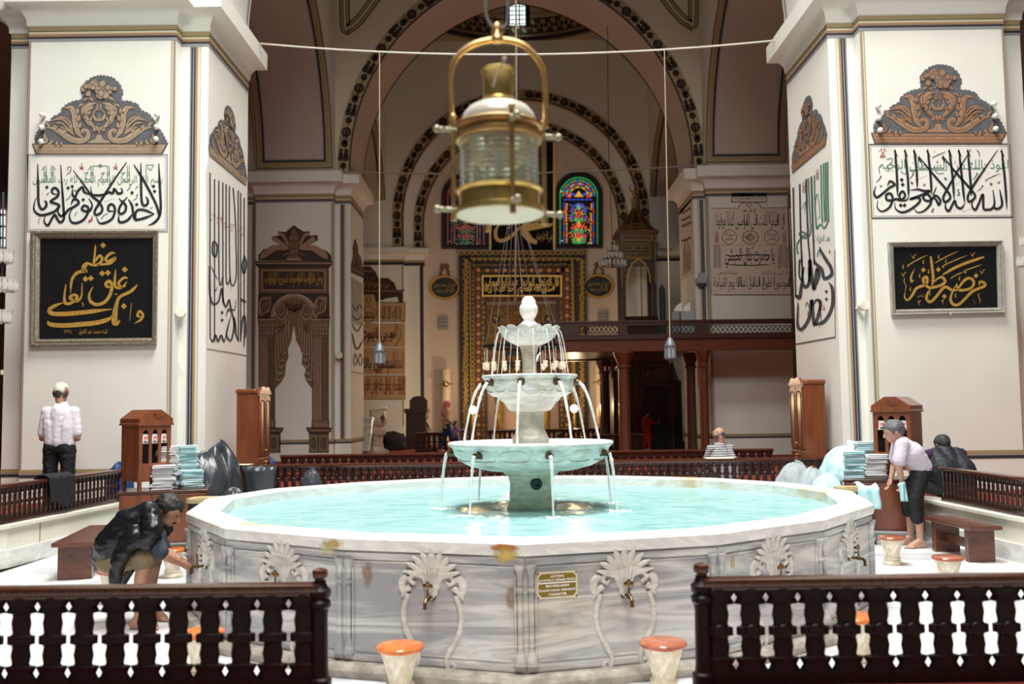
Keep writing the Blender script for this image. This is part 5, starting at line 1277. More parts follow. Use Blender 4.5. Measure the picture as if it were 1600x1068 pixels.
# --- painted crest of vase, flowers and acanthus scrolls over each panel (frame: 1600 x 982 drawing units)
def crest(fn, par, tan, dark, halo, warm):
    H = Paint(fn); H.h = .004; D = Paint(fn); D.h = .007; T = Paint(fn); T.h = .010; S = Paint(fn); S.h = .0125; L = Paint(fn); L.h = .0125
    LH = [(765,55),(690,75),(600,135),(560,240),(575,330),(480,345),(400,380),(330,440),(335,480),(230,530),(190,600),(140,630),(60,690),(30,760),(40,835)]
    RH = [(840,60),(920,80),(1000,150),(1040,250),(1010,345),(1100,345),(1200,380),(1245,450),(1330,490),(1390,560),(1410,620),(1480,700),(1520,780),(1550,840)]
    pts = LH[::-1] + RH
    out = []
    for i, (a, b) in enumerate(zip(pts, pts[1:])):
        n = 4
        for k in range(n):
            t = k / n; w_ = 9 if k % 2 else -5
            d = Vector((b[0] - a[0], b[1] - a[1])).normalized(); out.append((a[0] + (b[0] - a[0]) * t + d.y * w_, a[1] + (b[1] - a[1]) * t - d.x * w_))
    H.poly(out + [pts[-1]])
    M = lambda s: [(1530 - x, y) for x, y in s]
    def lf(s, w, mir=True):
        for q_ in ((s, M(s)) if mir else (s,)):
            ww = w if isinstance(w, list) else [w]
            D.stroke(q_, [a + 26 for a in ww], 6); T.stroke(q_, ww, 6)
            S.stroke([Vector(p) + Vector((ww[0] * .18, ww[0] * .16)) for p in q_], [a * .22 for a in ww], 6)
    lf([(600,722),(570,700),(598,678),(640,705),(632,770),(560,800),(470,790),(390,745),(310,690),(235,660),(165,650)], [20,34,44,60,66,58,30])
    for x, y, a in ((200,650,-120),(290,690,-115),(380,720,-105),(150,720,100),(180,770,120),(230,790,120),(290,805,110),(340,815,110)):
        c, s = cos(radians(a)), sin(radians(a)); lf([(x, y), (x + 55 * c + 10, y + 55 * s * .9), (x + 80 * c - 12, y + 80 * s * .8)], [30, 26])
    lf([(575,770),(520,690),(492,590),(485,500),(450,430),(375,425)], [40,56,62,60,50])
    for x, y in ((520,560),(500,480),(530,640)): lf([(x - 20, y + 10), (x + 18, y - 6), (x + 20, y - 50)], [34, 28])
    lf([(480,720),(420,620),(330,550),(215,575)], [16,26,26]); lf([(480,720),(400,650),(340,600),(265,600)], [14,22,20]); lf([(470,710),(440,600),(380,540),(290,525)], [14,22,20]); lf([(490,740),(420,690),(360,650),(325,650)], [14,18,16])
    lf([(735,665),(660,605),(610,530),(615,440),(660,395),(725,370)], [40,58,58,50]); lf([(690,650),(610,560),(580,470),(590,395)], [26,32,36]); lf([(590,395),(560,390),(535,420)], [22,26])
    for x, y in ((640,560),(620,490),(650,430)): lf([(x - 6, y + 20), (x + 30, y), (x + 36, y - 30)], [26, 20])
    lf([(700,350),(650,310),(590,345)], [30,34,24])
    lf([(765,320),(765,440)], [20,26], False); lf([(740,370),(745,420),(715,470)], [10,16], True); lf([(760,575),(715,545),(695,500)], [30,34]); lf([(765,580),(765,500)], [46,20], False); lf([(765,440),(720,460),(700,500)], [14,18])
    lf([(770,690),(735,655),(700,690)], [40,40]); lf([(765,660),(765,720)], [60,40], False)
    for p_ in ([(620,832),(910,832),(880,795),(820,780),(800,730),(850,695),(680,695),(730,730),(710,780),(650,795)],): D.poly(p_); T.poly([(x, y - 4) for x, y in p_[2:] + [p_[0]]][:0] or [(632,826),(898,826),(872,800),(812,786),(788,732),(742,732),(718,786),(658,800)])
    lf([(720,320),(810,320)], [40], False)
    rr = random.Random(9)
    for k in range(46):
        a = rr.random() * 2 * pi; r = sqrt(rr.random()); x, y = 765 + 180 * r * cos(a), 212 + 88 * r * sin(a); R = 24 + 14 * rr.random()
        D.h = .0100 + k * .0004; T.h = D.h + .0002; S.h = T.h + .0001; D.disk(x, y, R + 8, 9); T.disk(x, y, R, 8); S.ring(x, y, R * .38, R * .66, 8)
    D.h, T.h, S.h = .007, .010, .0125
    # moulded shelf below
    D.poly([(0, 832), (1550, 832), (1480, 960), (45, 960)]); T.poly([(20, 845), (1520, 845), (1470, 940), (60, 940)])
    for y0, y1 in ((862, 876), (905, 918), (948, 956)): S.rect(55, y0, 1480, y1)
    H.build('painted_shade', halo, par); D.build('painted_crest_dark', dark, par); T.build('painted_crest', tan, par); S.build('painted_crest_line', warm, par)
HALO = mat('paint_halo', (.135, .14, .15), .75, var=.25, scale=14)
TAN1 = mat('paint_crest_tan', (.44, .335, .24), .7, var=.22, scale=14); TAN2 = mat('paint_crest_russet', (.40, .225, .13), .7, var=.25, scale=14)
DK1 = mat('paint_crest_dark', (.10, .08, .068), .7); LN1 = mat('paint_crest_line', (.36, .245, .155), .7); LN2 = mat('paint_crest_line_russet', (.27, .135, .07), .7)
crest(wallfn(Y=PY1, s=7.273, ox=50, oy=110), pier_l, TAN1, DK1, HALO, LN1)
crest(wallfn(Y=PY1, s=7.27, ox=1360, oy=93), pier_r, TAN2, mat('paint_crest_dark_cool', (.10, .085, .08), .7), mat('paint_halo_dark', (.13, .135, .145), .75, var=.3, scale=14), LN2)
def side_crest(ux0, uy0, ux1, uy1, htop, X, sg):
    """shelf bottom runs from (ux0,uy0) to (ux1,uy1) in photo pixels; htop: height of the flower top over the middle"""
    a = W(ux0, uy0, X=X); b = W(ux1, uy1, X=X); ap = W((ux0 + ux1) / 2, htop, X=X)
    yl, yr = a.y, b.y; zb_ = a.z; k = (ap.z - zb_) / 905.0
    return lambda u, v, h: Vector((X + sg * h, yl + (yr - yl) * u / 1550, zb_ + (960 - v) * k))
crest(side_crest(325, 241, 386, 283, 163, lr, 1), pier_l, TAN1, DK1, HALO, LN1)
crest(side_crest(1237, 272, 1294, 237, 146, ll2, -1), pier_r, TAN2, DK1, HALO, LN2)

# ================================================================== small fittings on the near piers
WHITE = mat('porcelain_white', (.82, .80, .76), .3)
def stud(px, py, lab):
    p = W(px, py, Y=PY1 - .12); r = thing('wall_bulb', lab, 'lamp', (p.x, PY1 - .006, p.z), group='white bulbs around the painted crests')
    q = MB(); q.cyl((p.x, PY1 - .006, p.z), (p.x, PY1 - .06, p.z), .022, .018, 10); q.build('socket', mat('socket_beige', (.5, .45, .38), .5), r); q = MB(); q.ball((p.x, PY1 - .085, p.z), .042, 14, 10); q.build('bulb', WHITE, r)
for side, L_ in (('left', ((64, 178, 'upper bulb at the left end'), (63, 198, 'middle bulb at the left end'), (62, 220, 'lower bulb at the left end'), (244, 178, 'upper bulb at the right end'), (243, 197, 'middle bulb at the right end'), (242, 216, 'lower bulb at the right end'))), ('right', ((1374, 164, 'upper bulb at the left end'), (1375, 183, 'middle bulb at the left end'), (1377, 202, 'lower bulb at the left end'), (1555, 161, 'upper bulb at the right end'), (1557, 180, 'middle bulb at the right end'), (1558, 200, 'lower bulb at the right end')))):
    for x, y, l in L_: stud(x, y, f'white {l} of the {side} near pier crest')
def spot(px, py, Y, lab, r=.075):
    p = W(px, py, Y=Y); o = thing('wall_spotlight', lab, 'lamp', (p.x, Y - .006, p.z)); q = MB(); q.lathe([(.03, 0), (.03, .06), (r * .8, .09), (r, .13), (r, .19), (r * .9, .2), (0, .2)], 18, (p.x, Y - .006, p.z), (0.25, -1, .15)); q.build('housing', mat('spot_beige', (.66, .62, .52), .5), o)
spot(284, 493, PY1 + .27, 'round beige wall spotlight on the left near pier'); spot(1339, 482, PY1 + .27, 'round beige wall spotlight on the right near pier'); spot(529, 557, PY2 + .27, 'round beige wall spotlight on the left far pier', .10)
q = MB(); q.tube([W(276, 563, Y=PY1 + .25), W(281, 566, Y=PY1 + .22), W(279, 571, Y=PY1 + .22), W(286, 577, Y=PY1 + .24)], .007, 6); o = q.build('loose_wire', WHITE, None); tag(o, 'short loose white wire hanging on the left near pier', 'wire')

# ================================================================== framed calligraphy on the near piers
BLACKC = mat('canvas_black', (.008, .008, .009), .7, spec=.2, var=.4, scale=14, bump=.15, bscale=90)
GOLD = mat('gold_paint', (.62, .36, .07), .45, metal=.25, var=.35, scale=40)
FR1 = mat('frame_antique', (.34, .29, .21), .4, metal=.5, var=.45, scale=30, bump=.4, bscale=80); FR2 = mat('frame_grey', (.40, .385, .33), .45, metal=.2, var=.25, scale=9)
def picture(label, fn, o4, i4, frm, ropes):
    """o4/i4: outer and inner corners of the frame in drawing units"""
    c = fn(sum(p[0] for p in o4) / 4, sum(p[1] for p in o4) / 4, 0)
    r = thing('picture_frame', label, 'picture', c)
    q = MB(); rows = []
    for k, h in ((0, .01), (0, .06), (.12, .085), (.3, .08), (.45, .06), (.6, .07), (.8, .055), (1, .03), (1, .012)):
        rows.append([fn(a[0] + (b[0] - a[0]) * k, a[1] + (b[1] - a[1]) * k, h) for a, b in zip(o4, i4)])
    q.grid(rows, close=True); fo = q.build('frame', frm, r, smooth=25)
    if ropes:   # beaded outer edge
        q = MB()
        for a, b in zip(o4, o4[1:] + o4[:1]):
            n = int(Vector((b[0] - a[0], b[1] - a[1])).length / 17)
            for k in range(n): q.ball(fn(a[0] + (b[0] - a[0]) * k / n, a[1] + (b[1] - a[1]) * k / n, .07), .017, 6, 4)
        e_ = q.build('beading', frm, fo); e_['kind'] = 'stuff'
    q = MB(); q.add([fn(*p, .014) for p in i4] + [fn(*p, .008) for p in i4], [(0, 1, 2, 3), (7, 6, 5, 4)]); q.build('canvas', BLACKC, r, smooth=None)
    return r
f = wallfn(Y=PY1 - .003, s=5.477, ox=40, oy=355)
pf = picture('large square black picture with stacked gold calligraphy, on the left near pier', f, [(68, 45), (1140, 40), (1125, 1008), (60, 1018)], [(132, 100), (1090, 95), (1085, 945), (122, 958)], FR1, True)
G = Paint(f); G.h = .018
strokes(G, [[(602,148),(596,240),(582,305)]], 17)
strokes(G, [[(580,322),(610,275),(640,243),(660,275),(630,315),(585,325),(530,310),(492,338),(505,372)],[(772,225),(735,222),(690,268),(712,292),(772,262),(735,305),(670,318),(600,326)]], 23)
strokes(G, [[(530,325),(492,368),(528,372),(450,388),(405,440),(392,510),(390,570)]], [34, 30, 24, 12])
strokes(G, [[(880,435),(840,435),(800,480),(830,512),(872,465)],[(862,500),(800,520),(768,490),(775,360)]], 22); strokes(G, [[(752,512),(705,510),(692,482),(722,462),(742,500),(728,575),(680,640),(610,662),(558,630),(550,570),(582,508)]], 28)
strokes(G, [[(350,488),(337,590),(345,650),(388,650),(430,622),(446,590),(412,580),(385,605),(440,632),(482,590),(488,475)]], 25); strokes(G, [[(345,640),(270,665),(212,700),(225,735),(330,742),(500,728),(640,712),(742,700)]], [14, 26, 36, 38, 38, 34, 26]); strokes(G, [[(195,800),(215,830),(330,840),(480,830),(620,815),(715,785),(758,742)]], [26, 38, 40, 40, 36, 24])
strokes(G, [[(962,492),(905,548),(812,595),(785,660),(775,790),(772,830)],[(775,640),(752,800),(780,830),(812,792)]], 26); strokes(G, [[(910,648),(895,802)]], 16); strokes(G, [[(992,770),(962,755),(980,718),(1008,750),(990,790),(938,822)]], 22)
for x, y in ((668,155),(853,362),(660,395),(708,390),(517,443),(562,437),(845,675)): G.dia(x, y, 26)
strokes(G, [[(485,640),(498,660),(488,684)],[(765,570),(778,575),(790,568)]], 8); paint_text(G, "١٣٢٤", 335, 878, 400, 905); paint_text(G, "كتبه محمد عبد العزيز", 460, 868, 705, 920)
G.build('gold_calligraphy', GOLD, pf)
f = wallfn(Y=PY1 - .003, s=7.913, ox=1380, oy=365)
pf = picture('wide black picture with sweeping gold calligraphy in a grey frame, on the right near pier', f, [(45, 112), (1452, 92), (1482, 985), (92, 1015)], [(120, 170), (1390, 158), (1408, 915), (150, 938)], FR2, False)
G = Paint(f); G.h = .018
strokes(G, [[(1240,288),(1050,352),(880,422),(730,508)],[(580,280),(600,430),(610,560),(597,640)]], 34, ends=(.7, .5))
strokes(G, [[(597,622),(660,562),(722,538),(758,595),(700,640),(590,668),(540,655),(502,610),(488,560),(530,535),(535,605),(480,645),(405,675),(350,765),(295,822),(258,785),(266,722)],[(920,700),(960,620),(1030,555),(1095,565),(1112,625),(1060,682),(940,698),(905,640),(905,612)],[(925,695),(850,702),(775,660),(722,685),(655,770),(580,842),(532,812),(540,740),(580,680)],[(1178,640),(1190,595),(1245,612),(1240,650),(1100,712),(1010,800),(930,872),(860,875),(825,805),(860,700),(905,622)]], 34)
for x, y in ((490,450),(675,445),(1140,520),(750,775)): G.dia(x, y, 32)
strokes(G, [[(310,408),(300,395),(420,322),(540,265)],[(630,365),(780,282),(930,215)],[(745,425),(735,400),(880,330),(1030,270)],[(820,560),(900,510),(980,475)],[(1010,495),(1000,462),(1100,422),(1215,382)],[(1020,490),(1015,460)]], 13)
strokes(G, [[(385,430),(340,530),(345,592),(380,570)]], [8, 26, 30, 10])
for x, y in ((490,350),(680,285),(770,340),(555,470),(445,520),(935,555),(330,685),(570,735),(890,765),(240,410)): strokes(G, [[(x + 8, y - 28), (x - 6, y + 4), (x + 2, y + 20), (x + 10, y + 10)]], 11)
for x, y in ((375,285),(1105,260),(1220,475),(250,505)): strokes(G, [[(x - 30, y - 20), (x - 8, y + 22), (x + 8, y - 15), (x + 34, y - 30)],[(x + 8, y - 15), (x - 5, y + 25)]], 9)
strokes(G, [[(262,545),(250,590),(275,650),(262,720)],[(1190,740),(1165,760),(1185,800),(1190,860)],[(1110,815),(1128,870)],[(715,825),(725,840),(740,820),(722,830),(738,878)],[(420,835),(430,850),(442,832),(455,835),(432,850),(445,890)]], 9); paint_text(G, "كتبه حسن", 415, 745, 498, 795)
G.build('gold_calligraphy', GOLD, pf)
for x, nm in ((270, 0), (1240, 0)):
    q = MB(); q.tube([f(x, 98, .04), f(x - 6, 80, .045), f(x + 6, 66, .03), f(x + 12, 80, .03), f(x, 95, .03)], .006, 6); q.build('hanging_ring', WHITE, pf)
q = MB(); q.tube([f(800, 985, .08), f(806, 1000, .085), f(800, 1012, .06)], .008, 6); q.build('hook', WHITE, pf)

# ================================================================== brass lantern hung close to the camera
LY = 3.5
BRASS = mat('brass', (.90, .70, .26), .33, metal=.95, var=.35, scale=18); BRASSD = mat('brass_dark', (.60, .38, .16), .38, metal=.85, var=.3, scale=22); VERD = mat('brass_green', (.38, .36, .26), .5, metal=.5)
def lz(y): return W(780, y, Y=LY).z
LX = W(780, 250, Y=LY).x; PXM = LY / FPX * 1.005
LT = thing('hanging_lantern', 'brass ship lantern with thick glass hanging high in front of the arch', 'lantern', (LX, LY, lz(340)))
def lt(name, prof, m, n=36): q = MB(); q.lathe([(r * PXM, lz(y)) for r, y in prof], n, (LX, LY, 0)); return q.build(name, m, LT, smooth=50)
lt('base_ring', [(62, 332), (70, 334), (71, 330), (70, 326), (64, 324), (64, 303), (68, 301), (69, 297), (60, 295)], BRASS)
lt('base_plate', [(0, 331), (66, 332), (70, 336), (66, 338), (0, 338)], mat('lantern_base_white', (.74, .80, .62), .4, trans=.1))
gl = lt('glass_lens', [(63, 297)] + [(63 - 3 * (k % 2), 297 - k * 4) for k in range(19)] + [(63, 219), (55, 219), (55, 297)], mat('lantern_glass', (.86, .90, .84), .06, trans=.9, ior=1.3))
q = MB()
for a in range(5):
    an = 2 * pi * a / 5 + .3; q.ball((LX + .05 * cos(an), LY + .05 * sin(an), lz(262)), .030, 12, 8, sc=(1, 1, 1.3)); 
q.cyl((LX, LY, lz(300)), (LX, LY, lz(222)), .02, n=10); q.build('lamp_cluster', mat('bulb_frosted', (.88, .88, .82), .25), LT)
lt('upper_ring', [(58, 222), (68, 222), (70, 219), (70, 214), (66, 212), (65, 206), (70, 203), (70, 198), (66, 195), (60, 194)], BRASSD)
lt('dome_cap', [(58, 196), (60, 192), (56, 180), (48, 170), (36, 164), (27, 161), (24, 160)], mat('cap_cream', (.86, .83, .72), .25, metal=.35))
lt('chimney', [(28, 162), (29, 159), (27, 156), (24, 154), (24, 116), (27, 113), (28, 110), (25, 108), (16, 107), (14, 104), (0, 104)], BRASS)
q = MB(); pts = [(706, 196), (704, 150), (703, 120), (712, 92), (735, 72), (765, 63), (790, 63), (820, 72), (845, 100), (852, 130), (853, 200)]
q.tube([W(x, y, Y=LY) for x, y in spline([Vector(p) for p in pts], 5)], 5.2 * PXM, 10); q.build('bail_handle', BRASSD, LT)
q = MB(); p = W(777, 66, Y=LY); q.lathe([(.022, 0), (.026, .012), (.016, .03), (.012, .05), (.018, .06), (.012, .075), (0, .078)], 14, p); q.tube([W(777, 56, Y=LY) + Vector((.02 * cos(a), 0, .02 * sin(a) + .01)) for a in [2 * pi * i / 12 for i in range(13)]], .005, 6); q.build('top_eye', BRASSD, LT)
for k, (an, nm) in enumerate(((-74, 0), (-164, 0), (16, 0), (106, 0))):
    a = radians(an + 0); d = Vector((cos(a), sin(a), 0)); r_ = 74 * PXM
    c = Vector((LX, LY, 0)) + d * r_
    q = MB(); q.cyl((c.x, c.y, lz(346)), (c.x, c.y, lz(190)), 3.6 * PXM, n=10); q.ball((c.x, c.y, lz(188)), 5.5 * PXM, 10, 7); q.cyl((c.x, c.y, lz(348)), (c.x, c.y, lz(338)), 5 * PXM, n=10); q.build('guard_rod', BRASSD, LT)
for y in (208, 331):
    for an in (-164, 16, -74):
        a = radians(an); d = Vector((cos(a), sin(a), 0)); s = Vector((-d.y, d.x, 0)); c = Vector((LX, LY, lz(y)))
        q = MB(); q.cyl(c + d * 60 * PXM, c + d * 100 * PXM, 4 * PXM, n=10); q.ball(c + d * 100 * PXM, 6 * PXM, 10, 7); q.cyl(c + d * 90 * PXM - s * 8 * PXM, c + d * 90 * PXM + s * 8 * PXM, 3 * PXM, n=8); q.build('hook_arm', VERD, LT)
q = MB(); q.tube([W(x, y, Y=LY) for x, y in spline([Vector(p) for p in [(778, 44), (768, 40), (760, 25), (759, 0), (760, -60)]], 6)], .006, 7); q.tube([W(x, y, Y=LY) for x, y in spline([Vector(p) for p in [(778, 46), (790, 40), (793, 20), (793, -60)]], 6)], .006, 7); q.build('suspension_cable', mat('cable_grey', (.16, .16, .16), .5), LT)
q = MB(); q.tube([W(x, y, Y=LY - .08) for x, y in spline([Vector(p) for p in [(789, 88), (787, 96), (783, 104), (775, 120), (770, 135)]], 5)], .004, 6); q.ball(W(788, 92, Y=LY - .08), .010, 8, 6); q.build('pull_cord', mat('cord_pink', (.45, .32, .28), .8), LT)
# ================================================================== ropes, wires and little hanging lanterns
ROPE = mat('rope_pale', (.62, .58, .52), .8, bump=.4, bscale=120); WIRE = mat('wire_tan', (.42, .31, .20), .7); WIRED = mat('wire_dark', (.06, .055, .05), .6)
def rope(lab, pts, r, m, name='rope', cat='rope'):
    q = MB(); q.tube(pts, r, 7); o = q.build(name, m, None, smooth=180); tag(o, lab, cat); return o
a, b = W(404, 68, Y=16.4), W(1214, 63, Y=16.4)
rope('pale rope stretched between the two near pier cornices', [a + (b - a) * (i / 24) + Vector((0, 0, -.23 * (1 - (i / 12 - 1) ** 2))) for i in range(25)], .017, ROPE)
a, b = W(528, 268, Y=25.5), W(1104, 257, Y=25.5)
rope('pale rope stretched between the far pier cornices below the first', [a + (b - a) * (i / 24) + Vector((0, 0, -.14 * (1 - (i / 12 - 1) ** 2))) for i in range(25)], .022, mat('rope_grey', (.30, .27, .25), .8))
def small_lantern(lab, px, py, ytop, Y, sc=1.0):
    p = W(px, py, Y=Y); t = W(px - (0 if px < 800 else 9) + (0), ytop, Y=Y)
    r = thing('metal_lantern', lab, 'lantern', p, group='small metal lanterns on long wires'); k = Y / FPX
    lz_ = lambda dy: p.z - dy * k
    q = MB(); q.lathe([(0, lz_(-15)), (2.5 * k, lz_(-14)), (5.5 * k, lz_(-10)), (8 * k, lz_(-4)), (9 * k, lz_(-2)), (9 * k, lz_(0))], 12, (p.x, p.y, 0)); q.build('cap', mat('zinc', (.17, .18, .20), .5, metal=.5), r)
    q = MB(); q.lathe([(8.2 * k, lz_(17)), (7.6 * k, lz_(1)), (7 * k, lz_(1)), (7.4 * k, lz_(17))], 8, (p.x, p.y, 0)); q.build('glass', mat('zinc_glass', (.34, .36, .38), .2, trans=.3), r)
    for i in range(8):
        a = 2 * pi * i / 8; q = MB(); q.cyl((p.x + 8 * k * cos(a), p.y + 8 * k * sin(a), lz_(0)), (p.x + 8.6 * k * cos(a), p.y + 8.6 * k * sin(a), lz_(18)), 1.1 * k, n=6); q.build('bar', mat('zinc', (.30, .31, .33), .45), r)
    q = MB(); q.lathe([(9 * k, lz_(17)), (9.5 * k, lz_(18)), (9 * k, lz_(20)), (4 * k, lz_(22)), (2 * k, lz_(25)), (0, lz_(27))], 12, (p.x, p.y, 0)); q.build('base', mat('zinc_dark', (.10, .09, .09), .5), r)
    q = MB(); q.tube([(t.x, t.y, t.z), (p.x, p.y, lz_(-14))], .010, 6); q.build('wire', WIRE, r)
small_lantern('small zinc lantern on a long wire, left of the fountain', 593, 549, 82, 16.4); small_lantern('small zinc lantern on a long wire, right of the fountain', 1047, 541, 76, 16.4)
def wire(lab, pts, r=.008, m=WIRE): return rope(lab, pts, r, m, 'hanging_wire', 'wire')
wire('pale thick cable hanging down to the middle chandelier in front of the mihrab', [W(806, -40, Y=24), W(807, 200, Y=24), W(805, 470, Y=24)], .028, ROPE)
wire('thin dark cable beside the pale one above the fountain', [W(812, -40, Y=24), W(812, 470, Y=24)], .012, WIRED)
wire('thin grey cable left of the pale one above the fountain', [W(796, -40, Y=24), W(797, 300, Y=24), W(800, 470, Y=24)], .010, WIRED)
# ================================================================== mihrab
MG = mat('gilt_old', (.50, .31, .06), .5, metal=.3, var=.45, scale=26); MD = mat('mihrab_dark', (.040, .026, .020), .6, var=.4, scale=22); MRB = mat('mihrab_russet', (.15, .055, .022), .6, var=.35, scale=20)
MNAVY = mat('mihrab_navy', (.035, .035, .06), .6, var=.5, scale=30, col2=(.10, .06, .025)); MBR = mat('mihrab_gold_brown', (.26, .13, .035), .6, var=.6, scale=9); STAR = mat('mihrab_star', (.62, .33, .14), .6); MPINK = mat('mihrab_niche', (.60, .44, .32), .7)
MYF = MY - .30
def yb(v): return v
fmx = wallfn(Y=MYF)
MH = thing('mihrab', 'tall gilded prayer niche frame of nested dark and gold bands on the end wall', 'mihrab', (AXM, MY, ZR))
def bord(x0, y0, x1, y1, w_, m, h, name, t=.05):
    """rectangular band (three sides and foot) as a raised moulding, photo pixels on the niche plane"""
    q = MB()
    def bx_(a0, b0, a1, b1):
        p0, p1 = W(a0, b1, Y=MYF), W(a1, b0, Y=MYF); q.box((p0.x, MYF - h, p0.z), (p1.x, MY - .02, p1.z))
    bx_(x0, y0, x0 + w_, y1); bx_(x1 - w_, y0, x1, y1); bx_(x0 + w_, y0, x1 - w_, y0 + w_); return q.build(name, m, MH, smooth=None)
bot = 703
o = bord(720, 397, 914, bot, 13, MD, .06, 'outer_border'); P = Paint(fmx); P.h = .066; rr = random.Random(2)
for side in (726.5, 907.5):
    y = 404
    while y < bot: P.stroke([(side - 4, y), (side + 3, y + 3), (side + 4, y + 7), (side - 3, y + 9)], 2.2); P.disk(side + 3 * (rr.random() - .5), y + 5, 2.3, 7); y += 8
x = 736
while x < 900: P.stroke([(x, 401), (x + 4, 407), (x + 9, 403)], 2.0); P.disk(x + 5, 404, 2.0, 7); x += 9
P.build('scroll_pattern', MG, o)
q = MB(); p0, p1 = W(717, 401, Y=MYF - .1), W(915, 391, Y=MYF - .1); q.box((p0.x, MYF - .14, p0.z), (p1.x, MY - .02, p1.z)); cr = q.build('crest_moulding', MD, MH, smooth=None)
P = Paint(fmx); P.h = .145
for k in range(22): x = 721 + 8.9 * k; P.ring(x, 395.5, 2.4, 4, 10); P.disk(x + 4.4, 395.5, 1.6, 6)
P.build('gilt_chain', MG, cr)
bord(733, 408, 900, bot, 2.2, MG, .05, 'gilt_fillet'); o = bord(735, 410, 898, bot, 9, MD, .03, 'inscription_band'); P = Paint(fmx); P.h = .036
paint_text(P, "بسم الله الرحمن الرحيم قد نرى تقلب وجهك في السماء فلنولينك قبلة ترضيها", 738, 410, 896, 418, off=.01)
for sx in (739.5, 893.5):
    y = 424
    while y < bot: P.stroke([(sx - 2.5, y), (sx + 2, y + 4), (sx - 2, y + 8)], 2); y += 7
P.build('gilt_lettering', MG, o)
o = bord(743, 418, 890, bot, 8.5, MRB, .045, 'star_border'); P = Paint(fmx); P.h = .05
def star(x, y, r): P._q([(x + (r if k % 2 else r * .5) * cos(pi * k / 8), y + (r if k % 2 else r * .5) * sin(pi * k / 8)) for k in range(16)], [tuple(range(16))])
y = 422
while y < bot:
    for sx in (747.5, 886): star(sx, y, 4); P.rect(sx - .6, y + 6, sx + .6, y + 9)
    y += 14.2
for k in range(1, 10): star(747.5 + 13.85 * k, 422.5, 4)
P.build('star_pattern', STAR, o)
o = bord(751, 426, 882, bot, 8, MNAVY, .03, 'floral_border'); P = Paint(fmx); P.h = .036
for sx in (755, 878):
    y = 432
    while y < bot: P.disk(sx + 2 * (rr.random() - .5), y, 2.2, 6); P.stroke([(sx - 3, y + 3), (sx + 3, y + 6)], 1.4); y += 8
P.build('gilt_blossoms', MG, o)
# inscription panel over the niche
q = MB(); p0, p1 = W(759, 470, Y=MYF), W(874, 434, Y=MYF); q.box((p0.x, MYF - .02, p0.z), (p1.x, MY - .02, p1.z)); q.build('upper_panel', MRB, MH, smooth=None)
P = Paint(fmx); P.h = .06; P.frame(753, 430, 878, 463.5, 2.6); P.build('gilt_frame', mat('gilt_bright', (.90, .62, .16), .45, metal=.1), MH)
P = Paint(fmx); P.h = .05; P.rect(753, 430, 878, 463.5); o = P.build('black_panel', BLACKC, MH)
P = Paint(fmx); P.h = .056; paint_text(P, "قال الله تعالى كلما دخل عليها زكريا المحراب", 759, 433, 873, 451, off=.02); paint_text(P, "صدق الله العظيم وجد عندها رزقا", 757, 444, 866, 461, off=.02)
P.build('gilt_lettering', mat('gilt_bright', (.78, .52, .12), .45), o)
# niche zone
q = MB(); p0, p1 = W(759, bot, Y=MYF), W(874, 474, Y=MYF)
wl = p1.x - p0.x
q.box((p0.x, MY - .12, W(0, 600, Y=MYF).z if False else W(760, 600, Y=MYF).z), (p1.x, MY - .02, p1.z)); q.build('gilt_tympanum', MBR, MH, smooth=None)
P = Paint(wallfn(Y=MY - .12)); P.h = .012
P.poly([(816, 486), (862, 598), (770, 598)]); t_ = P.build('stalactite_hood', MD, MH)
q = MB(); f2 = wallfn(Y=MY - .12)
for r_, n_ in enumerate((2, 4, 6, 8, 10)):
    for k in range(n_): q.ball(f2(816 + (k - (n_ - 1) / 2) * 8.4, 500 + r_ * 20, .02), .10, 8, 6, sc=(1, .6, 1.5))
e = q.build('stalactite_cell', MBR, t_); e['kind'] = 'stuff'
P = Paint(wallfn(Y=MY - .12)); P.h = .02
for sx in (775, 857):
    P.disk(sx, 498, 9, 16); 
P.build('roundel_pattern', MD, MH)
P = Paint(wallfn(Y=MY - .12)); P.h = .028
for sx in (775, 857): P.ring(sx, 498, 7.5, 8.6, 16); P.disk(sx, 498, 3, 8)
for k in range(60): x = 762 + 108 * rr.random(); y = 478 + 110 * rr.random(); P.stroke([(x - 3, y), (x, y - 3), (x + 3, y), (x, y + 2)], 1)
P.build('scroll_pattern', MG, MH)
q = MB(); p0, p1 = W(759, bot, Y=MY - .05), W(874, 598, Y=MY - .05); q.box((p0.x, MY - .06, ZR), (p1.x, MY - .02, p1.z)); q.build('niche_back', MPINK, MH, smooth=None)
for sx in (780, 852):
    p0 = W(sx, 600, Y=MY - .25); q = MB(); N = 90; zt = W(sx, 596, Y=MY - .25).z
    q.lathe([(.15, ZR)] + [(.15, ZR + (zt - ZR) * i / N) for i in range(1, N + 1)], 24, (p0.x, MY - .25, 0)); 
    for i, v in enumerate(q.v):
        a = atan2(v.y - (MY - .25), v.x - p0.x); k = 1 + .16 * sin(2 * a + v.z * 9); v.x = p0.x + (v.x - p0.x) * k; v.y = MY - .25 + (v.y - MY + .25) * k
    q.build('twisted_column', MG, MH, smooth=80)
    q = MB(); q.box((p0.x - .2, MY - .45, zt), (p0.x + .2, MY - .05, zt + .25)); q.build('capital', MD, MH, smooth=None)
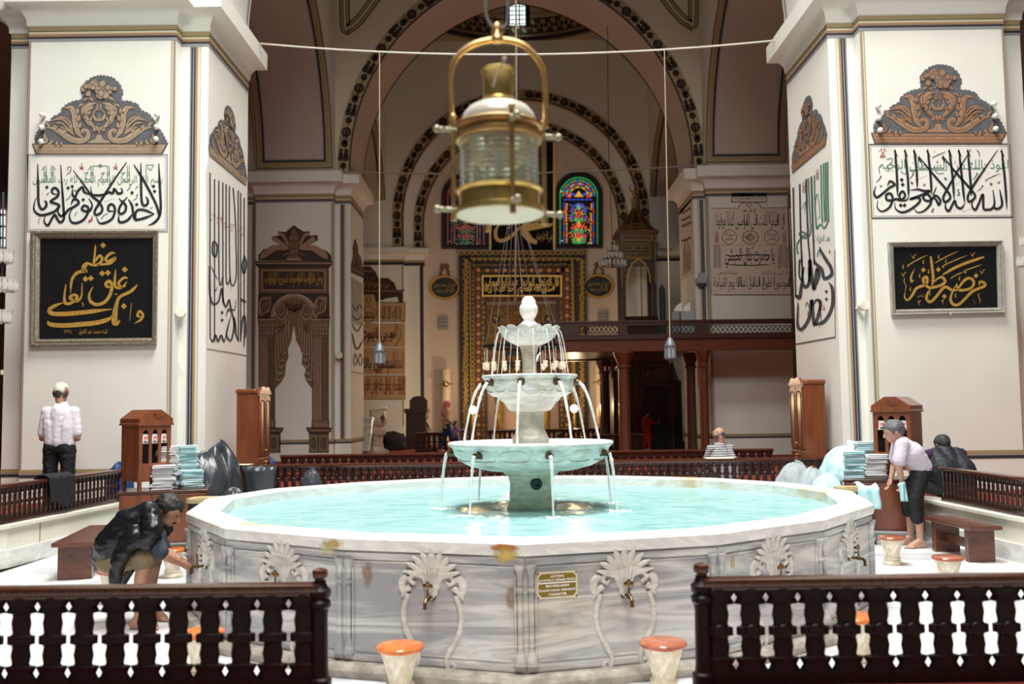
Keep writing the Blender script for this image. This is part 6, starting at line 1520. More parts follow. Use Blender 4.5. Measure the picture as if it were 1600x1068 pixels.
# ------------------------------------------------------------------ stained glass windows and the gold lettered panel between them
def pane_mats(st, dim):
    M_ = {}
    for k, c in dict(red=(.75, .03, .02), blue=(.04, .07, .65), green=(.02, .38, .10), yellow=(.95, .52, .05), orange=(.85, .25, .02), cyan=(.1, .55, .40), white=(.8, .85, .7)).items():
        M_[k] = mat(f'glass_{k}_{st}', tuple(x * .4 for x in c), .3, emit=c if not dim or k in ('red', 'orange') else tuple(x * .3 for x in c), es=(.10 if dim else .55))
    return M_
def stained(name, n_, cx, x0, x1, ytop, ybot, dim):
    fw_ = wallfn(Y=MY)
    def arch(hw, top, foot):
        return [(cx - hw, foot)] + [(cx - hw * cos(pi * i / 20), top + hw - hw * sin(pi * i / 20)) for i in range(21)] + [(cx + hw, foot)]
    hw = (x1 - x0) / 2
    def plate(poly, h0, h1, m, nm, par):
        q = MB(); q.prism(poly, h0, h1, f=lambda x, y, z: fw_(x, y, z)); return q.build(nm, m, par, smooth=None)
    r = plate(arch(hw, ytop, ybot), 0.0, .08, mat('window_frame_brown', (.12, .06, .035), .6), f'window_{n_}', None); struct(r)
    plate(arch(hw - 2, ytop + 2, ybot - 2), .08, .10, mat('window_black', (.012, .010, .010), .6), 'window_reveal', r)
    g = hw - (7.5 if not dim else 9); gt = ytop + 9; gb = ybot - 6
    M_ = pane_mats('dim' if dim else 'lit', dim); Q = {}
    def pc(k):
        if k not in Q: Q[k] = Paint(fw_); Q[k].h = .112
        return Q[k]
    rr = random.Random(n_)
    # green beaded border
    arc = arch(g, gt, gb); arcl = spline([Vector(p) for p in arc], 3)
    s = 0
    for a, b in zip(arcl, arcl[1:]):
        L = (b - a).length; k = int(L / 3.2) + 1
        for i in range(k):
            p = a + (b - a) * (i + .5) / k; q = Vector((cx, min(max(p.y, gt + g), gb))); d = (q - p); d = d.normalized() if d.length > .1 else Vector((0, -1)); pc('green' if not dim else 'red').dia(p.x + d.x * 1.5, p.y + d.y * 1.5, 1.5)
    # head
    for ring_, cols in ((g - 6, ('green', 'red', 'green', 'blue')), (g - 11, ('blue', 'orange', 'cyan', 'red')), (g - 16, ('yellow', 'red', 'green'))):
        n = max(5, int(ring_ * 1.0))
        for i in range(n):
            a = pi * (i + .5) / n; x, y = cx - ring_ * cos(a), gt + g - ring_ * sin(a); pc(cols[i % len(cols)]).disk(x, y, 2.1, 6)
    pc('yellow').poly([(cx - 7, gt + g + 1), (cx, gt + g - 9), (cx + 7, gt + g + 1)])
    for sg in (-1, 1): pc('blue').disk(cx + sg * 9, gt + g - 3, 4, 8, 2.4); pc('red').disk(cx + sg * 15, gt + g, 4, 8, 3)
    y0 = gt + g + 4
    for i in range(7): pc('blue').rect(cx - g + 8 + i * (2 * g - 16) / 7, y0, cx - g + 8 + (i + .75) * (2 * g - 16) / 7, y0 + 2.4)
    # body: side strips and centre bouquet
    y = y0 + 5
    while y < gb - 2:
        for sg in (-1, 1):
            pc('blue' if int(y) % 3 else 'red').rect(*sorted((cx + sg * (g - 6.5), cx + sg * (g - 8.5)))[:1], y, sorted((cx + sg * (g - 6.5), cx + sg * (g - 8.5)))[1], y + 3)
            if y > y0 + 34: pc('orange' if int(y / 3) % 2 else 'yellow').rect(min(cx + sg * (g - 10.5), cx + sg * (g - 13)), y, max(cx + sg * (g - 10.5), cx + sg * (g - 13)), y + 2.2)
            elif rr.random() < .9: pc('orange').disk(cx + sg * (g - 12 + 2 * rr.random()), y, 2.0, 6)
        y += 3.6
    for i in range(9):
        a = pi * i / 8; pc('blue').disk(cx - 11 * cos(a), y0 + 20 - 12 * sin(a), 2.2, 7)
    B0 = y0 + 4; Hh = gb - B0
    for i in range(150):
        xx, yy = cx + (g - 14) * (2 * rr.random() - 1), B0 + 4 + (Hh - 4) * rr.random(); pc(rr.choice(('orange', 'yellow', 'green', 'blue', 'red', 'orange', 'blue'))).dia(xx, yy, 1.2)
    for v_ in Q.values(): v_.h = .118
    for f_, c_, w_, h_ in ((.13, 'cyan', 4, 5), (.28, 'red', 5, 8), (.42, 'green', 11, 3), (.52, 'yellow', 4, 7), (.57, 'red', 11, 4), (.70, 'green', 9, 5), (.76, 'red', 5, 7), (.88, 'yellow', 4, 5), (.94, 'green', 12, 4)):
        yy = B0 + f_ * Hh; pc(c_).poly([(cx, yy - h_), (cx + w_ * .7, yy), (cx + w_, yy + h_ * .4), (cx, yy + h_), (cx - w_, yy + h_ * .4), (cx - w_ * .7, yy)])
    for f_ in (.22, .38, .62, .80):
        for sg in (-1, 1): yy = B0 + f_ * Hh; pc('yellow').poly([(cx + sg * 2, yy + 5), (cx + sg * 7, yy - 4), (cx + sg * 5, yy + 4)]); pc('red' if f_ > .5 else 'blue').disk(cx + sg * 10, yy, 2.6, 7); pc('green').stroke([(cx + sg * 2, yy + 7), (cx + sg * 8, yy + 4), (cx + sg * 12, yy + 7)], 2)
    pc('white').rect(cx - g + 3, gb - 6, cx - g + 6, gb - 4.5); pc('white').rect(cx + g - 13, gb - 2.5, cx + g - 10, gb - .5); pc('white').disk(cx - g + 3, gt + g - 8, 1.8, 6)
    for k, v in Q.items(): v.build(f'glass_pane_{k}', M_[k], r)
stained('window_2', 2, 904, 866, 942, 268, 388, False); stained('window_3', 3, 728, 689, 766, 270, 389, True)
fw = wallfn(Y=MY - .02)
r = thing('calligraphy_panel', 'square black panel with a large gold monogram between the stained-glass windows', 'picture', W(816, 390, Y=MY - .02))
q = MB(); q.prism([(766, 222), (868, 222), (868, 390), (766, 390)], 0, .06, f=lambda x, y, z: fw(x, y, z)); q.build('ground', BLACKC, r, smooth=None)
P = Paint(fw); P.h = .07; P.rect(764, 222, 767.5, 391); P.rect(864, 222, 868, 391); P.build('gilt_edge', mat('gilt_bright', (.78, .52, .12), .45), r)
P = Paint(wallfn(Y=MY - .02, s=5.926, ox=680, oy=260)); P.h = .07
P.poly([(835, 525), (1095, 528), (1070, 560), (860, 600), (900, 660), (945, 690), (935, 725), (860, 700), (800, 640), (785, 560)]); P.stroke([(1000, 380), (1030, 420), (1020, 470), (900, 540)], 22); P.stroke([(790, 560), (700, 650), (620, 690), (570, 670), (560, 600), (600, 520)], 34); P.stroke([(660, 575), (700, 560), (690, 530), (670, 540)], 10); paint_text(P, "صلى الله عليه وسلم", 940, 600, 1085, 720)
for x, y in ((850, -60), (700, 60)): P.stroke([(x, y), (x + 60, y + 80), (x - 40, y + 160), (x - 140, y + 120)], 30)
P.build('gold_calligraphy', mat('gilt_pale', (.80, .55, .17), .5), r)
# oval medallions beside the niche
def medal(lab, cx, cy):
    f_ = wallfn(Y=MY - .03); r = thing('oval_medallion', lab, 'plaque', W(cx, cy, Y=MY - .1), group='oval medallions by the prayer niche'); q = MB(); rows = []
    for k, h in ((1.0, 0), (1.0, .05), (.95, .09), (.86, .09), (.82, .05), (.80, .04)): rows.append([f_(cx + 24.5 * k * cos(2 * pi * i / 40), cy + 19 * k * sin(2 * pi * i / 40), h) for i in range(40)])
    q.grid(rows, close=True); q.build('gilt_rim', mat('gilt_rim', (.55, .29, .05), .4, metal=.3), r, smooth=40)
    P = Paint(f_); P.h = .045; P.disk(cx, cy, 20.5, 36, 16); P.build('ground', mat('medallion_green', (.012, .018, .014), .5), r)
    P = Paint(f_); P.h = .055; paint_text(P, "اشهد ان محمد رسول", cx - 17, cy - 9, cx + 17, cy + 1, off=.01); paint_text(P, "الله اكبر وحده", cx - 13, cy, cx + 14, cy + 10, off=.01); P.build('gilt_lettering', MG, r)
    q = MB(); 
    for sg in (-1, 1): q.ball(f_(cx + sg * 3.5, cy - 33, .04), .10, 10, 7, sc=(1, .5, 1)); q.tube([f_(cx + sg * 2, cy - 30, .04), f_(cx + sg * 6, cy - 25, .04), f_(cx + sg * 6.5, cy - 18, .04)], .05, 7)
    q.build('bow', mat('bow_brown', (.20, .10, .05), .6), r)
medal('oval gold-rimmed medallion left of the prayer niche', 695, 449); medal('oval gold-rimmed medallion right of the prayer niche', 935, 447)
def vent(lab, cx, cy):
    p = W(cx, cy, Y=MY); o_ = thing('wall_heater', lab, 'heater', (p.x, MY, p.z)); q = MB(); q.box((p.x - .17, MY - .12, p.z - .25), (p.x + .17, MY, p.z + .25)); q.build('body', mat('heater_grey', (.34, .32, .30), .5), o_, smooth=None)
    for k in range(3): q = MB(); z = p.z - .12 + .14 * k; q.box((p.x - .24, MY - .15, z - .01), (p.x + .24, MY - .12, z + .01)); q.build('bar', mat('heater_bar', (.22, .20, .18), .5), o_, smooth=None)
vent('grey wall unit under the left medallion', 693, 505); vent('grey wall unit under the right medallion', 941, 496)
# giant candles, globe lamps, copper lamps
CAND = mat('candle_wax', (.72, .58, .42), .5); 
def candle(lab, px, ytop, yb_, Y):
    p = W(px, ytop, Y=Y); k = Y / FPX; r = thing('giant_candle', lab, 'candle', (p.x, Y, ZR)); q = MB(); q.lathe([(8 * k, ZR + .5), (8 * k, p.z), (6 * k, p.z + .02), (0, p.z + .02)], 24, (p.x, Y, 0)); q.build('wax', CAND, r)
    q = MB(); q.lathe([(.34, ZR), (.34, ZR + .06), (.2, ZR + .12), (.18, ZR + .35), (.30, ZR + .48), (.30, ZR + .52), (.2, ZR + .53)], 24, (p.x, Y, 0)); q.build('candlestick', BRASSD, r)
    z = W(px, yb_, Y=Y).z; q = MB(); q.ball((p.x, Y - 8 * k - .04, z), .125, 14, 9); q.cyl((p.x - .3, Y - .16, z), (p.x + .3, Y - .16, z), .025, n=8); q.build('brass_boss', BRASS, r)
candle('giant pale candle left of the prayer niche, with a brass boss', 697, 577, 600, 36.3); candle('giant pale candle right of the prayer niche, left of the dark gallery column', 937, 570, 597, 36.3); candle('giant pale candle seen between two gallery columns', 966, 570, 597, 36.3)
GLOBE = mat('globe_lit', (.9, .85, .7), .3, emit=(1.0, .78, .42), es=5.0)
def globe(lab, px, py, Y):
    p = W(px, py, Y=Y); r = thing('globe_lamp', lab, 'lamp', (p.x, Y, ZR)); q = MB(); q.ball(p, 6 * Y / FPX, 18, 12); q.build('globe', GLOBE, r); q = MB(); q.lathe([(.16, ZR), (.16, ZR + .03), (.03, ZR + .06), (.022, ZR + .7), (.035, ZR + .8), (.022, ZR + .9), (.025, p.z - .1), (.07, p.z - .1)], 14, (p.x, Y, 0)); q.build('brass_stand', BRASS, r)
    l = bpy.data.lights.new('globe_glow', 'POINT'); l.energy = 85; l.color = (1, .75, .42); l.shadow_soft_size = .1; lo_ = bpy.data.objects.new('globe_glow', l); COL.objects.link(lo_); lo_.location = (p.x, Y - .35, p.z + .1)
globe('glowing globe lamp on a brass stand at the left of the niche', 739, 640, 34.5); globe('glowing globe lamp on a brass stand at the right of the niche', 897, 638, 34.5)
def copper(lab, px, Y=34):
    p = W(px, 640, Y=Y); k = Y / FPX; r = thing('copper_lamp', lab, 'lamp', (p.x, Y, ZR)); z = lambda y: W(px, y, Y=Y).z; q = MB(); q.lathe([(4.2 * k, z(650)), (4 * k, z(637)), (3.6 * k, z(637))], 18, (p.x, Y, 0)); q.build('shade', mat('copper_shade', (.55, .25, .13), .4, metal=.3, emit=(1, .45, .2), es=.25), r); q = MB(); q.lathe([(4 * k, ZR), (3 * k, ZR + .1), (2.4 * k, z(668)), (3 * k, z(664)), (1.6 * k, z(660)), (2 * k, z(652)), (1 * k, z(648))], 14, (p.x, Y, 0)); q.build('stand', mat('copper', (.45, .2, .09), .35, metal=.9), r)
copper('copper-shaded lamp left of the dark gallery column', 937); copper('copper-shaded lamp right of the dark gallery column', 966)

# ================================================================== chandeliers
CRYS = mat('crystal_glass', (.80, .78, .72), .12, trans=.4, ior=1.4); CRYSL = mat('lamp_glass_lit', (.9, .87, .78), .15, trans=.5, emit=(1, .9, .65), es=.22); DKM = mat('metal_dark', (.05, .055, .055), .45, metal=.6)
cy_, cz_ = 23.0, W(819, 541, Y=23).z; cx_ = W(819, 541, Y=23).x; cr_ = 62 * 23 / FPX
r = thing('ring_chandelier', 'wide dark ring chandelier with glass oil-lamp cups hanging before the prayer niche', 'chandelier', (cx_, cy_, cz_))
q = MB(); N = 48; q.tube([(cx_ + cr_ * cos(2 * pi * i / N), cy_ + cr_ * sin(2 * pi * i / N), cz_) for i in range(N + 1)], .045, 8); q.build('ring', DKM, r)
l = bpy.data.lights.new('mihrab_bay_fill', 'POINT'); l.energy = 200; l.color = (1, .76, .5); l.shadow_soft_size = .5; lo_ = bpy.data.objects.new('mihrab_bay_fill', l); COL.objects.link(lo_); lo_.location = (cx_, cy_ + 7.5, cz_ - .2)  # added fill lamp, in mid-air well behind the ring chandelier
apex = Vector((cx_ - .2, cy_, W(812, 300, Y=23).z))
for i in range(7):
    a = 2 * pi * (i + .3) / 7; q = MB(); q.tube([(cx_ + cr_ * cos(a), cy_ + cr_ * sin(a), cz_), apex], .007, 5); q.build('chain', mat('chain_grey', (.32, .31, .30), .5), r)
for i in range(18):
    a = 2 * pi * i / 18; c = Vector((cx_ + cr_ * cos(a), cy_ + cr_ * sin(a), cz_)); q = MB(); q.cyl(c, c - Vector((0, 0, .40)), .006, n=6); q.lathe([(.01, -.56), (.04, -.545), (.06, -.49), (.045, -.45), (.066, -.39), (.058, -.39), (.04, -.45)], 10, c); q.build('lamp_cup', CRYSL, r)
def tiered(lab, px, py, Y, sc=1.0, tiers=((8, 9, 0), (15, 15, 12), (20, 20, 24)), cable=None, m=CRYS, name='crystal_chandelier', cs=1.0):
    k = Y / FPX * sc; p = W(px, py, Y=Y); r = thing(name, lab, 'chandelier', p)
    q = MB(); q.cyl(p + Vector((0, 0, 10 * k)), p - Vector((0, 0, 30 * k)), 1.8 * k, n=10); q.build('stem', DKM, r)
    for R, n, dy in tiers:
        q = MB(); q.tube([(p.x + R * .8 * k * cos(2 * pi * i / 24), p.y + R * .8 * k * sin(2 * pi * i / 24), p.z - (dy + 3) * k) for i in range(25)], .7 * k, 6); g_ = q.build('tier_ring', DKM, r)
        for i in range(n):
            a = 2 * pi * i / n; c = Vector((p.x + R * k * cos(a), p.y + R * k * sin(a), p.z - dy * k)); e = k * cs; q = MB(); q.lathe([(.6 * e, -5 * e), (1.8 * e, -4 * e), (2.4 * e, -1 * e), (1.8 * e, 1.5 * e), (2.6 * e, 4 * e), (2.2 * e, 4 * e)], 8, c); q.tube([c - Vector((0, 0, 2 * k)), p - Vector((0, 0, (dy + 4) * k))], .4 * k, 5); q.build('glass_cup', m, g_)
    if cable: q = MB(); q.tube([p + Vector((0, 0, 8 * k))] + cable, .012, 6); q.build('cable', WIRED, r)
    return r
tiered('three-tier glass chandelier on a thin cable to the right of the stained glass', 957, 388, 27.0, 1.0, cable=[W(951, 240, Y=27), W(949, 30, Y=27)])
tiered('small dark chandelier with shaded lamps hanging under the gallery', 956, 566, 27.5, .8, tiers=((14, 7, 12),), m=mat('lamp_rose', (.42, .22, .17), .4))
tiered('crystal chandelier cut by the left picture edge, in the side aisle', 4, 400, 13.0, 1.25, tiers=((9, 9, 0), (15, 14, 36), (9, 9, 76)), cs=1.9, cable=[W(5, 300, Y=13)])
tiered('crystal chandelier cut by the right picture edge, beside the near pier', 1606, 375, 13.0, 1.1, tiers=((8, 7, 0), (13, 12, 30)), cs=1.7, cable=[W(1603, 300, Y=13)])
tiered('small lit chandelier far off in the left aisle', 12, 578, 40.0, .8, tiers=((10, 7, 4),), m=CRYSL)

# ================================================================== pulpit (minbar) with conical roof and lettered doorway
MW = wood('wood_pulpit', (.055, .020, .012), (.022, .009, .007), .35, .3)
YM = 34.6; km = YM / FPX
ml, mr = W(970, 400, Y=YM).x, W(1024, 400, Y=YM).x; mc = (ml + mr) / 2; mwd = mr - ml
r = thing('pulpit', 'dark tall pulpit with gilded conical roof and lettered doorway, right of the niche', 'pulpit', (mc, 32.5, ZR))
zz = lambda y: W(997, y, Y=YM).z
fp = wallfn(Y=YM)
for sx in (ml + .07, mr - .07):
    for y_ in (YM + .07, YM + mwd - .07): q = MB(); q.box((sx - .085, y_ - .085, ZR), (sx + .085, y_ + .085, zz(362))); q.build('post', MW, r, smooth=None)
q = MB(); q.box((ml - .06, YM - .06, zz(408)), (mr + .06, YM + mwd + .06, zz(362))); q.build('head_box', MW, r, smooth=None)
q = MB(); q.box((ml - .14, YM - .14, zz(364)), (mr + .14, YM + mwd + .14, zz(360))); q.build('roof_edge', mat('pulpit_edge', (.16, .06, .03), .5), r, smooth=None)
ap = zz(320); bz = zz(361); q = MB(); hw_ = mwd / 2 + .13; cyc = YM + mwd / 2
prof = [(1.0, 0), (.86, .14), (.68, .30), (.48, .52), (.28, .76), (.10, 1.0)]
PR_ = [(k * hw_ * 1.12, bz + (ap - bz) * f) for k, f in prof]
q.lathe(PR_ + [(0, ap + .1)], 8, (mc, cyc, 0), ph=pi / 8); q.build('cone_roof', MW, r, smooth=None)
q = MB(); GL = MBR
pt = lambda j, i: Vector((mc + 1.015 * PR_[j][0] * cos(pi / 8 + 2 * pi * i / 8), cyc + 1.015 * PR_[j][0] * sin(pi / 8 + 2 * pi * i / 8), PR_[j][1]))
for i in range(8):
    q.tube([pt(j, i) for j in range(6)], .022, 5)
    for j in (0, 1, 2): q.tube([pt(j, i), pt(j, i + 1)], .016, 5)
    mid01 = (pt(1, i) + pt(1, i + 1)) / 2; q.tube([pt(0, i), mid01, pt(0, i + 1)], .016, 5); m2 = (pt(2, i) + pt(2, i + 1)) / 2; q.tube([pt(1, i), m2, pt(1, i + 1)], .014, 5)
q.build('gilt_lattice', mat('gilt_dull', (.30, .15, .04), .5, metal=.3), r)
q = MB(); q.lathe([(.10, ap), (.12, ap + .1), (.05, ap + .2), (.05, ap + .3), (.12, zz(315)), (.05, zz(311)), (.14, zz(306)), (.05, zz(302)), (.10, zz(298)), (.04, zz(295)), (.03, zz(293))], 14, (mc, cyc, 0)); q.ball((mc, cyc, zz(292)), .07)
cr0 = Vector((mc, cyc, zz(288))); q.tube([cr0 + Vector((.16 * sin(a), 0, -.16 * cos(a))) for a in [-2.6 + 5.2 * i / 16 for i in range(17)]], [.012 + .03 * sin(pi * i / 16) for i in range(17)], 7); q.build('crescent_finial', MG, r)
f5 = wallfn(Y=YM - .06, s=4.647, ox=930, oy=270); P = Paint(f5); P.h = .02
P.frame(203, 452, 417, 494, 6); [P.frame(x, 508, x + 55, 564, 5) for x in (216, 281, 347)]; P.frame(217, 580, 405, 614, 5)
[P.stroke([(x + 8, 545), (x + 27, 522), (x + 47, 545)], 4) for x in (216, 281, 347)]
paint_text(P, "لا اله الا الله محمد", 210, 460, 410, 488); paint_text(P, "رسول الله حق", 224, 586, 398, 608)
P.rect(190, 440, 196, 835); P.rect(432, 440, 438, 800); P.rect(196, 436, 432, 440); P.rect(222, 618, 404, 624)
P.build('gilt_panels', MG, r)
P = Paint(f5); P.h = .025
for sg in (-1, 1): P.stroke([(314, 620), (314 + sg * 20, 640), (314 + sg * 50, 660), (314 + sg * 46, 672), (314 + sg * 72, 700), (314 + sg * 68, 712), (314 + sg * 84, 745), (314 + sg * 80, 760), (314 + sg * 86, 800)], 9, k=4, taper=False)
P.build('gilt_arch', mat('gilt_yellow', (.62, .42, .06), .5), r)
q = MB()
for sg in (-1, 1):
    pts = [(314, 616), (314 + sg * 20, 640), (314 + sg * 50, 660), (314 + sg * 72, 700), (314 + sg * 84, 745), (314 + sg * 88, 800), (314 + sg * 100, 800), (314 + sg * 100, 616)]
    q.prism(pts if sg < 0 else pts[::-1], -.04, .015, f=lambda x, y, z: f5(x, y, z))
q.build('arch_spandrel', MW, r, smooth=None)
# stair block, panelled side and front doorway towards the court
dl, dr = W(958, 600, Y=29.6).x, W(1052, 600, Y=29.6).x; dz = W(1000, 561, Y=29.6).z
q = MB()
q.prism([(29.8, ZR), (YM + .3, ZR), (YM + .3, zz(495)), (YM - .3, zz(495)), (30.2, 2.6), (29.8, 2.6)], ml + .02, mr - .02, f=lambda y, z, x: (x, y, z)); q.build('stair_block', MW, r, smooth=None)
q = MB(); q.box((dl, 29.6, ZR), (dr, 29.85, dz)); q.build('doorway', MW, r, smooth=None)
fd = wallfn(Y=29.6, s=5.62, ox=860, oy=530); P = Paint(fd); P.h = .012; P.frame(757, 182, 1085, 1000, 5); P.frame(806, 230, 1055, 352, 5); P.rect(806, 400, 1060, 404); P.rect(806, 400, 811, 760); P.rect(1046, 400, 1051, 760)
P.build('gilt_line', mat('gilt_dull', (.30, .15, .04), .5), r)
P = Paint(fd); P.h = .012; paint_text(P, "لا اله الا الله محمد", 835, 252, 1030, 300); paint_text(P, "رسول الله حقا", 840, 290, 1025, 332); P.build('gilt_lettering', MG, r)
for x0, x1 in ((816, 926), (932, 1042)): q = MB(); q.prism([(x0, 412), (x1, 412), (x1, 960), (x0, 960)], .0, .03, f=lambda x, y, z: fd(x, y, z)); q.build('door', mat('door_black', (.010, .009, .010), .3), r, smooth=None)
q = MB(); q.box((W(983, 600, Y=30).x - .3, 29.9, ZR), (W(983, 600, Y=30).x - .22, 33.0, dz - .3)); q.build('side_panel', wood('wood_pulpit_side', (.16, .07, .035), (.09, .035, .02), .45, .2), r, smooth=None)

# ================================================================== raised gallery with lattice parapet
GW = wood('wood_gallery', (.17, .044, .017), (.09, .022, .010), .3, .35, stretch=(1.2, 9, 9)); GWD = wood('wood_gallery_dark', (.075, .022, .013), (.035, .012, .008), .35, .3, stretch=(1.2, 9, 9))
YG = 24.0; gz = lambda y, x=1050: W(x, y, Y=YG).z
gx0 = W(845, 530, Y=YG).x; gx1 = W(1300, 530, Y=YG).x
r = thing('gallery', 'raised dark wooden gallery on slim columns in front of the right far pier', 'gallery', ((gx0 + gx1) / 2, 26, ZR))
q = MB(); q.box((gx0, YG, gz(548)), (gx1, YG + .25, gz(529))); q.build('front_beam', GW, r, smooth=None, bevel=.01)
q = MB(); q.box((gx0, YG - .06, gz(529)), (gx1, YG + .25, gz(525))); q.build('beam_moulding', GWD, r, smooth=None)
gxr = ll4 - .12
q = MB(); q.box((gx0, YG + .2, gz(542)), (gxr, 29.6, gz(533))); q.box((gxr, YG + .2, gz(542)), (gx1, 25.5, gz(533))); q.build('deck', GW, r, smooth=None)
q = MB(); q.box((gx0, 29.3, gz(545)), (gxr, 29.6, gz(533))); q.box((gx0, YG + .2, gz(545)), (gx0 + .25, 29.6, gz(533))); q.box((gxr - .25, YG + .2, gz(545)), (gxr, 29.6, gz(533))); q.build('rear_beam', GW, r, smooth=None)
q = MB(); q.box((gx0, YG, gz(503)), (gx1, YG + .12, gz(499.5))); q.build('top_rail', GWD, r, smooth=None, bevel=.01)
q = MB(); q.box((gx0, YG + .02, gz(507.5)), (gx1, YG + .08, gz(503))); q.box((gx0, YG + .02, gz(525)), (gx1, YG + .08, gz(521))); q.build('parapet_frieze', GWD, r, smooth=None)
for a, b in ((845, 905), (968, 980), (1087, 1108), (1238, 1300)):
    q = MB(); q.box((W(a, 515, Y=YG).x, YG + .01, gz(522)), (W(b, 515, Y=YG).x, YG + .09, gz(506))); q.build('solid_panel', GWD, r, smooth=None)
kk = YG / FPX
for a, b in ((905, 968), (980, 1087), (1108, 1238)):
    q = MB(); n = int((b - a) / 7.0); 
    for i in range(n + 1):
        c = W(a + (b - a) * (i + .0) / n, 514.2, Y=YG); q.tube([(c.x + 6.2 * kk * cos(t), YG + .05, c.z + 6.6 * kk * sin(t)) for t in [2 * pi * j / 14 for j in range(15)]], .75 * kk, 5)
        q.cbox((c.x, YG + .05, c.z), (4.5 * kk, .02, 1.2 * kk))
    q.build('ring_lattice', mat('lattice_black', (.018, .010, .008), .5), r)
def gcol(px, Y, ytop, m, rad):
    x = W(px, 620, Y=Y).x; zt = gz(548) if Y < 25 else gz(545); q = MB(); q.lathe([(rad * 1.5, ZR), (rad * 1.5, ZR + .15), (rad * 1.15, ZR + .2), (rad, ZR + .3), (rad * .92, zt - .42), (rad * 1.2, zt - .40), (rad * 1.2, zt - .36), (rad * .95, zt - .33), (rad * 1.5, zt - .12), (rad * 1.7, zt - .05), (rad * 1.7, zt)], 8, (x, Y, 0), ph=pi / 8); q.build('column', m, r, smooth=20)
gcol(975, YG + .13, 548, GW, .155); gcol(1100, YG + .13, 548, GW, .115); gcol(945, 29.3, 560, GWD, .16); gcol(1080, 24.9, 555, GWD, .13)
# things standing on the gallery
gf = gz(533)
def gbox(lab, px0, px1, ytop, Y, m, name='case', cat='case'):
    a, b = W(px0, ytop, Y=Y), W(px1, ytop, Y=Y); q = MB(); q.box((a.x, Y, gf), (b.x, Y + .4, a.z)); o_ = q.build(name, m, None, smooth=None, bevel=.015); tag(o_, lab, cat); return o_
GC = mat('case_grey', (.36, .37, .40), .45)
gbox('grey equipment case on the gallery, nearest the far pier', 1064, 1085, 486, 24.7, GC); gbox('grey equipment case on the gallery, left of the other one', 1050, 1062, 487, 24.7, mat('case_grey_dark', (.26, .27, .29), .45))
for px, lab in ((1059, 'left white curved shell standing on the grey gallery cases'), (1072, 'right white curved shell standing on the grey gallery cases')):
    c = W(px, 486, Y=24.9); k = 24.9 / FPX; q = MB(); q.prism([(-6 * k, 0), (6 * k, 0), (6 * k, 14 * k), (1 * k, 11 * k), (-4 * k, 6 * k)], -.05, .05, f=lambda x, z, y, c=c: (c.x + x, 24.9 + y, c.z + z)); o_ = q.build('seat_shell', WHITE, None, smooth=30); tag(o_, lab, 'chair shell')
c = W(1036, 520, Y=26.0); q = MB(); q.lathe([(.085, gf), (.085, W(1036, 450, Y=26).z), (.03, W(1036, 447, Y=26).z), (.02, W(1036, 444, Y=26).z), (0, W(1036, 443, Y=26).z)], 14, (c.x, 26.0, 0)); o_ = q.build('flag_case', mat('green_dark', (.012, .035, .025), .5), None); tag(o_, 'tall dark green furled banner standing on the gallery', 'banner')
# camera box on the far pier
c = W(1095, 440, Y=PY2 + .2); r = thing('pier_fixture', 'small grey camera box fixed to the right far pier', 'lamp', c); q = MB(); q.box((c.x - .14, c.y - .16, c.z - .06), (c.x + .14, c.y + .06, c.z + .10)); q.build('body', GC, r, smooth=None, bevel=.02); q = MB(); q.box((c.x - .07, c.y - .12, c.z - .14), (c.x + .07, c.y + .05, c.z - .06)); q.build('lens', DKM, r, smooth=None); q = MB(); q.box((c.x - .06, c.y - .08, c.z + .10), (c.x + .10, c.y + .06, c.z + .24)); q.build('junction_box', GC, r, smooth=None)

# ================================================================== painting on the right far pier
f6 = wallfn(Y=PY2, s=5.34, ox=1060, oy=280); K = Paint(f6); K.h = .014; RR = Paint(f6); RR.h = .014; FD = Paint(f6); FD.h = .006; GN = Paint(f6); GN.h = .014; BX = Paint(f6); BX.h = .010
FD.rect(270, 242, 940, 962); FD.rect(442, 116, 735, 190); FD.poly([(495, 242), (540, 195), (630, 195), (690, 242)])
BX.frame(440, 112, 738, 194, 6); BX.rect(265, 240, 495, 244); BX.rect(690, 236, 945, 240); BX.stroke([(495, 242), (520, 205), (560, 190)], 6, taper=False); BX.stroke([(690, 240), (668, 205), (625, 190)], 6, taper=False); BX.rect(290, 960, 945, 967); BX.rect(275, 548, 940, 550)
paint_text(GN, "لا اله الا الله محمد رسول الله", 462, 124, 714, 182); paint_text(K, "ان الصلوة كانت على المومنين كتابا موقوتا", 312, 285, 885, 420); 
for x in (545, 568, 650, 755, 825, 872): K.rect(x, 290, x + 6, 372)
K.stroke([(585, 195), (565, 212), (588, 230), (610, 212), (588, 195)], 4); paint_text(K, "ابو بكر عمر", 535, 230, 648, 285); paint_text(K, "حضرت بلال", 720, 262, 820, 285); paint_text(K, "عليه السلام", 390, 262, 470, 285)
for cx, cy in ((424, 482), (776, 482)): RR.ring(cx, cy, 57, 62, 32); paint_text(K, "سبحان الله", cx - 38, cy - 40, cx + 38, cy); paint_text(K, "العظيم", cx - 30, cy - 2, cx + 32, cy + 38)
RR._q([(600 + (68 + 6 * cos(12 * a)) * cos(a), 484 + (58 + 5 * cos(12 * a)) * sin(a)) for a in [2 * pi * i / 72 for i in range(72)]] + [(600 + (60 + 6 * cos(12 * a)) * cos(a), 484 + (51 + 5 * cos(12 * a)) * sin(a)) for a in [2 * pi * i / 72 for i in range(72)]], [(i, (i + 1) % 72, 72 + (i + 1) % 72, 72 + i) for i in range(72)])
for r0 in (48, 40, 32, 22, 12): K.stroke([(600 - r0, 484), (600, 484 - r0 * .8), (600 + r0, 484), (600, 484 + r0 * .8), (600 - r0, 484)], 3, k=1, taper=False)
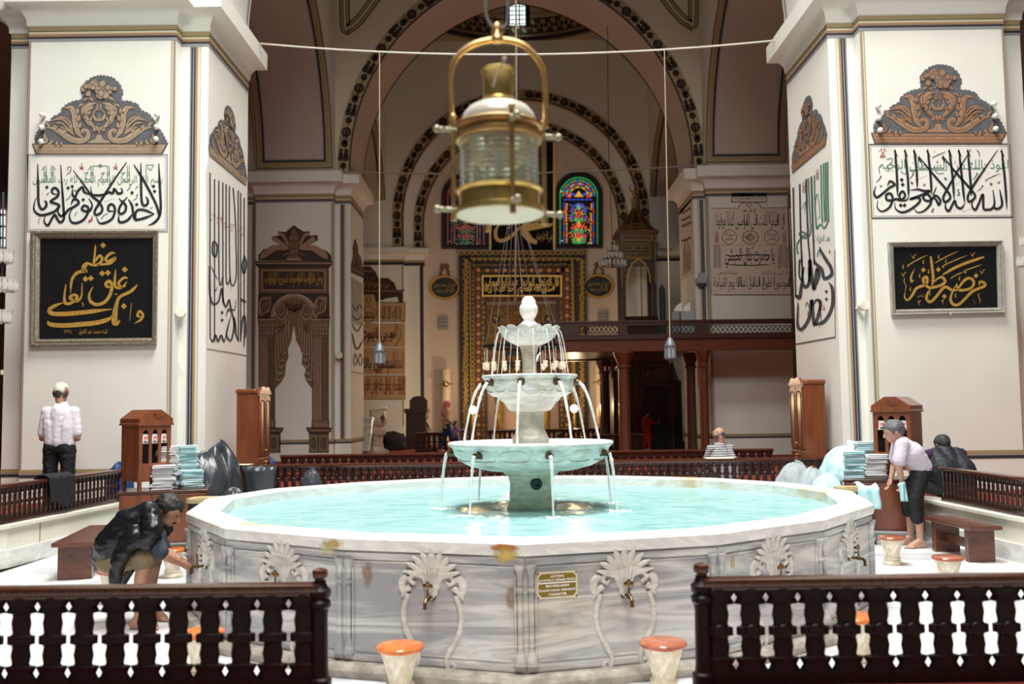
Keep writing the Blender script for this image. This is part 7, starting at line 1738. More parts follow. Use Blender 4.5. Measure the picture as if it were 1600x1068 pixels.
for x in (318, 884):
    for k in range(4): RR.ring(x - 8, 470 + 17 * k, 6, 9, 10); RR.ring(x + 8, 470 + 17 * k, 6, 9, 10)
    RR.stroke([(x, 430), (x - 8, 445), (x, 455), (x + 8, 445), (x, 430)], 4)
paint_text(K, "يا حضرت بلال الحبشي", 388, 572, 800, 742, off=.012); K.stroke([(388, 630), (450, 640), (600, 630), (790, 632)], 9); K.stroke([(392, 712), (600, 718), (770, 710)], 9); 
rr = random.Random(4)
for x0, x1, y0, y1 in ((290, 355, 565, 740), (825, 925, 565, 740)):
    cx = (x0 + x1) / 2
    for k in range(16):
        y = y0 + (y1 - y0) * k / 15; w_ = (x1 - x0) / 2 * (.45 + .5 * abs(sin(k * 1.3)))
        for sg in (-1, 1): K.stroke([(cx, y), (cx + sg * w_ * .6, y - 14), (cx + sg * w_, y + 4), (cx + sg * w_ * .6, y + 12)], 2.4)
paint_text(GN, "قال النبي عليه السلام", 690, 762, 925, 812); paint_text(K, "بسم الله الرحمن", 330, 760, 490, 808); paint_text(K, "المؤذنون اطول الناس اعناقا يوم القيامة".replace('ؤ', 'و'), 295, 815, 938, 940)
for x in (500, 520, 597, 625, 672, 705, 795, 918): K.rect(x, 808, x + 6, 890)
RR.stroke([(600, 570), (615, 575), (632, 562)], 7); RR.stroke([(645, 732), (660, 738)], 6)
FD.build('painted_field', mat('paint_field_rose', (.74, .62, .54), .75), pier_r2); BX.build('painted_frame', mat('paint_slate', (.06, .065, .06), .7), pier_r2); RR.build('painted_lettering_red', mat('paint_red_brown', (.26, .06, .04), .7), pier_r2); GN.build('painted_lettering_green', GREENP, pier_r2); K.build('painted_calligraphy', mat('paint_greenblack', (.025, .035, .030), .7), pier_r2)
def f7(u, v, h): p = W(u / 5.34 + 1060, v / 5.34 + 280, X=ll4); p.x -= h; return p
FD = Paint(f7); FD.h = .006; FD.poly([(15, 255), (110, 170), (130, 770), (25, 845)]); FD.build('painted_field', mat('paint_field_rose', (.74, .62, .54), .75), pier_r2)
K = Paint(f7); K.h = .014
for y0, y1 in ((270, 220), (330, 290), (380, 340), (500, 470)): 
    for k in range(7): x = 30 + 11 * k; y = y0 + (y1 - y0) * k / 7; K.stroke([(x, y), (x + 4, y + 18), (x + 10, y + 10), (x + 12, y + 26)], 3.5)
for k in range(6): x = 48 + 11 * k; K.stroke([(x, 560 + 12 * abs(k - 2.5)), (x - 1, 700), (x - 4, 790 - 6 * k)], 3.5); K.dia(x - 6, 800 - 9 * k, 5)
K.stroke([(20, 445), (110, 360)], 2.5); K.stroke([(40, 520), (95, 480)], 2.5); K.stroke([(25, 845), (130, 770)], 3); K.stroke([(50, 640), (58, 540), (70, 505), (85, 540), (100, 620)], 4); K.build('painted_calligraphy', INK, pier_r2)
# ================================================================== painted doorway on the left far pier
f8 = wallfn(Y=PY2, s=2.807, ox=390, oy=340)
LT_ = mat('paint_stone_light', (.44, .27, .18), .75, var=.2, scale=10); MT_ = mat('paint_stone_mid', (.235, .135, .085), .75, var=.25, scale=10); DT_ = mat('paint_stone_dark', (.06, .036, .026), .75); GT_ = mat('paint_stone_olive', (.20, .155, .08), .75)
D = Paint(f8); D.h = .006; M_ = Paint(f8); M_.h = .011; L = Paint(f8); L.h = .016; D2 = Paint(f8); D2.h = .020; L2 = Paint(f8); L2.h = .024
D.poly([(40, 188), (38, 165), (60, 140), (110, 122), (140, 118), (98, 96), (100, 82), (130, 78), (125, 60), (160, 62), (178, 45), (195, 32), (212, 45), (235, 60), (265, 60), (262, 78), (298, 76), (300, 98), (255, 122), (300, 130), (345, 150), (360, 170), (358, 190)])
M_.poly([(155, 190), (168, 172), (178, 160), (175, 130), (170, 105), (180, 70), (195, 45), (212, 70), (220, 105), (214, 130), (210, 160), (222, 172), (232, 190)])
for sg in (-1, 1):
    cx = 195
    L.stroke([(cx + sg * 22, 135), (cx + sg * 75, 100), (cx + sg * 92, 88)], [12, 24]); L.stroke([(cx + sg * 25, 125), (cx + sg * 45, 80), (cx + sg * 70, 70)], [8, 16]); L.stroke([(cx + sg * 28, 138), (cx + sg * 80, 132), (cx + sg * 125, 158), (cx + sg * 148, 180)], [16, 30, 22]); L.stroke([(cx + sg * 22, 155), (cx + sg * 50, 168)], 9)
    for k in range(6): D2.stroke([(cx + sg * (40 + 18 * k), 122 + 3 * k), (cx + sg * (36 + 18 * k), 148 + 5 * k)], 3)
for y in (70, 100, 130, 160): D2.stroke([(172, y), (195, y + 6), (218, y)], 4)
L.poly([(160, 188), (230, 188), (222, 178), (168, 178)])
# entablature, inscription
D.poly([(22, 190), (365, 190), (362, 205), (348, 222), (348, 335), (40, 335), (40, 222), (26, 205)]); M_.rect(46, 222, 342, 330); L.rect(30, 196, 360, 203); L.frame(52, 230, 334, 320, 5); D2.rect(62, 236, 324, 314)
P = Paint(f8); P.h = .028; paint_text(P, "وهل اتاك نبا الخصم اذ تسوروا المحراب", 66, 240, 320, 308, off=.01)
for x in (92, 105, 112, 215, 262, 270, 300): P.rect(x, 240, x + 3, 295)
P.rect(66, 270, 318, 272); P.build('painted_calligraphy', GOLD, pier_l2)
# arch, spandrels and columns
D.poly([(38, 335), (350, 335), (352, 445), (300, 445)] + [(195 + 102 * cos(a), 435 - 102 * sin(a)) for a in [pi * i / 20 for i in range(21)]] + [(90, 445), (36, 445)])
for sg in (-1, 1):
    c0 = 72 if sg < 0 else 316
    for k in range(5): L.stroke([(c0 - 22 + 8 * k, 430 - 4 * k), (c0 - 26 + 10 * k, 385), (c0 - 12 + 8 * k, 345)], 13); D2.stroke([(c0 - 14 + 8 * k, 425 - 4 * k), (c0 - 18 + 10 * k, 385), (c0 - 6 + 8 * k, 350)], 2.5)
L.stroke([(195 - 94 * cos(pi * i / 16), 438 - 94 * sin(pi * i / 16)) for i in range(17)], 15, taper=False); L2.stroke([(195 - 92 * cos(pi * i / 16), 438 - 92 * sin(pi * i / 16)) for i in range(17)], 3, taper=False)
CUR = [[(112, 440), (118, 395), (150, 360), (195, 350), (240, 360), (272, 395), (278, 440), (276, 700), (272, 748), (250, 715), (240, 690), (248, 660), (228, 640), (232, 600), (222, 570), (205, 540), (195, 470), (183, 540), (168, 575), (172, 610), (160, 640), (156, 690), (140, 720), (110, 752), (108, 600)]]
D.poly([(x + (x - 195) * .04, y) for x, y in CUR[0]]); M_.poly(CUR[0])
rr = random.Random(6)
for sg in (-1, 1):
    for k in range(6): x = 195 + sg * (22 + 11 * k); y1 = 530 + 38 * k; L.stroke([(x, 440 + 8 * k), (x + sg * 3, 500 + 20 * k), (x - sg * 2, min(y1, 730))], 5); D2.stroke([(x + sg * 5, 450 + 8 * k), (x + sg * 7, 500 + 22 * k), (x + sg * 4, min(y1, 728))], 3)
    for cx, cy, rx, ry in ((195 + sg * 0, 378, 42, 32), (195 + sg * 55, 405, 30, 40), (195 + sg * 62, 470, 20, 36)):
        for q_ in (1, .78, .55, .32): (L if q_ in (1, .55) else D2).stroke([(cx - rx * q_, cy - 12), (cx - rx * q_ * .6, cy + ry * q_ * .7), (cx, cy + ry * q_), (cx + rx * q_ * .6, cy + ry * q_ * .7), (cx + rx * q_, cy - 12)], 6 if q_ == 1 else 4)
    for k in range(5): cy = 590 + 28 * k; cx = 195 + sg * (52 + 4 * k); L.stroke([(cx - 14, cy), (cx, cy + 12), (cx + 16, cy + 2)], 8); D2.stroke([(cx - 14, cy + 8), (cx, cy + 20), (cx + 16, cy + 10)], 3)
def column(x0, x1, face):
    D.rect(x0 - 4, 440, x1 + 4, 895); M_.rect(x0, 520, x1, 890)
    n = 7
    for k in range(n): x = x0 + (x1 - x0) * (k + .5) / n; (L if (k < 4) == (face > 0) else D2).rect(x - 1.6, 525, x + 1.6, 885)
    D.poly([(x0 - 10, 438), (x1 + 10, 438), (x1 + 6, 460), (x1 + 2, 525), (x0 - 2, 525), (x0 - 6, 460)]); M_.poly([(x0 - 6, 442), (x1 + 6, 442), (x1 + 2, 460), (x1, 520), (x0, 520), (x0 - 2, 460)])
    L.rect(x0 - 6, 443, x1 + 6, 449)
    for r_ in range(3):
        for k in range(5): L.disk(x0 + 6 + (x1 - x0 - 12) * k / 4, 470 + 18 * r_, 5.5, 8, 7); D2.ring(x0 + 6 + (x1 - x0 - 12) * k / 4, 472 + 18 * r_, 5, 6.4, 8)
    D.rect(x0 - 6, 885, x1 + 6, 925); M_.rect(x0 - 3, 890, x1 + 3, 920)
    for k in range(3): L.ring(x0 + 12 + (x1 - x0 - 24) * k / 2, 906, 5, 8, 10)
column(44, 108, 1); column(278, 344, 1)
for a, b, c in ((62, 150, 128), (248, 362, 350)):
    D.poly([(a, 918), (b, 920), (b - 6, 938), (b - 18, 946), (a + 14, 946), (a + 2, 930)]); M_.poly([(a + 8, 924), (b - 6, 926), (b - 16, 938), (a + 14, 938)])
    D.rect(a + 12, 944, b - 14, 1030); 
GO = Paint(f8); GO.h = .012; GO.rect(262, 950, 298, 1026); GO.rect(92, 950, 130, 1026); GO.build('painted_pedestal', GT_, pier_l2); M_.rect(302, 950, 346, 1026); M_.rect(78, 950, 90, 1026)
for x in (280, 324, 108): D2.ring(x, 988, 9, 13, 14, 1.9); D2.ring(x, 988, 3, 6, 10, 1.9)
D.build('painted_shade', DT_, pier_l2); M_.build('painted_stone', MT_, pier_l2); L.build('painted_highlight', LT_, pier_l2); D2.build('painted_line', DT_, pier_l2); L2.build('painted_edge', LT_, pier_l2)
# lettering on the left far pier's side face
def f9(u, v, h): p = W(u / 3.139 + 540, v / 3.139 + 380, X=lr3); p.x += h; return p
FD = Paint(f9); FD.h = .006; FD.poly([(26, 150), (86, 175), (86, 640), (26, 628)]); FD.build('painted_field', mat('paint_field', (.80, .78, .72), .7), pier_l2)
K = Paint(f9); K.h = .014
for k in range(7): x = 30 + 8 * k; K.stroke([(x, 165 + 5 * k), (x, 320 + 20 * (k % 2)), (x + 2, 400)], 2.6, taper=False)
K.stroke([(30, 300), (50, 330), (66, 300), (84, 330)], 5); K.stroke([(30, 440), (44, 505), (60, 515), (84, 470)], 9); K.stroke([(30, 400), (55, 430), (80, 390)], 6); K.stroke([(30, 350), (52, 375), (82, 352)], 5)
for x in (45, 70): K.stroke([(x, 540), (x - 9, 572), (x, 600), (x + 9, 572), (x, 540)], 5, k=2, taper=False)
K.stroke([(26, 628), (86, 640)], 3, taper=False); K.build('painted_calligraphy', INK, pier_l2)
def f10(u, v, h): p = W(u / 3.139 + 540, v / 3.139 + 380, X=lr3); p.x += h; return p
D = Paint(f10); D.h = .006; M_ = Paint(f10); M_.h = .012
D.poly([(24, 110), (36, 60), (34, 20), (45, -25), (58, 10), (62, 50), (74, 70), (88, 130), (88, 172), (24, 142)]); M_.stroke([(34, 100), (46, 60), (44, 10), (50, -15)], 10); M_.stroke([(76, 130), (66, 90), (56, 50)], 9); M_.stroke([(26, 122), (86, 152)], 9, taper=False); D.build('painted_shade', DT_, pier_l2); M_.build('painted_stone', MT_, pier_l2)
# tan lettered panels and crest on the wall pilaster behind it
f11 = wallfn(Y=MY - .6, s=3.139, ox=540, oy=380)
FD = Paint(f11); FD.h = .006; K = Paint(f11); K.h = .018; RR = Paint(f11); RR.h = .018; D = Paint(f11); D.h = .012; M_ = Paint(f11); M_.h = .016
TF = mat('paint_field_tan', (.52, .34, .17), .75)
FD.rect(60, 248, 155, 385); FD.rect(158, 290, 292, 382); FD.rect(60, 392, 292, 508); FD.rect(60, 512, 292, 642); FD.rect(60, 650, 292, 764)
for x0, y0, x1, y1 in ((155, 288, 293, 384), (40, 648, 294, 766)): D.frame(x0, y0, x1, y1, 3)
paint_text(K, "لا اله الا الله", 168, 308, 272, 372, off=.01); paint_text(K, "هو حي لا يموت", 80, 410, 245, 500, off=.012); paint_text(RR, "الحي القيوم", 90, 405, 255, 498); paint_text(K, "نستعين بالله", 70, 560, 250, 628, off=.012); paint_text(RR, "انما المومنون", 150, 530, 285, 640); paint_text(RR, "السلطان ظل الله في الارض", 70, 660, 288, 756, off=.01)
for x in (262, 272, 282, 200, 215, 150): RR.rect(x, 655, x + 4, 745)
RR.rect(70, 690, 275, 694)
for s in ([(150, 330), (130, 318), (112, 300), (90, 325), (78, 350), (95, 380), (115, 390), (135, 375), (150, 350), (150, 330)], [(245, 392), (258, 415), (272, 430), (268, 445), (274, 455), (258, 480), (245, 506)]): RR.stroke(s, 3.5, taper=False)
paint_text(K, "محمد", 88, 325, 140, 370); K.stroke([(112, 262), (100, 275), (112, 290), (124, 275), (112, 262)], 3)
FD.build('painted_field', TF, pil_l); K.build('painted_calligraphy', mat('paint_ink_brown', (.03, .02, .012), .7), pil_l); RR.build('painted_lettering_red', mat('paint_red_brown', (.26, .06, .04), .7), pil_l)
D.poly([(40, 115), (120, 112), (148, 140), (160, 170), (210, 170), (240, 195), (252, 228), (292, 226), (280, 240), (278, 290), (262, 295), (255, 262), (200, 270), (150, 290), (140, 250), (40, 250)]); D.build('painted_shade', DT_, pil_l)
M_.rect(40, 230, 286, 238); [M_.stroke([(60 + 26 * k, 222), (75 + 26 * k, 190 + 4 * k), (95 + 24 * k, 205)], 13) for k in range(6)]; [M_.stroke([(80 + 18 * k, 190), (95 + 16 * k, 160 + 3 * k)], 10) for k in range(4)]; [M_.disk(95 + 16 * k, 135, 8, 8) for k in range(3)]; M_.build('painted_stone', MT_, pil_l)

# ================================================================== furniture in the mihrab bay
YK = 29.5; kz = lambda y, x=590: W(x, y, Y=YK).z; kx = lambda x: W(x, 660, Y=YK).x; k1 = YK / FPX
MKU = marble('marble_preacher_stand', (.72, .64, .54), (.42, .30, .20), .45, 2.0)
r = thing('marble_stand', 'carved pale marble preacher stand on a bulging foot near the left far pier', 'stand', (kx(592), YK, ZR))
q = MB(); q.lathe([(20 * k1, ZR), (20 * k1, ZR + .1), (12 * k1, ZR + .16), (10 * k1, kz(690)), (11 * k1, kz(682)), (14 * k1, kz(678)), (15 * k1, kz(672)), (10 * k1, kz(668)), (15 * k1, kz(662)), (17 * k1, kz(655)), (16 * k1, kz(642)), (17 * k1, kz(640)), (0, kz(640))], 10, (kx(588), YK, 0)); q.build('body', MKU, r, smooth=25)
for x in (596, 602): q = MB(); q.ball((kx(x), YK, kz(637)), .07); q.cyl((kx(x), YK, kz(640)), (kx(x), YK, kz(636)), .03); q.build('knob', WHITE, r)
q = MB(); q.add([(kx(596), YK - 17.2 * k1, kz(652)), (kx(601), YK - 16.6 * k1, kz(646)), (kx(604), YK - 16 * k1, kz(654)), (kx(600), YK - 16.6 * k1, kz(660))], [(0, 1, 2, 3)]); q.build('dark_inlay', mat('inlay_brown', (.10, .05, .03), .5), r, smooth=None)
q = MB(); a, b = kx(566), kx(581); q.box((a, YK - .9, ZR), (b, YK - .5, W(573, 640, Y=YK - .9).z)); o_ = q.build('cardboard_box', mat('box_pale', (.50, .47, .34), .7), None, smooth=None); tag(o_, 'pale upright box between the wrapped steps and the marble stand', 'box')
r = thing('step_frame', 'silvery plastic-wrapped steps leaning beside the marble stand', 'steps', (kx(568), YK - 1.6, ZR)); Yq = YK - 1.6; PW = mat('plastic_wrap', (.52, .50, .46), .25, var=.4, scale=10, bump=.8, bscale=12)
def qp(x, y, d=0): return W(x, y, Y=Yq + d)
for s in ((551, 706, 557, 652), (575, 706, 581, 652)): q = MB(); q.tube([qp(s[0], s[1]), qp(s[2], s[3], .5)], .05, 6); q.build('rail', mat('aluminium', (.5, .49, .47), .35, metal=.6), r)
for k in range(5):
    y = 703 - 12.3 * k; x = 551 + 1.5 * k; q = MB(); a, b = qp(x, y, .1 * k), qp(x + 25, y, .1 * k); q.box((a.x, a.y - .05, a.z - .03), (b.x, b.y + .3, b.z + .03)); q.build('tread', mat('aluminium', (.5, .49, .47), .35, metal=.6), r)
    if k < 4: q = MB(); a, b = qp(x + 1, y - 1.5, .1 * k + .03), qp(x + 25, y - 10.5, .1 * k + .1); q.box((a.x, a.y, min(a.z, b.z)), (b.x, a.y + .03, max(a.z, b.z))); q.build('wrapped_panel', PW, r, smooth=None)
c = W(613, 700, Y=32); o_ = bag_mesh('duffel_bag', mat('cloth_black', (.016, .016, .018), .8), None, (c.x, 32, ZR), (.95, .6, .62), 71, rough=.06); tag(o_, 'black bag lying on the red carpet by the end wall', 'bag')
# dark preacher chair with crested back and a handrail
Yc = 33.0; cxz = lambda x, y: W(x, y, Y=Yc); kc = Yc / FPX
r = thing('preacher_chair', 'dark wooden preacher chair with a rounded crest and sloping handrail', 'chair', (cxz(650, 690).x, Yc, ZR))
q = MB(); a, b = cxz(636, 645), cxz(667, 645); q.box((a.x, Yc - .4, ZR), (b.x, Yc + .5, cxz(650, 645).z)); q.build('base', MW, r, smooth=None); q = MB(); q.box((a.x - .05, Yc - .45, cxz(650, 645).z), (b.x + .05, Yc + .55, cxz(650, 638).z)); q.build('seat', MW, r, smooth=None)
z0 = cxz(650, 640).z; q = MB(); q.prism([(cxz(638, 640).x, z0), (cxz(666, 640).x, z0), (cxz(666, 640).x, cxz(666, 624).z)] + [(cxz(652 + 12 * cos(t), 0 + 640).x, cxz(650, 624 - 6 * sin(t)).z) for t in [pi * i / 8 for i in range(9)]] + [(cxz(638, 640).x, cxz(638, 624).z)], Yc + .4, Yc + .5, f=lambda x, z, y: (x, y, z)); q.build('backrest', MW, r, smooth=None)
q = MB(); q.tube([cxz(666, 655), cxz(674, 673)], .05, 6); q.build('handrail', MW, r)
def lowrail(lab, pxa, pxb, Y, h, post=False):
    a, b = W(pxa, 690, Y=Y), W(pxb, 690, Y=Y); balustrade(lab, [(a.x, Y), (b.x, Y)], ZR, h, .17, railw=.06, m=WOODD, rail=GWD if Y > 30 else GW)
lowrail('low dark balustrade in front of the preacher chair', 649, 700, 30.3, .62); lowrail('low dark balustrade in front of the prayer niche', 762, 946, 33.0, .62); lowrail('low brown balustrade beside the gallery column, ending at a post', 984, 1006, 28.0, .55); lowrail('low brown balustrade left of the gallery column, behind the fountain', 925, 966, 28.0, .55)
# ================================================================== left aisle beyond the pier: lattice window
b = MB(); YW = 51.9
wl_ = W(-12, 340, Y=YW)
def g0(x, y): return W(x, y, Y=YW)
q = MB(); q.prism([(-30, 385), (8, 385), (8, 330), (4, 305), (-8, 290), (-30, 290)], 0, .05, f=lambda x, y, z: g0(x, y) + Vector((0, -z, 0))); w4 = struct(q.build('window_4', mat('daylight_pane_side', (.7, .8, .8), .3, emit=(.9, .97, 1), es=1.1), smooth=None))
q = MB()
for y in (300, 318, 336, 354, 372): q.prism([(-30, y - 1.6), (9, y - 1.6), (9, y + 1.6), (-30, y + 1.6)], .05, .14, f=lambda x, y_, z: g0(x, y_) + Vector((0, -z, 0)))
for x in (-8, 1): q.prism([(x - 1.4, 290), (x + 1.4, 290), (x + 1.4, 386), (x - 1.4, 386)], .05, .14, f=lambda x_, y_, z: g0(x_, y_) + Vector((0, -z, 0)))
q.build('window_bars', mat('window_lead', (.03, .025, .02), .6), w4, smooth=None)
# ================================================================== people
SKIN = mat('skin', (.42, .22, .14), .5, var=.12, scale=20); SKINL = mat('skin_light', (.55, .32, .24), .5, var=.12, scale=20)
HAIRK = mat('hair_black', (.012, .010, .010), .6); HAIRG = mat('hair_grey', (.16, .16, .165), .6, var=.5, scale=60); HAIRD = mat('hair_dark_grey', (.05, .05, .052), .6, var=.5, scale=60)
EYE = mat('eye_dark', (.01, .008, .006), .2)
V = Vector
def chains(mb, C, n=12):
    for pts, rs in C:
        pts = [V(p) for p in pts]
        for p, r in zip(pts, rs): mb.ball(p, r, n, 8)
        for (a, b), (ra, rb) in zip(zip(pts, pts[1:]), zip(rs, rs[1:])):
            if (b - a).length > 1e-4: mb.cyl(a, b, ra, rb, n)
def flesh(name, C, m, parent, vox=.011, smooth=4, wrinkle=0.0, seed=0, wscale=14):
    """one continuous surface grown round the limbs"""
    q = MB(); chains(q, C); o = q.build(name, m, parent)
    md = o.modifiers.new('remesh', 'REMESH'); md.mode = 'VOXEL'; md.voxel_size = vox
    ms = o.modifiers.new('smooth', 'SMOOTH'); ms.iterations = smooth; ms.factor = .5
    bpy.context.view_layer.update()
    me = bpy.data.meshes.new_from_object(o.evaluated_get(bpy.context.evaluated_depsgraph_get())); o.modifiers.clear(); o.data = me
    if wrinkle:
        me.calc_loop_triangles()
        no = [v.normal.copy() for v in me.vertices]
        for v, n_ in zip(me.vertices, no):
            p = v.co * wscale; k = abs(mnoise.noise(V((p.x, p.y, p.z * 1.6 + seed)))) - .25 + .5 * (abs(mnoise.noise(V((p.x * 2.3, p.y * 2.3, p.z * 3 + seed)))) - .25)
            v.co += n_ * k * wrinkle
    me.polygons.foreach_set('use_smooth', [True] * len(me.polygons)); me.update()
    return o
def head(c, f, up=(0, 0, 1), s=1.0):
    c, f, up = V(c), V(f).normalized(), V(up).normalized(); sd = f.cross(up).normalized(); up = sd.cross(f).normalized()
    P = lambda a, b, e=0: c + f * a * s + up * b * s + sd * e * s
    C = [([P(-.025, .02), P(.02, .02)], [.092 * s, .086 * s]), ([P(.03, .0), P(.045, -.06), P(.055, -.095)], [.074 * s, .058 * s, .034 * s]), ([P(-.02, -.05), P(.01, -.07)], [.07 * s, .06 * s]),
         ([P(.098, .01), P(.112, -.022), P(.118, -.036)], [.010 * s, .013 * s, .016 * s]), ([P(.088, .028, -.03), P(.088, .028, .03)], [.014 * s, .014 * s]), ([P(.082, -.065, -.018), P(.082, -.065, .018)], [.011 * s, .011 * s])]
    for e in (-1, 1): C.append(([P(-.01, .012, .088 * e), P(-.018, -.012, .094 * e), P(-.006, -.035, .088 * e)], [.014 * s, .017 * s, .010 * s]))
    H = [([P(-.04, .035), P(.0, .05), P(.045, .062)], [.092 * s, .087 * s, .06 * s]), ([P(-.055, .0), P(-.05, -.055)], [.078 * s, .055 * s])]
    for e in (-1, 1): H.append(([P(-.02, .03, .045 * e), P(.03, .05, .04 * e), P(.0, -.0, .07 * e)], [.068 * s, .048 * s, .032 * s]))
    E = [P(.088, .008, -.032), P(.088, .008, .032)]
    return C, H, E, P
def hand(w, d, pn, th, s=1.0, curl=.5):
    """w wrist, d pointing direction, pn palm normal (towards which fingers curl), th side of the thumb"""
    w, d, pn = V(w), V(d).normalized(), V(pn).normalized(); pn = (pn - d * pn.dot(d)).normalized(); a = d.cross(pn).normalized(); th = 1 if th > 0 else -1
    C = [([w, w + d * .03 * s, w + d * .075 * s], [.026 * s, .030 * s, .030 * s])]
    for e in (-.024, .024): C.append(([w + d * .02 * s, w + d * .08 * s + a * e * s], [.02 * s, .017 * s]))
    for i, L in enumerate((.070, .080, .075, .058)):
        e = (-.031 + .0205 * i) * -th; p = w + d * .085 * s + a * e * s; pts = [p]; dd = d
        for k in range(3): an = curl * (.5 + .35 * k); dd = (d * cos(an * (k + 1) * .6) + pn * sin(an * (k + 1) * .6)); p = p + dd * L * s * (.45, .32, .23)[k]; pts.append(p)
        C.append((pts, [.0105 * s, .0095 * s, .0088 * s, .0075 * s]))
    p = w + d * .025 * s + a * .03 * th * s; C.append(([p, p + (a * th * .8 + d * .7).normalized() * .04 * s, p + (a * th * .5 + d + pn * .4).normalized() * .07 * s], [.014 * s, .012 * s, .009 * s]))
    return C
def foot(an, toe, s=1.0):
    an, toe = V(an), V(toe); d = (toe - an); d.z = 0; d.normalize(); a = V((-d.y, d.x, 0)); z = toe.z
    hl = V((an.x, an.y, z)) - d * .045 * s
    C = [([an, hl + V((0, 0, .035))], [.042 * s, .036 * s]), ([an + d * .02, an + d * .10 * s - V((0, 0, (an.z - z) * .45)), toe - d * .05 * s + V((0, 0, .03))], [.04 * s, .036 * s, .026 * s]), ([hl + V((0, 0, .03)), toe - d * .07 * s + V((0, 0, .024))], [.03 * s, .03 * s])]
    for i, e in enumerate((-.036, -.016, .002, .019, .034)): p = toe - d * (.055 + .006 * i) * s + a * e * s; C.append(([p + V((0, 0, .018)), p + d * (.045 - .004 * i) * s + V((0, 0, .013))], [.016 * s, (.014 if i == 0 else .010) * s]))
    return C
def eyes(E, par):
    for p in E: q = MB(); q.ball(p, .0115, 8, 6); q.build('eye', EYE, par)
def person(label, loc, C, m=SKIN, vox=.009):
    r = thing('person', label, 'person', loc); flesh('body', C, m, r, vox, 3); return r
# ---- crouching man washing at the basin, jacket over his shoulders
Yc = 8.0
def A(x, y, d=0): return W(x, y, Y=Yc + d)
hd, hr, ey, HP = head(A(264, 797), (.84, -.12, -.52), (.45, 0, .9), 1.06)
ha, kn_n, kn_f = A(170, 872), A(227, 869, -.17), A(243, 873, .12)
an_n, an_f = A(217, 922, -.17), A(233, 920, .14); an_n.z = .09; an_f.z = .09
sh_n, sh_f = A(232, 815, -.16), A(238, 812, .18); el_n, wr_n = A(252, 864, -.20), A(284, 880, -.06); el_f, wr_f = A(256, 860, .2), A(285, 876, .12)
C = hd + [([A(240, 812), HP(-.02, -.08)], [.062, .056]), ([ha, A(200, 845), A(233, 816)], [.13, .13, .10]), ([sh_n, el_n, el_n + (wr_n - el_n) * .35, wr_n], [.055, .043, .044, .027]), ([sh_f, el_f, el_f + (wr_f - el_f) * .35, wr_f], [.055, .043, .044, .027]),
    ([A(174, 874, -.1), kn_n], [.085, .058]), ([A(174, 874, .1), kn_f], [.085, .058]), ([kn_n, kn_n + (an_n - kn_n) * .35 + V((-.015, 0, 0)), an_n], [.054, .056, .034]), ([kn_f, kn_f + (an_f - kn_f) * .35 + V((-.015, 0, 0)), an_f], [.054, .056, .034])]
C += hand(wr_n, A(297, 886) - wr_n, (0, .6, -.5), 1, 1.0, .5) + hand(wr_f, A(297, 882) - wr_f, (0, -.6, -.5), -1, 1.0, .5)
for an in (an_n, an_f): C += foot(an, V((an.x + .19, an.y - .02, .0)))
r = person('crouching dark-haired man in a black leather jacket and khaki shorts washing at the basin', (ha.x, Yc, 0), C, SKIN, .0085)
flesh('hair', hr + [([HP(.05, .075), HP(.085, .045)], [.045, .022])], HAIRK, r, .008, 2, .010, 21, 16); eyes(ey, r)
flesh('beard', [([HP(.095, -.055, -.02), HP(.1, -.052, .0), HP(.095, -.055, .02)], [.012, .013, .012]), ([HP(.06, -.105, -.02), HP(.085, -.12, 0), HP(.06, -.105, .02)], [.028, .034, .028]), ([HP(.085, -.12, 0), HP(.10, -.165, .0)], [.028, .014])], HAIRK, r, .007, 1)
flesh('tee_shirt', [([ha + V((0, 0, .02)), A(202, 846), A(234, 817)], [.145, .145, .11]), ([sh_n, sh_n + (el_n - sh_n) * .95], [.07, .066]), ([sh_f, sh_f + (el_f - sh_f) * .95], [.07, .066])], mat('cloth_slate', (.035, .042, .06), .85), r, .011, 4, .008, 1)
flesh('shorts', [([A(169, 872, -.07), A(169, 872, .07)], [.115, .115]), ([A(174, 876, -.1), kn_n + (kn_n - A(172, 885, -.1)) * .02], [.105, .088]), ([A(174, 876, .1), kn_f - (kn_f - A(172, 885, .1)) * .08], [.100, .088]), ([kn_n, kn_n + V((-.02, 0, -.05))], [.086, .075])], mat('cloth_khaki', (.20, .155, .085), .9, bump=.4, bscale=60), r, .011, 4, .010, 2)
LEA = mat('leather_black', (.007, .007, .009), .33, spec=.42, bump=.25, bscale=14)
flesh('leather_jacket', [([A(163, 868, -.08), A(175, 850, -.1), A(205, 820, -.1), A(232, 802, -.09)], [.10, .145, .15, .11]), ([A(163, 868, .1), A(178, 848, .12), A(207, 818, .13), A(234, 802, .12)], [.10, .14, .145, .11]), ([A(236, 806, -.17), A(238, 828, -.24), A(228, 848, -.24)], [.085, .09, .07]), ([A(238, 804, .2), A(245, 830, .24)], [.085, .07]), ([A(212, 838, -.24), A(196, 855, -.27), A(186, 875, -.28), A(181, 898, -.28)], [.085, .078, .07, .055]), ([A(181, 898, -.28), A(179, 914, -.28)], [.058, .05]), ([A(240, 805, -.05), A(243, 806, .08)], [.075, .075])], LEA, r, .012, 3, .014, 5, 7)
flesh('jacket_hem', [([A(205, 890, -.05), A(198, 900, -.03), A(193, 911, -.02)], [.03, .034, .025])], LEA, r, .01, 2)
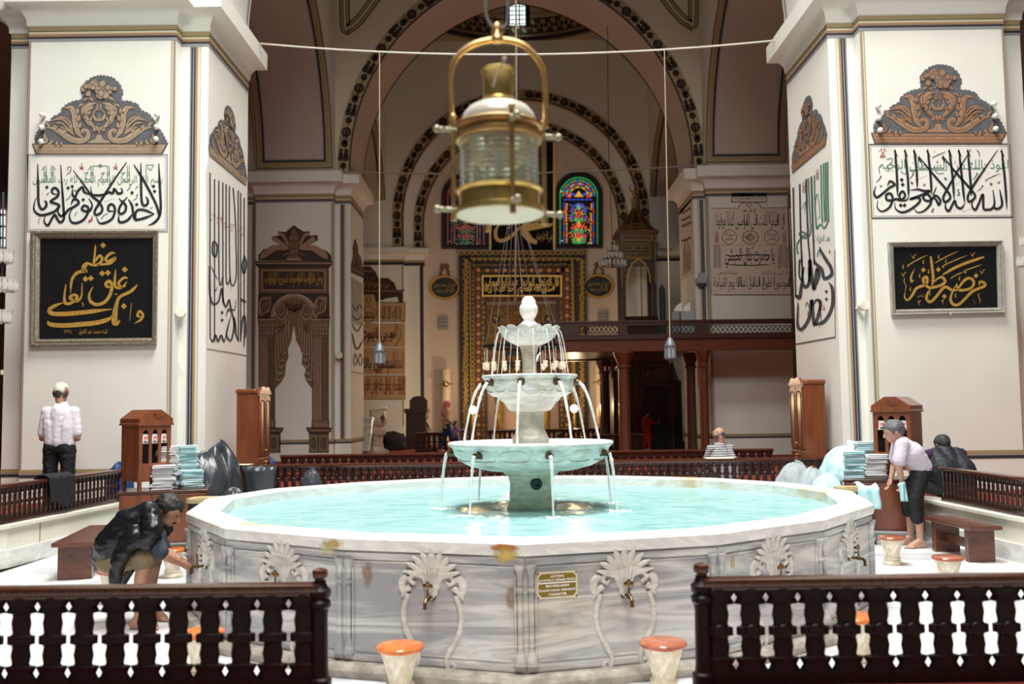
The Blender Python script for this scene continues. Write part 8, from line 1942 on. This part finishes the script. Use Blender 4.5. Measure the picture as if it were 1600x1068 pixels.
# ---- man standing in prayer at the left pier, seen from behind
Yb = 13.15
def B_(x, y, d=0): return W(x, y, Y=Yb + d)
hd, hr, ey, HP = head(B_(96, 613, .06), (.0, 1, -.38), (0, .35, 1), 1.08)
fl_ = ZR
kL, kR = B_(79, 728), B_(106, 728); aL, aR = B_(77, 788), B_(106, 788); aL.z = aR.z = fl_ + .08
sL, sR = B_(74, 643), B_(116, 643); eL, eR = B_(66, 684, .0), B_(121, 684, .0); wL, wR = B_(84, 688, .2), B_(104, 688, .2)
C = hd + [([B_(95, 640), HP(-.02, -.08)], [.06, .058]), ([B_(93, 690), B_(94, 645)], [.12, .12]), ([sL, eL, wL], [.055, .045, .03]), ([sR, eR, wR], [.055, .045, .03]), ([B_(83, 695), kL, aL], [.08, .06, .04]), ([B_(103, 695), kR, aR], [.08, .06, .04])] + hand(wL, (1, .3, 0), (0, -1, 0), 1) + hand(wR, (-1, .3, 0), (0, -1, 0), -1) + foot(aL, aL + V((-.02, .2, -.08))) + foot(aR, aR + V((.02, .2, -.08)))
r = person('man in a pale skullcap, white short-sleeved shirt and black trousers standing in prayer', (B_(93, 700).x, Yb, ZR), C, SKIN, .011)
flesh('hair', [([HP(-.06, -.01), HP(-.05, -.06)], [.062, .05])] + [([HP(-.02, -.005, .06 * e), HP(-.03, -.05, .055 * e)], [.045, .035]) for e in (-1, 1)], HAIRD, r, .01, 2); flesh('skullcap', [([HP(-.035, .045), HP(.015, .055)], [.09, .088]), ([HP(-.045, .02), HP(.0, .03)], [.088, .088])], mat('cap_white', (.72, .68, .56), .9, bump=.3, bscale=80), r, .01, 2)
flesh('shirt', [([B_(84, 692), B_(82, 665), B_(80, 648)], [.125, .13, .105]), ([B_(103, 692), B_(106, 665), B_(108, 648)], [.125, .13, .105]), ([B_(93, 690), B_(94, 644)], [.14, .13]), ([sL, sL + (eL - sL) * .8], [.078, .074]), ([sR, sR + (eR - sR) * .8], [.078, .074]), ([B_(90, 634), B_(100, 634)], [.062, .062]), ([B_(86, 646), sL], [.10, .082]), ([B_(104, 646), sR], [.10, .082])], mat('cloth_lilac_white', (.74, .71, .78), .9, bump=.12, bscale=50), r, .012, 5, .008, 3, 7)
flesh('trousers', [([B_(83, 698), B_(103, 698)], [.13, .13]), ([B_(81, 700), kL, aL], [.118, .10, .075]), ([B_(105, 700), kR, aR], [.118, .10, .075])], mat('cloth_black_trousers', (.010, .010, .013), .7), r, .012, 4, .014, 4, 10)
# ---- barefoot man bending forward at the right desk
Yd = 11.76
def D_(x, y, d=0): return W(x, y, Y=Yd + d)
hd, hr, ey, HP = head(D_(1396, 673, .0), (-.93, .25, -.28), (-.25, 0, .95), 1.08)
hip = D_(1437, 735); sn, sf_ = D_(1410, 694, -.17), D_(1404, 692, .18); en, wn = D_(1404, 727, -.20), D_(1409, 750, -.16); ef, wf = D_(1397, 724, .26), D_(1392, 748, .20)
kn, kf = D_(1429, 778, -.13), D_(1417, 774, .15); ann, anf = D_(1438, 842, -.13), D_(1423, 836, .17); ann.z, anf.z = .085, .085
C = hd + [([D_(1408, 688), HP(-.02, -.085)], [.062, .058]), ([hip, D_(1424, 712), D_(1409, 693)], [.13, .13, .10]), ([sn, en, en + (wn - en) * .4, wn], [.056, .045, .042, .028]), ([sf_, ef, wf], [.056, .045, .028]), ([D_(1437, 738, -.09), kn], [.09, .06]), ([D_(1437, 738, .09), kf], [.09, .06]), ([kn, kn + (ann - kn) * .35 + V((.02, 0, 0)), ann], [.056, .058, .036]), ([kf, kf + (anf - kf) * .35 + V((.02, 0, 0)), anf], [.056, .058, .036])]
C += hand(wn, D_(1407, 772, -.14) - wn, (-1, 0, 0), 1, 1.0, .9) + hand(wf, (-.4, 0, -1), (-1, 0, 0), -1) + foot(ann, V((ann.x - .20, ann.y - .05, 0))) + foot(anf, V((anf.x - .2, anf.y - .02, 0)))
r = person('grey-haired barefoot man in pale shirt and rolled dark trousers bending towards the right desk', (hip.x, Yd, 0), C, SKINL, .0095)
flesh('hair', hr, HAIRG, r, .009, 2, .008, 22, 16); eyes(ey, r)
flesh('shirt', [([D_(1440, 728, -.08), D_(1426, 708, -.1), D_(1412, 695, -.1)], [.125, .14, .10]), ([D_(1440, 728, .08), D_(1424, 706, .1), D_(1410, 694, .11)], [.125, .14, .10]), ([sn, sn + (en - sn) * .75], [.085, .085]), ([sf_, sf_ + (ef - sf_) * .7], [.085, .085]), ([D_(1405, 690), D_(1411, 690)], [.07, .07])], mat('cloth_lilac', (.62, .58, .68), .9, bump=.3, bscale=70), r, .011, 5, .009, 7, 7)
flesh('trousers', [([D_(1439, 738, -.06), D_(1439, 738, .06)], [.135, .135]), ([D_(1438, 742, -.09), kn, kn + (ann - kn) * .42], [.118, .098, .078]), ([D_(1438, 742, .09), kf, kf + (anf - kf) * .38], [.118, .098, .078]), ([kn + (ann - kn) * .38, kn + (ann - kn) * .46], [.086, .084])], mat('cloth_black_trousers', (.010, .010, .013), .7), r, .010, 3, .012, 8, 9)
q = MB(); rows = []
for i in range(9):
    u = i / 8; rows.append([wn + V((-.06 + .10 * u + .02 * sin(v * 5 + u * 3) - .02 * (1 - v), -.05 + .04 * sin(u * 9), .0 - .30 * v + .05 * u)) * (1.0) if False else D_(1404 + 10 * u + 4 * v, 755 + 28 * v - 3 * u * (1 - v), -.22 + .035 * sin(u * 8 + v * 2)) for v in [j / 9 for j in range(10)]])
q.grid(rows); o = q.build('towel', TB, None, smooth=180, solid=.014); tag(o, 'light blue towel held in the hand of the bending man', 'towel')
# ---- seated figures
def seated(label, px, py, Y, face, shirt, hair, skin=SKIN, sc=1.0, lean=(0, .16), bald=False, legs=True, slv=True, vest=None, drop=.20, wide=1.0):
    """seated on the carpet; px,py: middle of the head in the photo; face: direction the chest faces"""
    h = W(px, py, Y=Y); f = V((face[0], face[1], 0)).normalized(); s = V((f.y, -f.x, 0)); g = V((h.x, Y, ZR)) - f * lean[1]
    H = h.z - ZR; P = lambda a, b, z: g + f * a + s * b + V((0, 0, z))
    hd, hr, ey, HP = head(h, f + V((0, 0, -.45)), f * .4 + V((0, 0, 1)), 1.05 * sc)
    sh = H - drop; m_ = lean[1]
    C = hd + [([P(m_ * .8, 0, sh), HP(-.02, -.08)], [.06, .055]), ([P(.03, 0, .14), P(m_ * .4 + .03, 0, sh * .6), P(m_ * .8 + .02, 0, sh - .06)], [.10, .09, .08])]
    sl = []
    for e in (-1, 1):
        a, b, c = P(m_ * .8, .19 * e * wide, sh - .03), P(m_ + .06, .25 * e * wide, sh * .5), P(m_ + .26, .10 * e, sh * .42); C.append(([a, b, c], [.055, .045, .028])); C += hand(c, -s * e + f * .5, (0, 0, 1), e); sl.append(([a, b + (c - b) * .2], [.078, .068]))
        C += [([P(0, .12 * e, .12), P(.36, .30 * e, .16), P(.36, -.05 * e, .07)], [.09, .065, .045])]
    r = person(label, (g.x, g.y, ZR), C, skin, .012)
    flesh('hair', ([([HP(-.05, .0), HP(-.045, -.05)], [.07, .05])] + [([HP(-.01, .0, .068 * e), HP(-.03, -.03, .06 * e)], [.035, .035]) for e in (-1, 1)]) if bald else hr, hair, r, .011, 2)
    T = [([P(-.02, .08 * e, .12), P(m_ * .4, .11 * e * wide, sh * .6), P(m_ * .8, .12 * e * wide, sh - .05)], [.14, .14 * wide, .10]) for e in (-1, 1)] + [([P(m_ * .85, -.04, sh + .02), P(m_ * .85, .04, sh + .02)], [.07, .07]), ([P(-.02, 0, .12), P(m_ * .4, 0, sh * .6), P(m_ * .8, 0, sh - .03)], [.15, .15, .11])]
    flesh('shirt', T + (sl if slv else []), shirt, r, .012, 4, .014, 11, 9)
    if vest: flesh('vest', [(p, [k + .016 for k in q_]) for p, q_ in T], vest, r, .012, 4, .014, 12, 8)
    flesh('trousers', [([P(0, .12 * e, .13), P(.37, .30 * e, .17), P(.36, -.02 * e, .09)], [.125, .095, .07]) for e in (-1, 1)], mat('cloth_charcoal', (.03, .03, .035), .8), r, .012, 3)
    return r
seated('man in dark vest over purple sleeves, seated with bowed head behind the right balustrade', 1472, 694, 13.2, (-.2, 1), mat('cloth_purple', (.05, .015, .09), .8), HAIRD, SKIN, 1.0, (0, .30), drop=.10, wide=1.3, vest=mat('vest_dark', (.018, .022, .032), .6))
def stripes():
    m, N, L, b = _nt('cloth_striped'); tc = N.new('ShaderNodeTexCoord'); sx = N.new('ShaderNodeSeparateXYZ'); L.new(tc.outputs['Object'], sx.inputs[0])
    mu = N.new('ShaderNodeMath'); mu.operation = 'MULTIPLY'; mu.inputs[1].default_value = 170; L.new(sx.outputs['Z'], mu.inputs[0]); si = N.new('ShaderNodeMath'); si.operation = 'SINE'; L.new(mu.outputs[0], si.inputs[0])
    r_ = N.new('ShaderNodeValToRGB'); r_.color_ramp.elements[0].position = .35; r_.color_ramp.elements[1].position = .6; r_.color_ramp.elements[0].color = (.16, .17, .20, 1); r_.color_ramp.elements[1].color = (.66, .65, .62, 1); L.new(si.outputs[0], r_.inputs[0]); L.new(r_.outputs[0], b.inputs['Base Color']); b.inputs['Roughness'].default_value = .9; return m
seated('balding man in a striped shirt seated between the two long balustrades', 1123, 679, 16.1, (-.55, .85), stripes(), HAIRG, SKINL, 1.0, (0, .14), bald=True, wide=1.15)
p = W(1112, 711, Y=14.58); q = MB(); q.box((W(1103, 711, Y=14.5).x, 14.46, ZW + .47), (W(1146, 711, Y=14.5).x, 14.70, ZW + .482)); o = q.build('paper', mat('paper_cream', (.80, .74, .58), .7), None, smooth=None); tag(o, 'cream papers lying on the long balustrade before the striped-shirt man', 'paper')
DKC = mat('cloth_navy_dark', (.008, .010, .028), .8)
seated('dark seated figure nearest the right globe lamp, before the prayer niche', 894, 676, 31.3, (.1, 1), DKC, HAIRK, SKIN, 1.0, (0, .10)); seated('dark seated figure left of the other, partly behind the fountain stem', 874, 681, 32.0, (.1, 1), mat('cloth_black', (.016, .016, .018), .8), HAIRK, SKIN, 1.0, (0, .10))
# ---- standing figures far off
def standing(label, px, Y, h, face, top, bottom, hair, scarf=None, walk=.12, skin=SKINL, ext=None):
    k = h / 1.72; x = W(px, 660, Y=Y).x; f = V((face[0], face[1], 0)).normalized(); s = V((f.y, -f.x, 0)); P = lambda a, b, z: V((x, Y, ZR)) + f * a * k + s * b * k + V((0, 0, z * k))
    hd, hr, ey, HP = head(P(.03, 0, 1.60), f + V((0, 0, -.1)), (0, 0, 1), k)
    C = hd + [([P(0, 0, 1.42), HP(-.02, -.08)], [.055 * k, .05 * k]), ([P(0, 0, .95), P(0, 0, 1.38)], [.12 * k, .11 * k])]; S = []; T = []
    for e in (-1, 1):
        a, b, c = P(0, .18 * e, 1.38), P(-.02 + (.16 if ext and e > 0 else 0), .24 * e, 1.12 + (.08 if ext and e > 0 else 0)), P(.14 + (.30 if ext and e > 0 else 0), .20 * e, .98 + (.24 if ext and e > 0 else 0)); C.append(([a, b, c], [.05 * k, .042 * k, .028 * k])); C += hand(c, f + V((0, 0, -.5)), -s * e, e, k); S.append(([a, b, c - (c - b) * .1], [.07 * k, .06 * k, .05 * k]))
        kn, an = P(.04 + walk * .5 * e, .09 * e, .48), P(walk * e - .03, .09 * e, .08); C.append(([P(0, .09 * e, .9), kn, an], [.08 * k, .055 * k, .038 * k])); C += foot(an, an + f * .2 * k - V((0, 0, an.z - ZR)), k); T.append(([P(0, .08 * e, .92), kn, an + V((0, 0, .03))], [.12 * k, .085 * k, .062 * k]))
    r = person(label, (x, Y, ZR), C, skin, .014 * max(.7, k))
    if scarf: flesh('headscarf', [([HP(-.04, .03), HP(.02, .04)], [.108 * k, .10 * k]), ([HP(-.05, -.02), HP(-.05, -.14), P(-.02, 0, 1.30)], [.10 * k, .10 * k, .17 * k]), ([P(.04, -.06, 1.34), P(.04, .06, 1.34)], [.11 * k, .11 * k])], scarf, r, .014, 3)
    else: flesh('hair', hr + ([([HP(-.06, -.02), HP(-.07, -.2)], [.075 * k, .06 * k])] if ext == 'long' else []), hair, r, .012, 2)
    flesh('top', [([P(0, .06 * e, .86), P(0, .08 * e, 1.1), P(0, .10 * e, 1.34)], [.13 * k, .12 * k, .10 * k]) for e in (-1, 1)] + [([P(0, 0, .9), P(0, 0, 1.36)], [.135 * k, .125 * k])] + S, top, r, .014, 3, .008, 3)
    flesh('trousers', T, bottom, r, .014, 3, .006, 3)
DEN = mat('denim_dark', (.015, .03, .08), .85)
standing('woman in a pink headscarf and beige jacket walking towards the prayer niche', 698, 30.0, 1.60, (1, .25), mat('cloth_beige', (.44, .31, .20), .9), DEN, HAIRK, scarf=mat('scarf_pink', (.55, .20, .20), .9), walk=.2)
standing('small girl in a lilac top walking beside the woman with the pink headscarf', 711, 29.6, .98, (1, .3), mat('cloth_violet', (.24, .14, .34), .9), DEN, mat('hair_brown', (.05, .025, .015), .6), walk=.16, ext='long')
standing('child in red standing at the dark lettered doorway of the pulpit', 1010, 28.9, 1.22, (.9, .5), mat('cloth_red', (.42, .012, .010), .85), mat('cloth_red', (.42, .012, .010), .85), mat('hair_brown', (.05, .025, .015), .6), walk=.05, ext='arm')
standing('man in dark clothes standing far off in the left aisle', 12, 46.5, 1.72, (.3, 1), mat('cloth_black', (.016, .016, .018), .8), mat('cloth_black_trousers', (.010, .010, .013), .7), HAIRK, walk=.04, skin=SKIN)
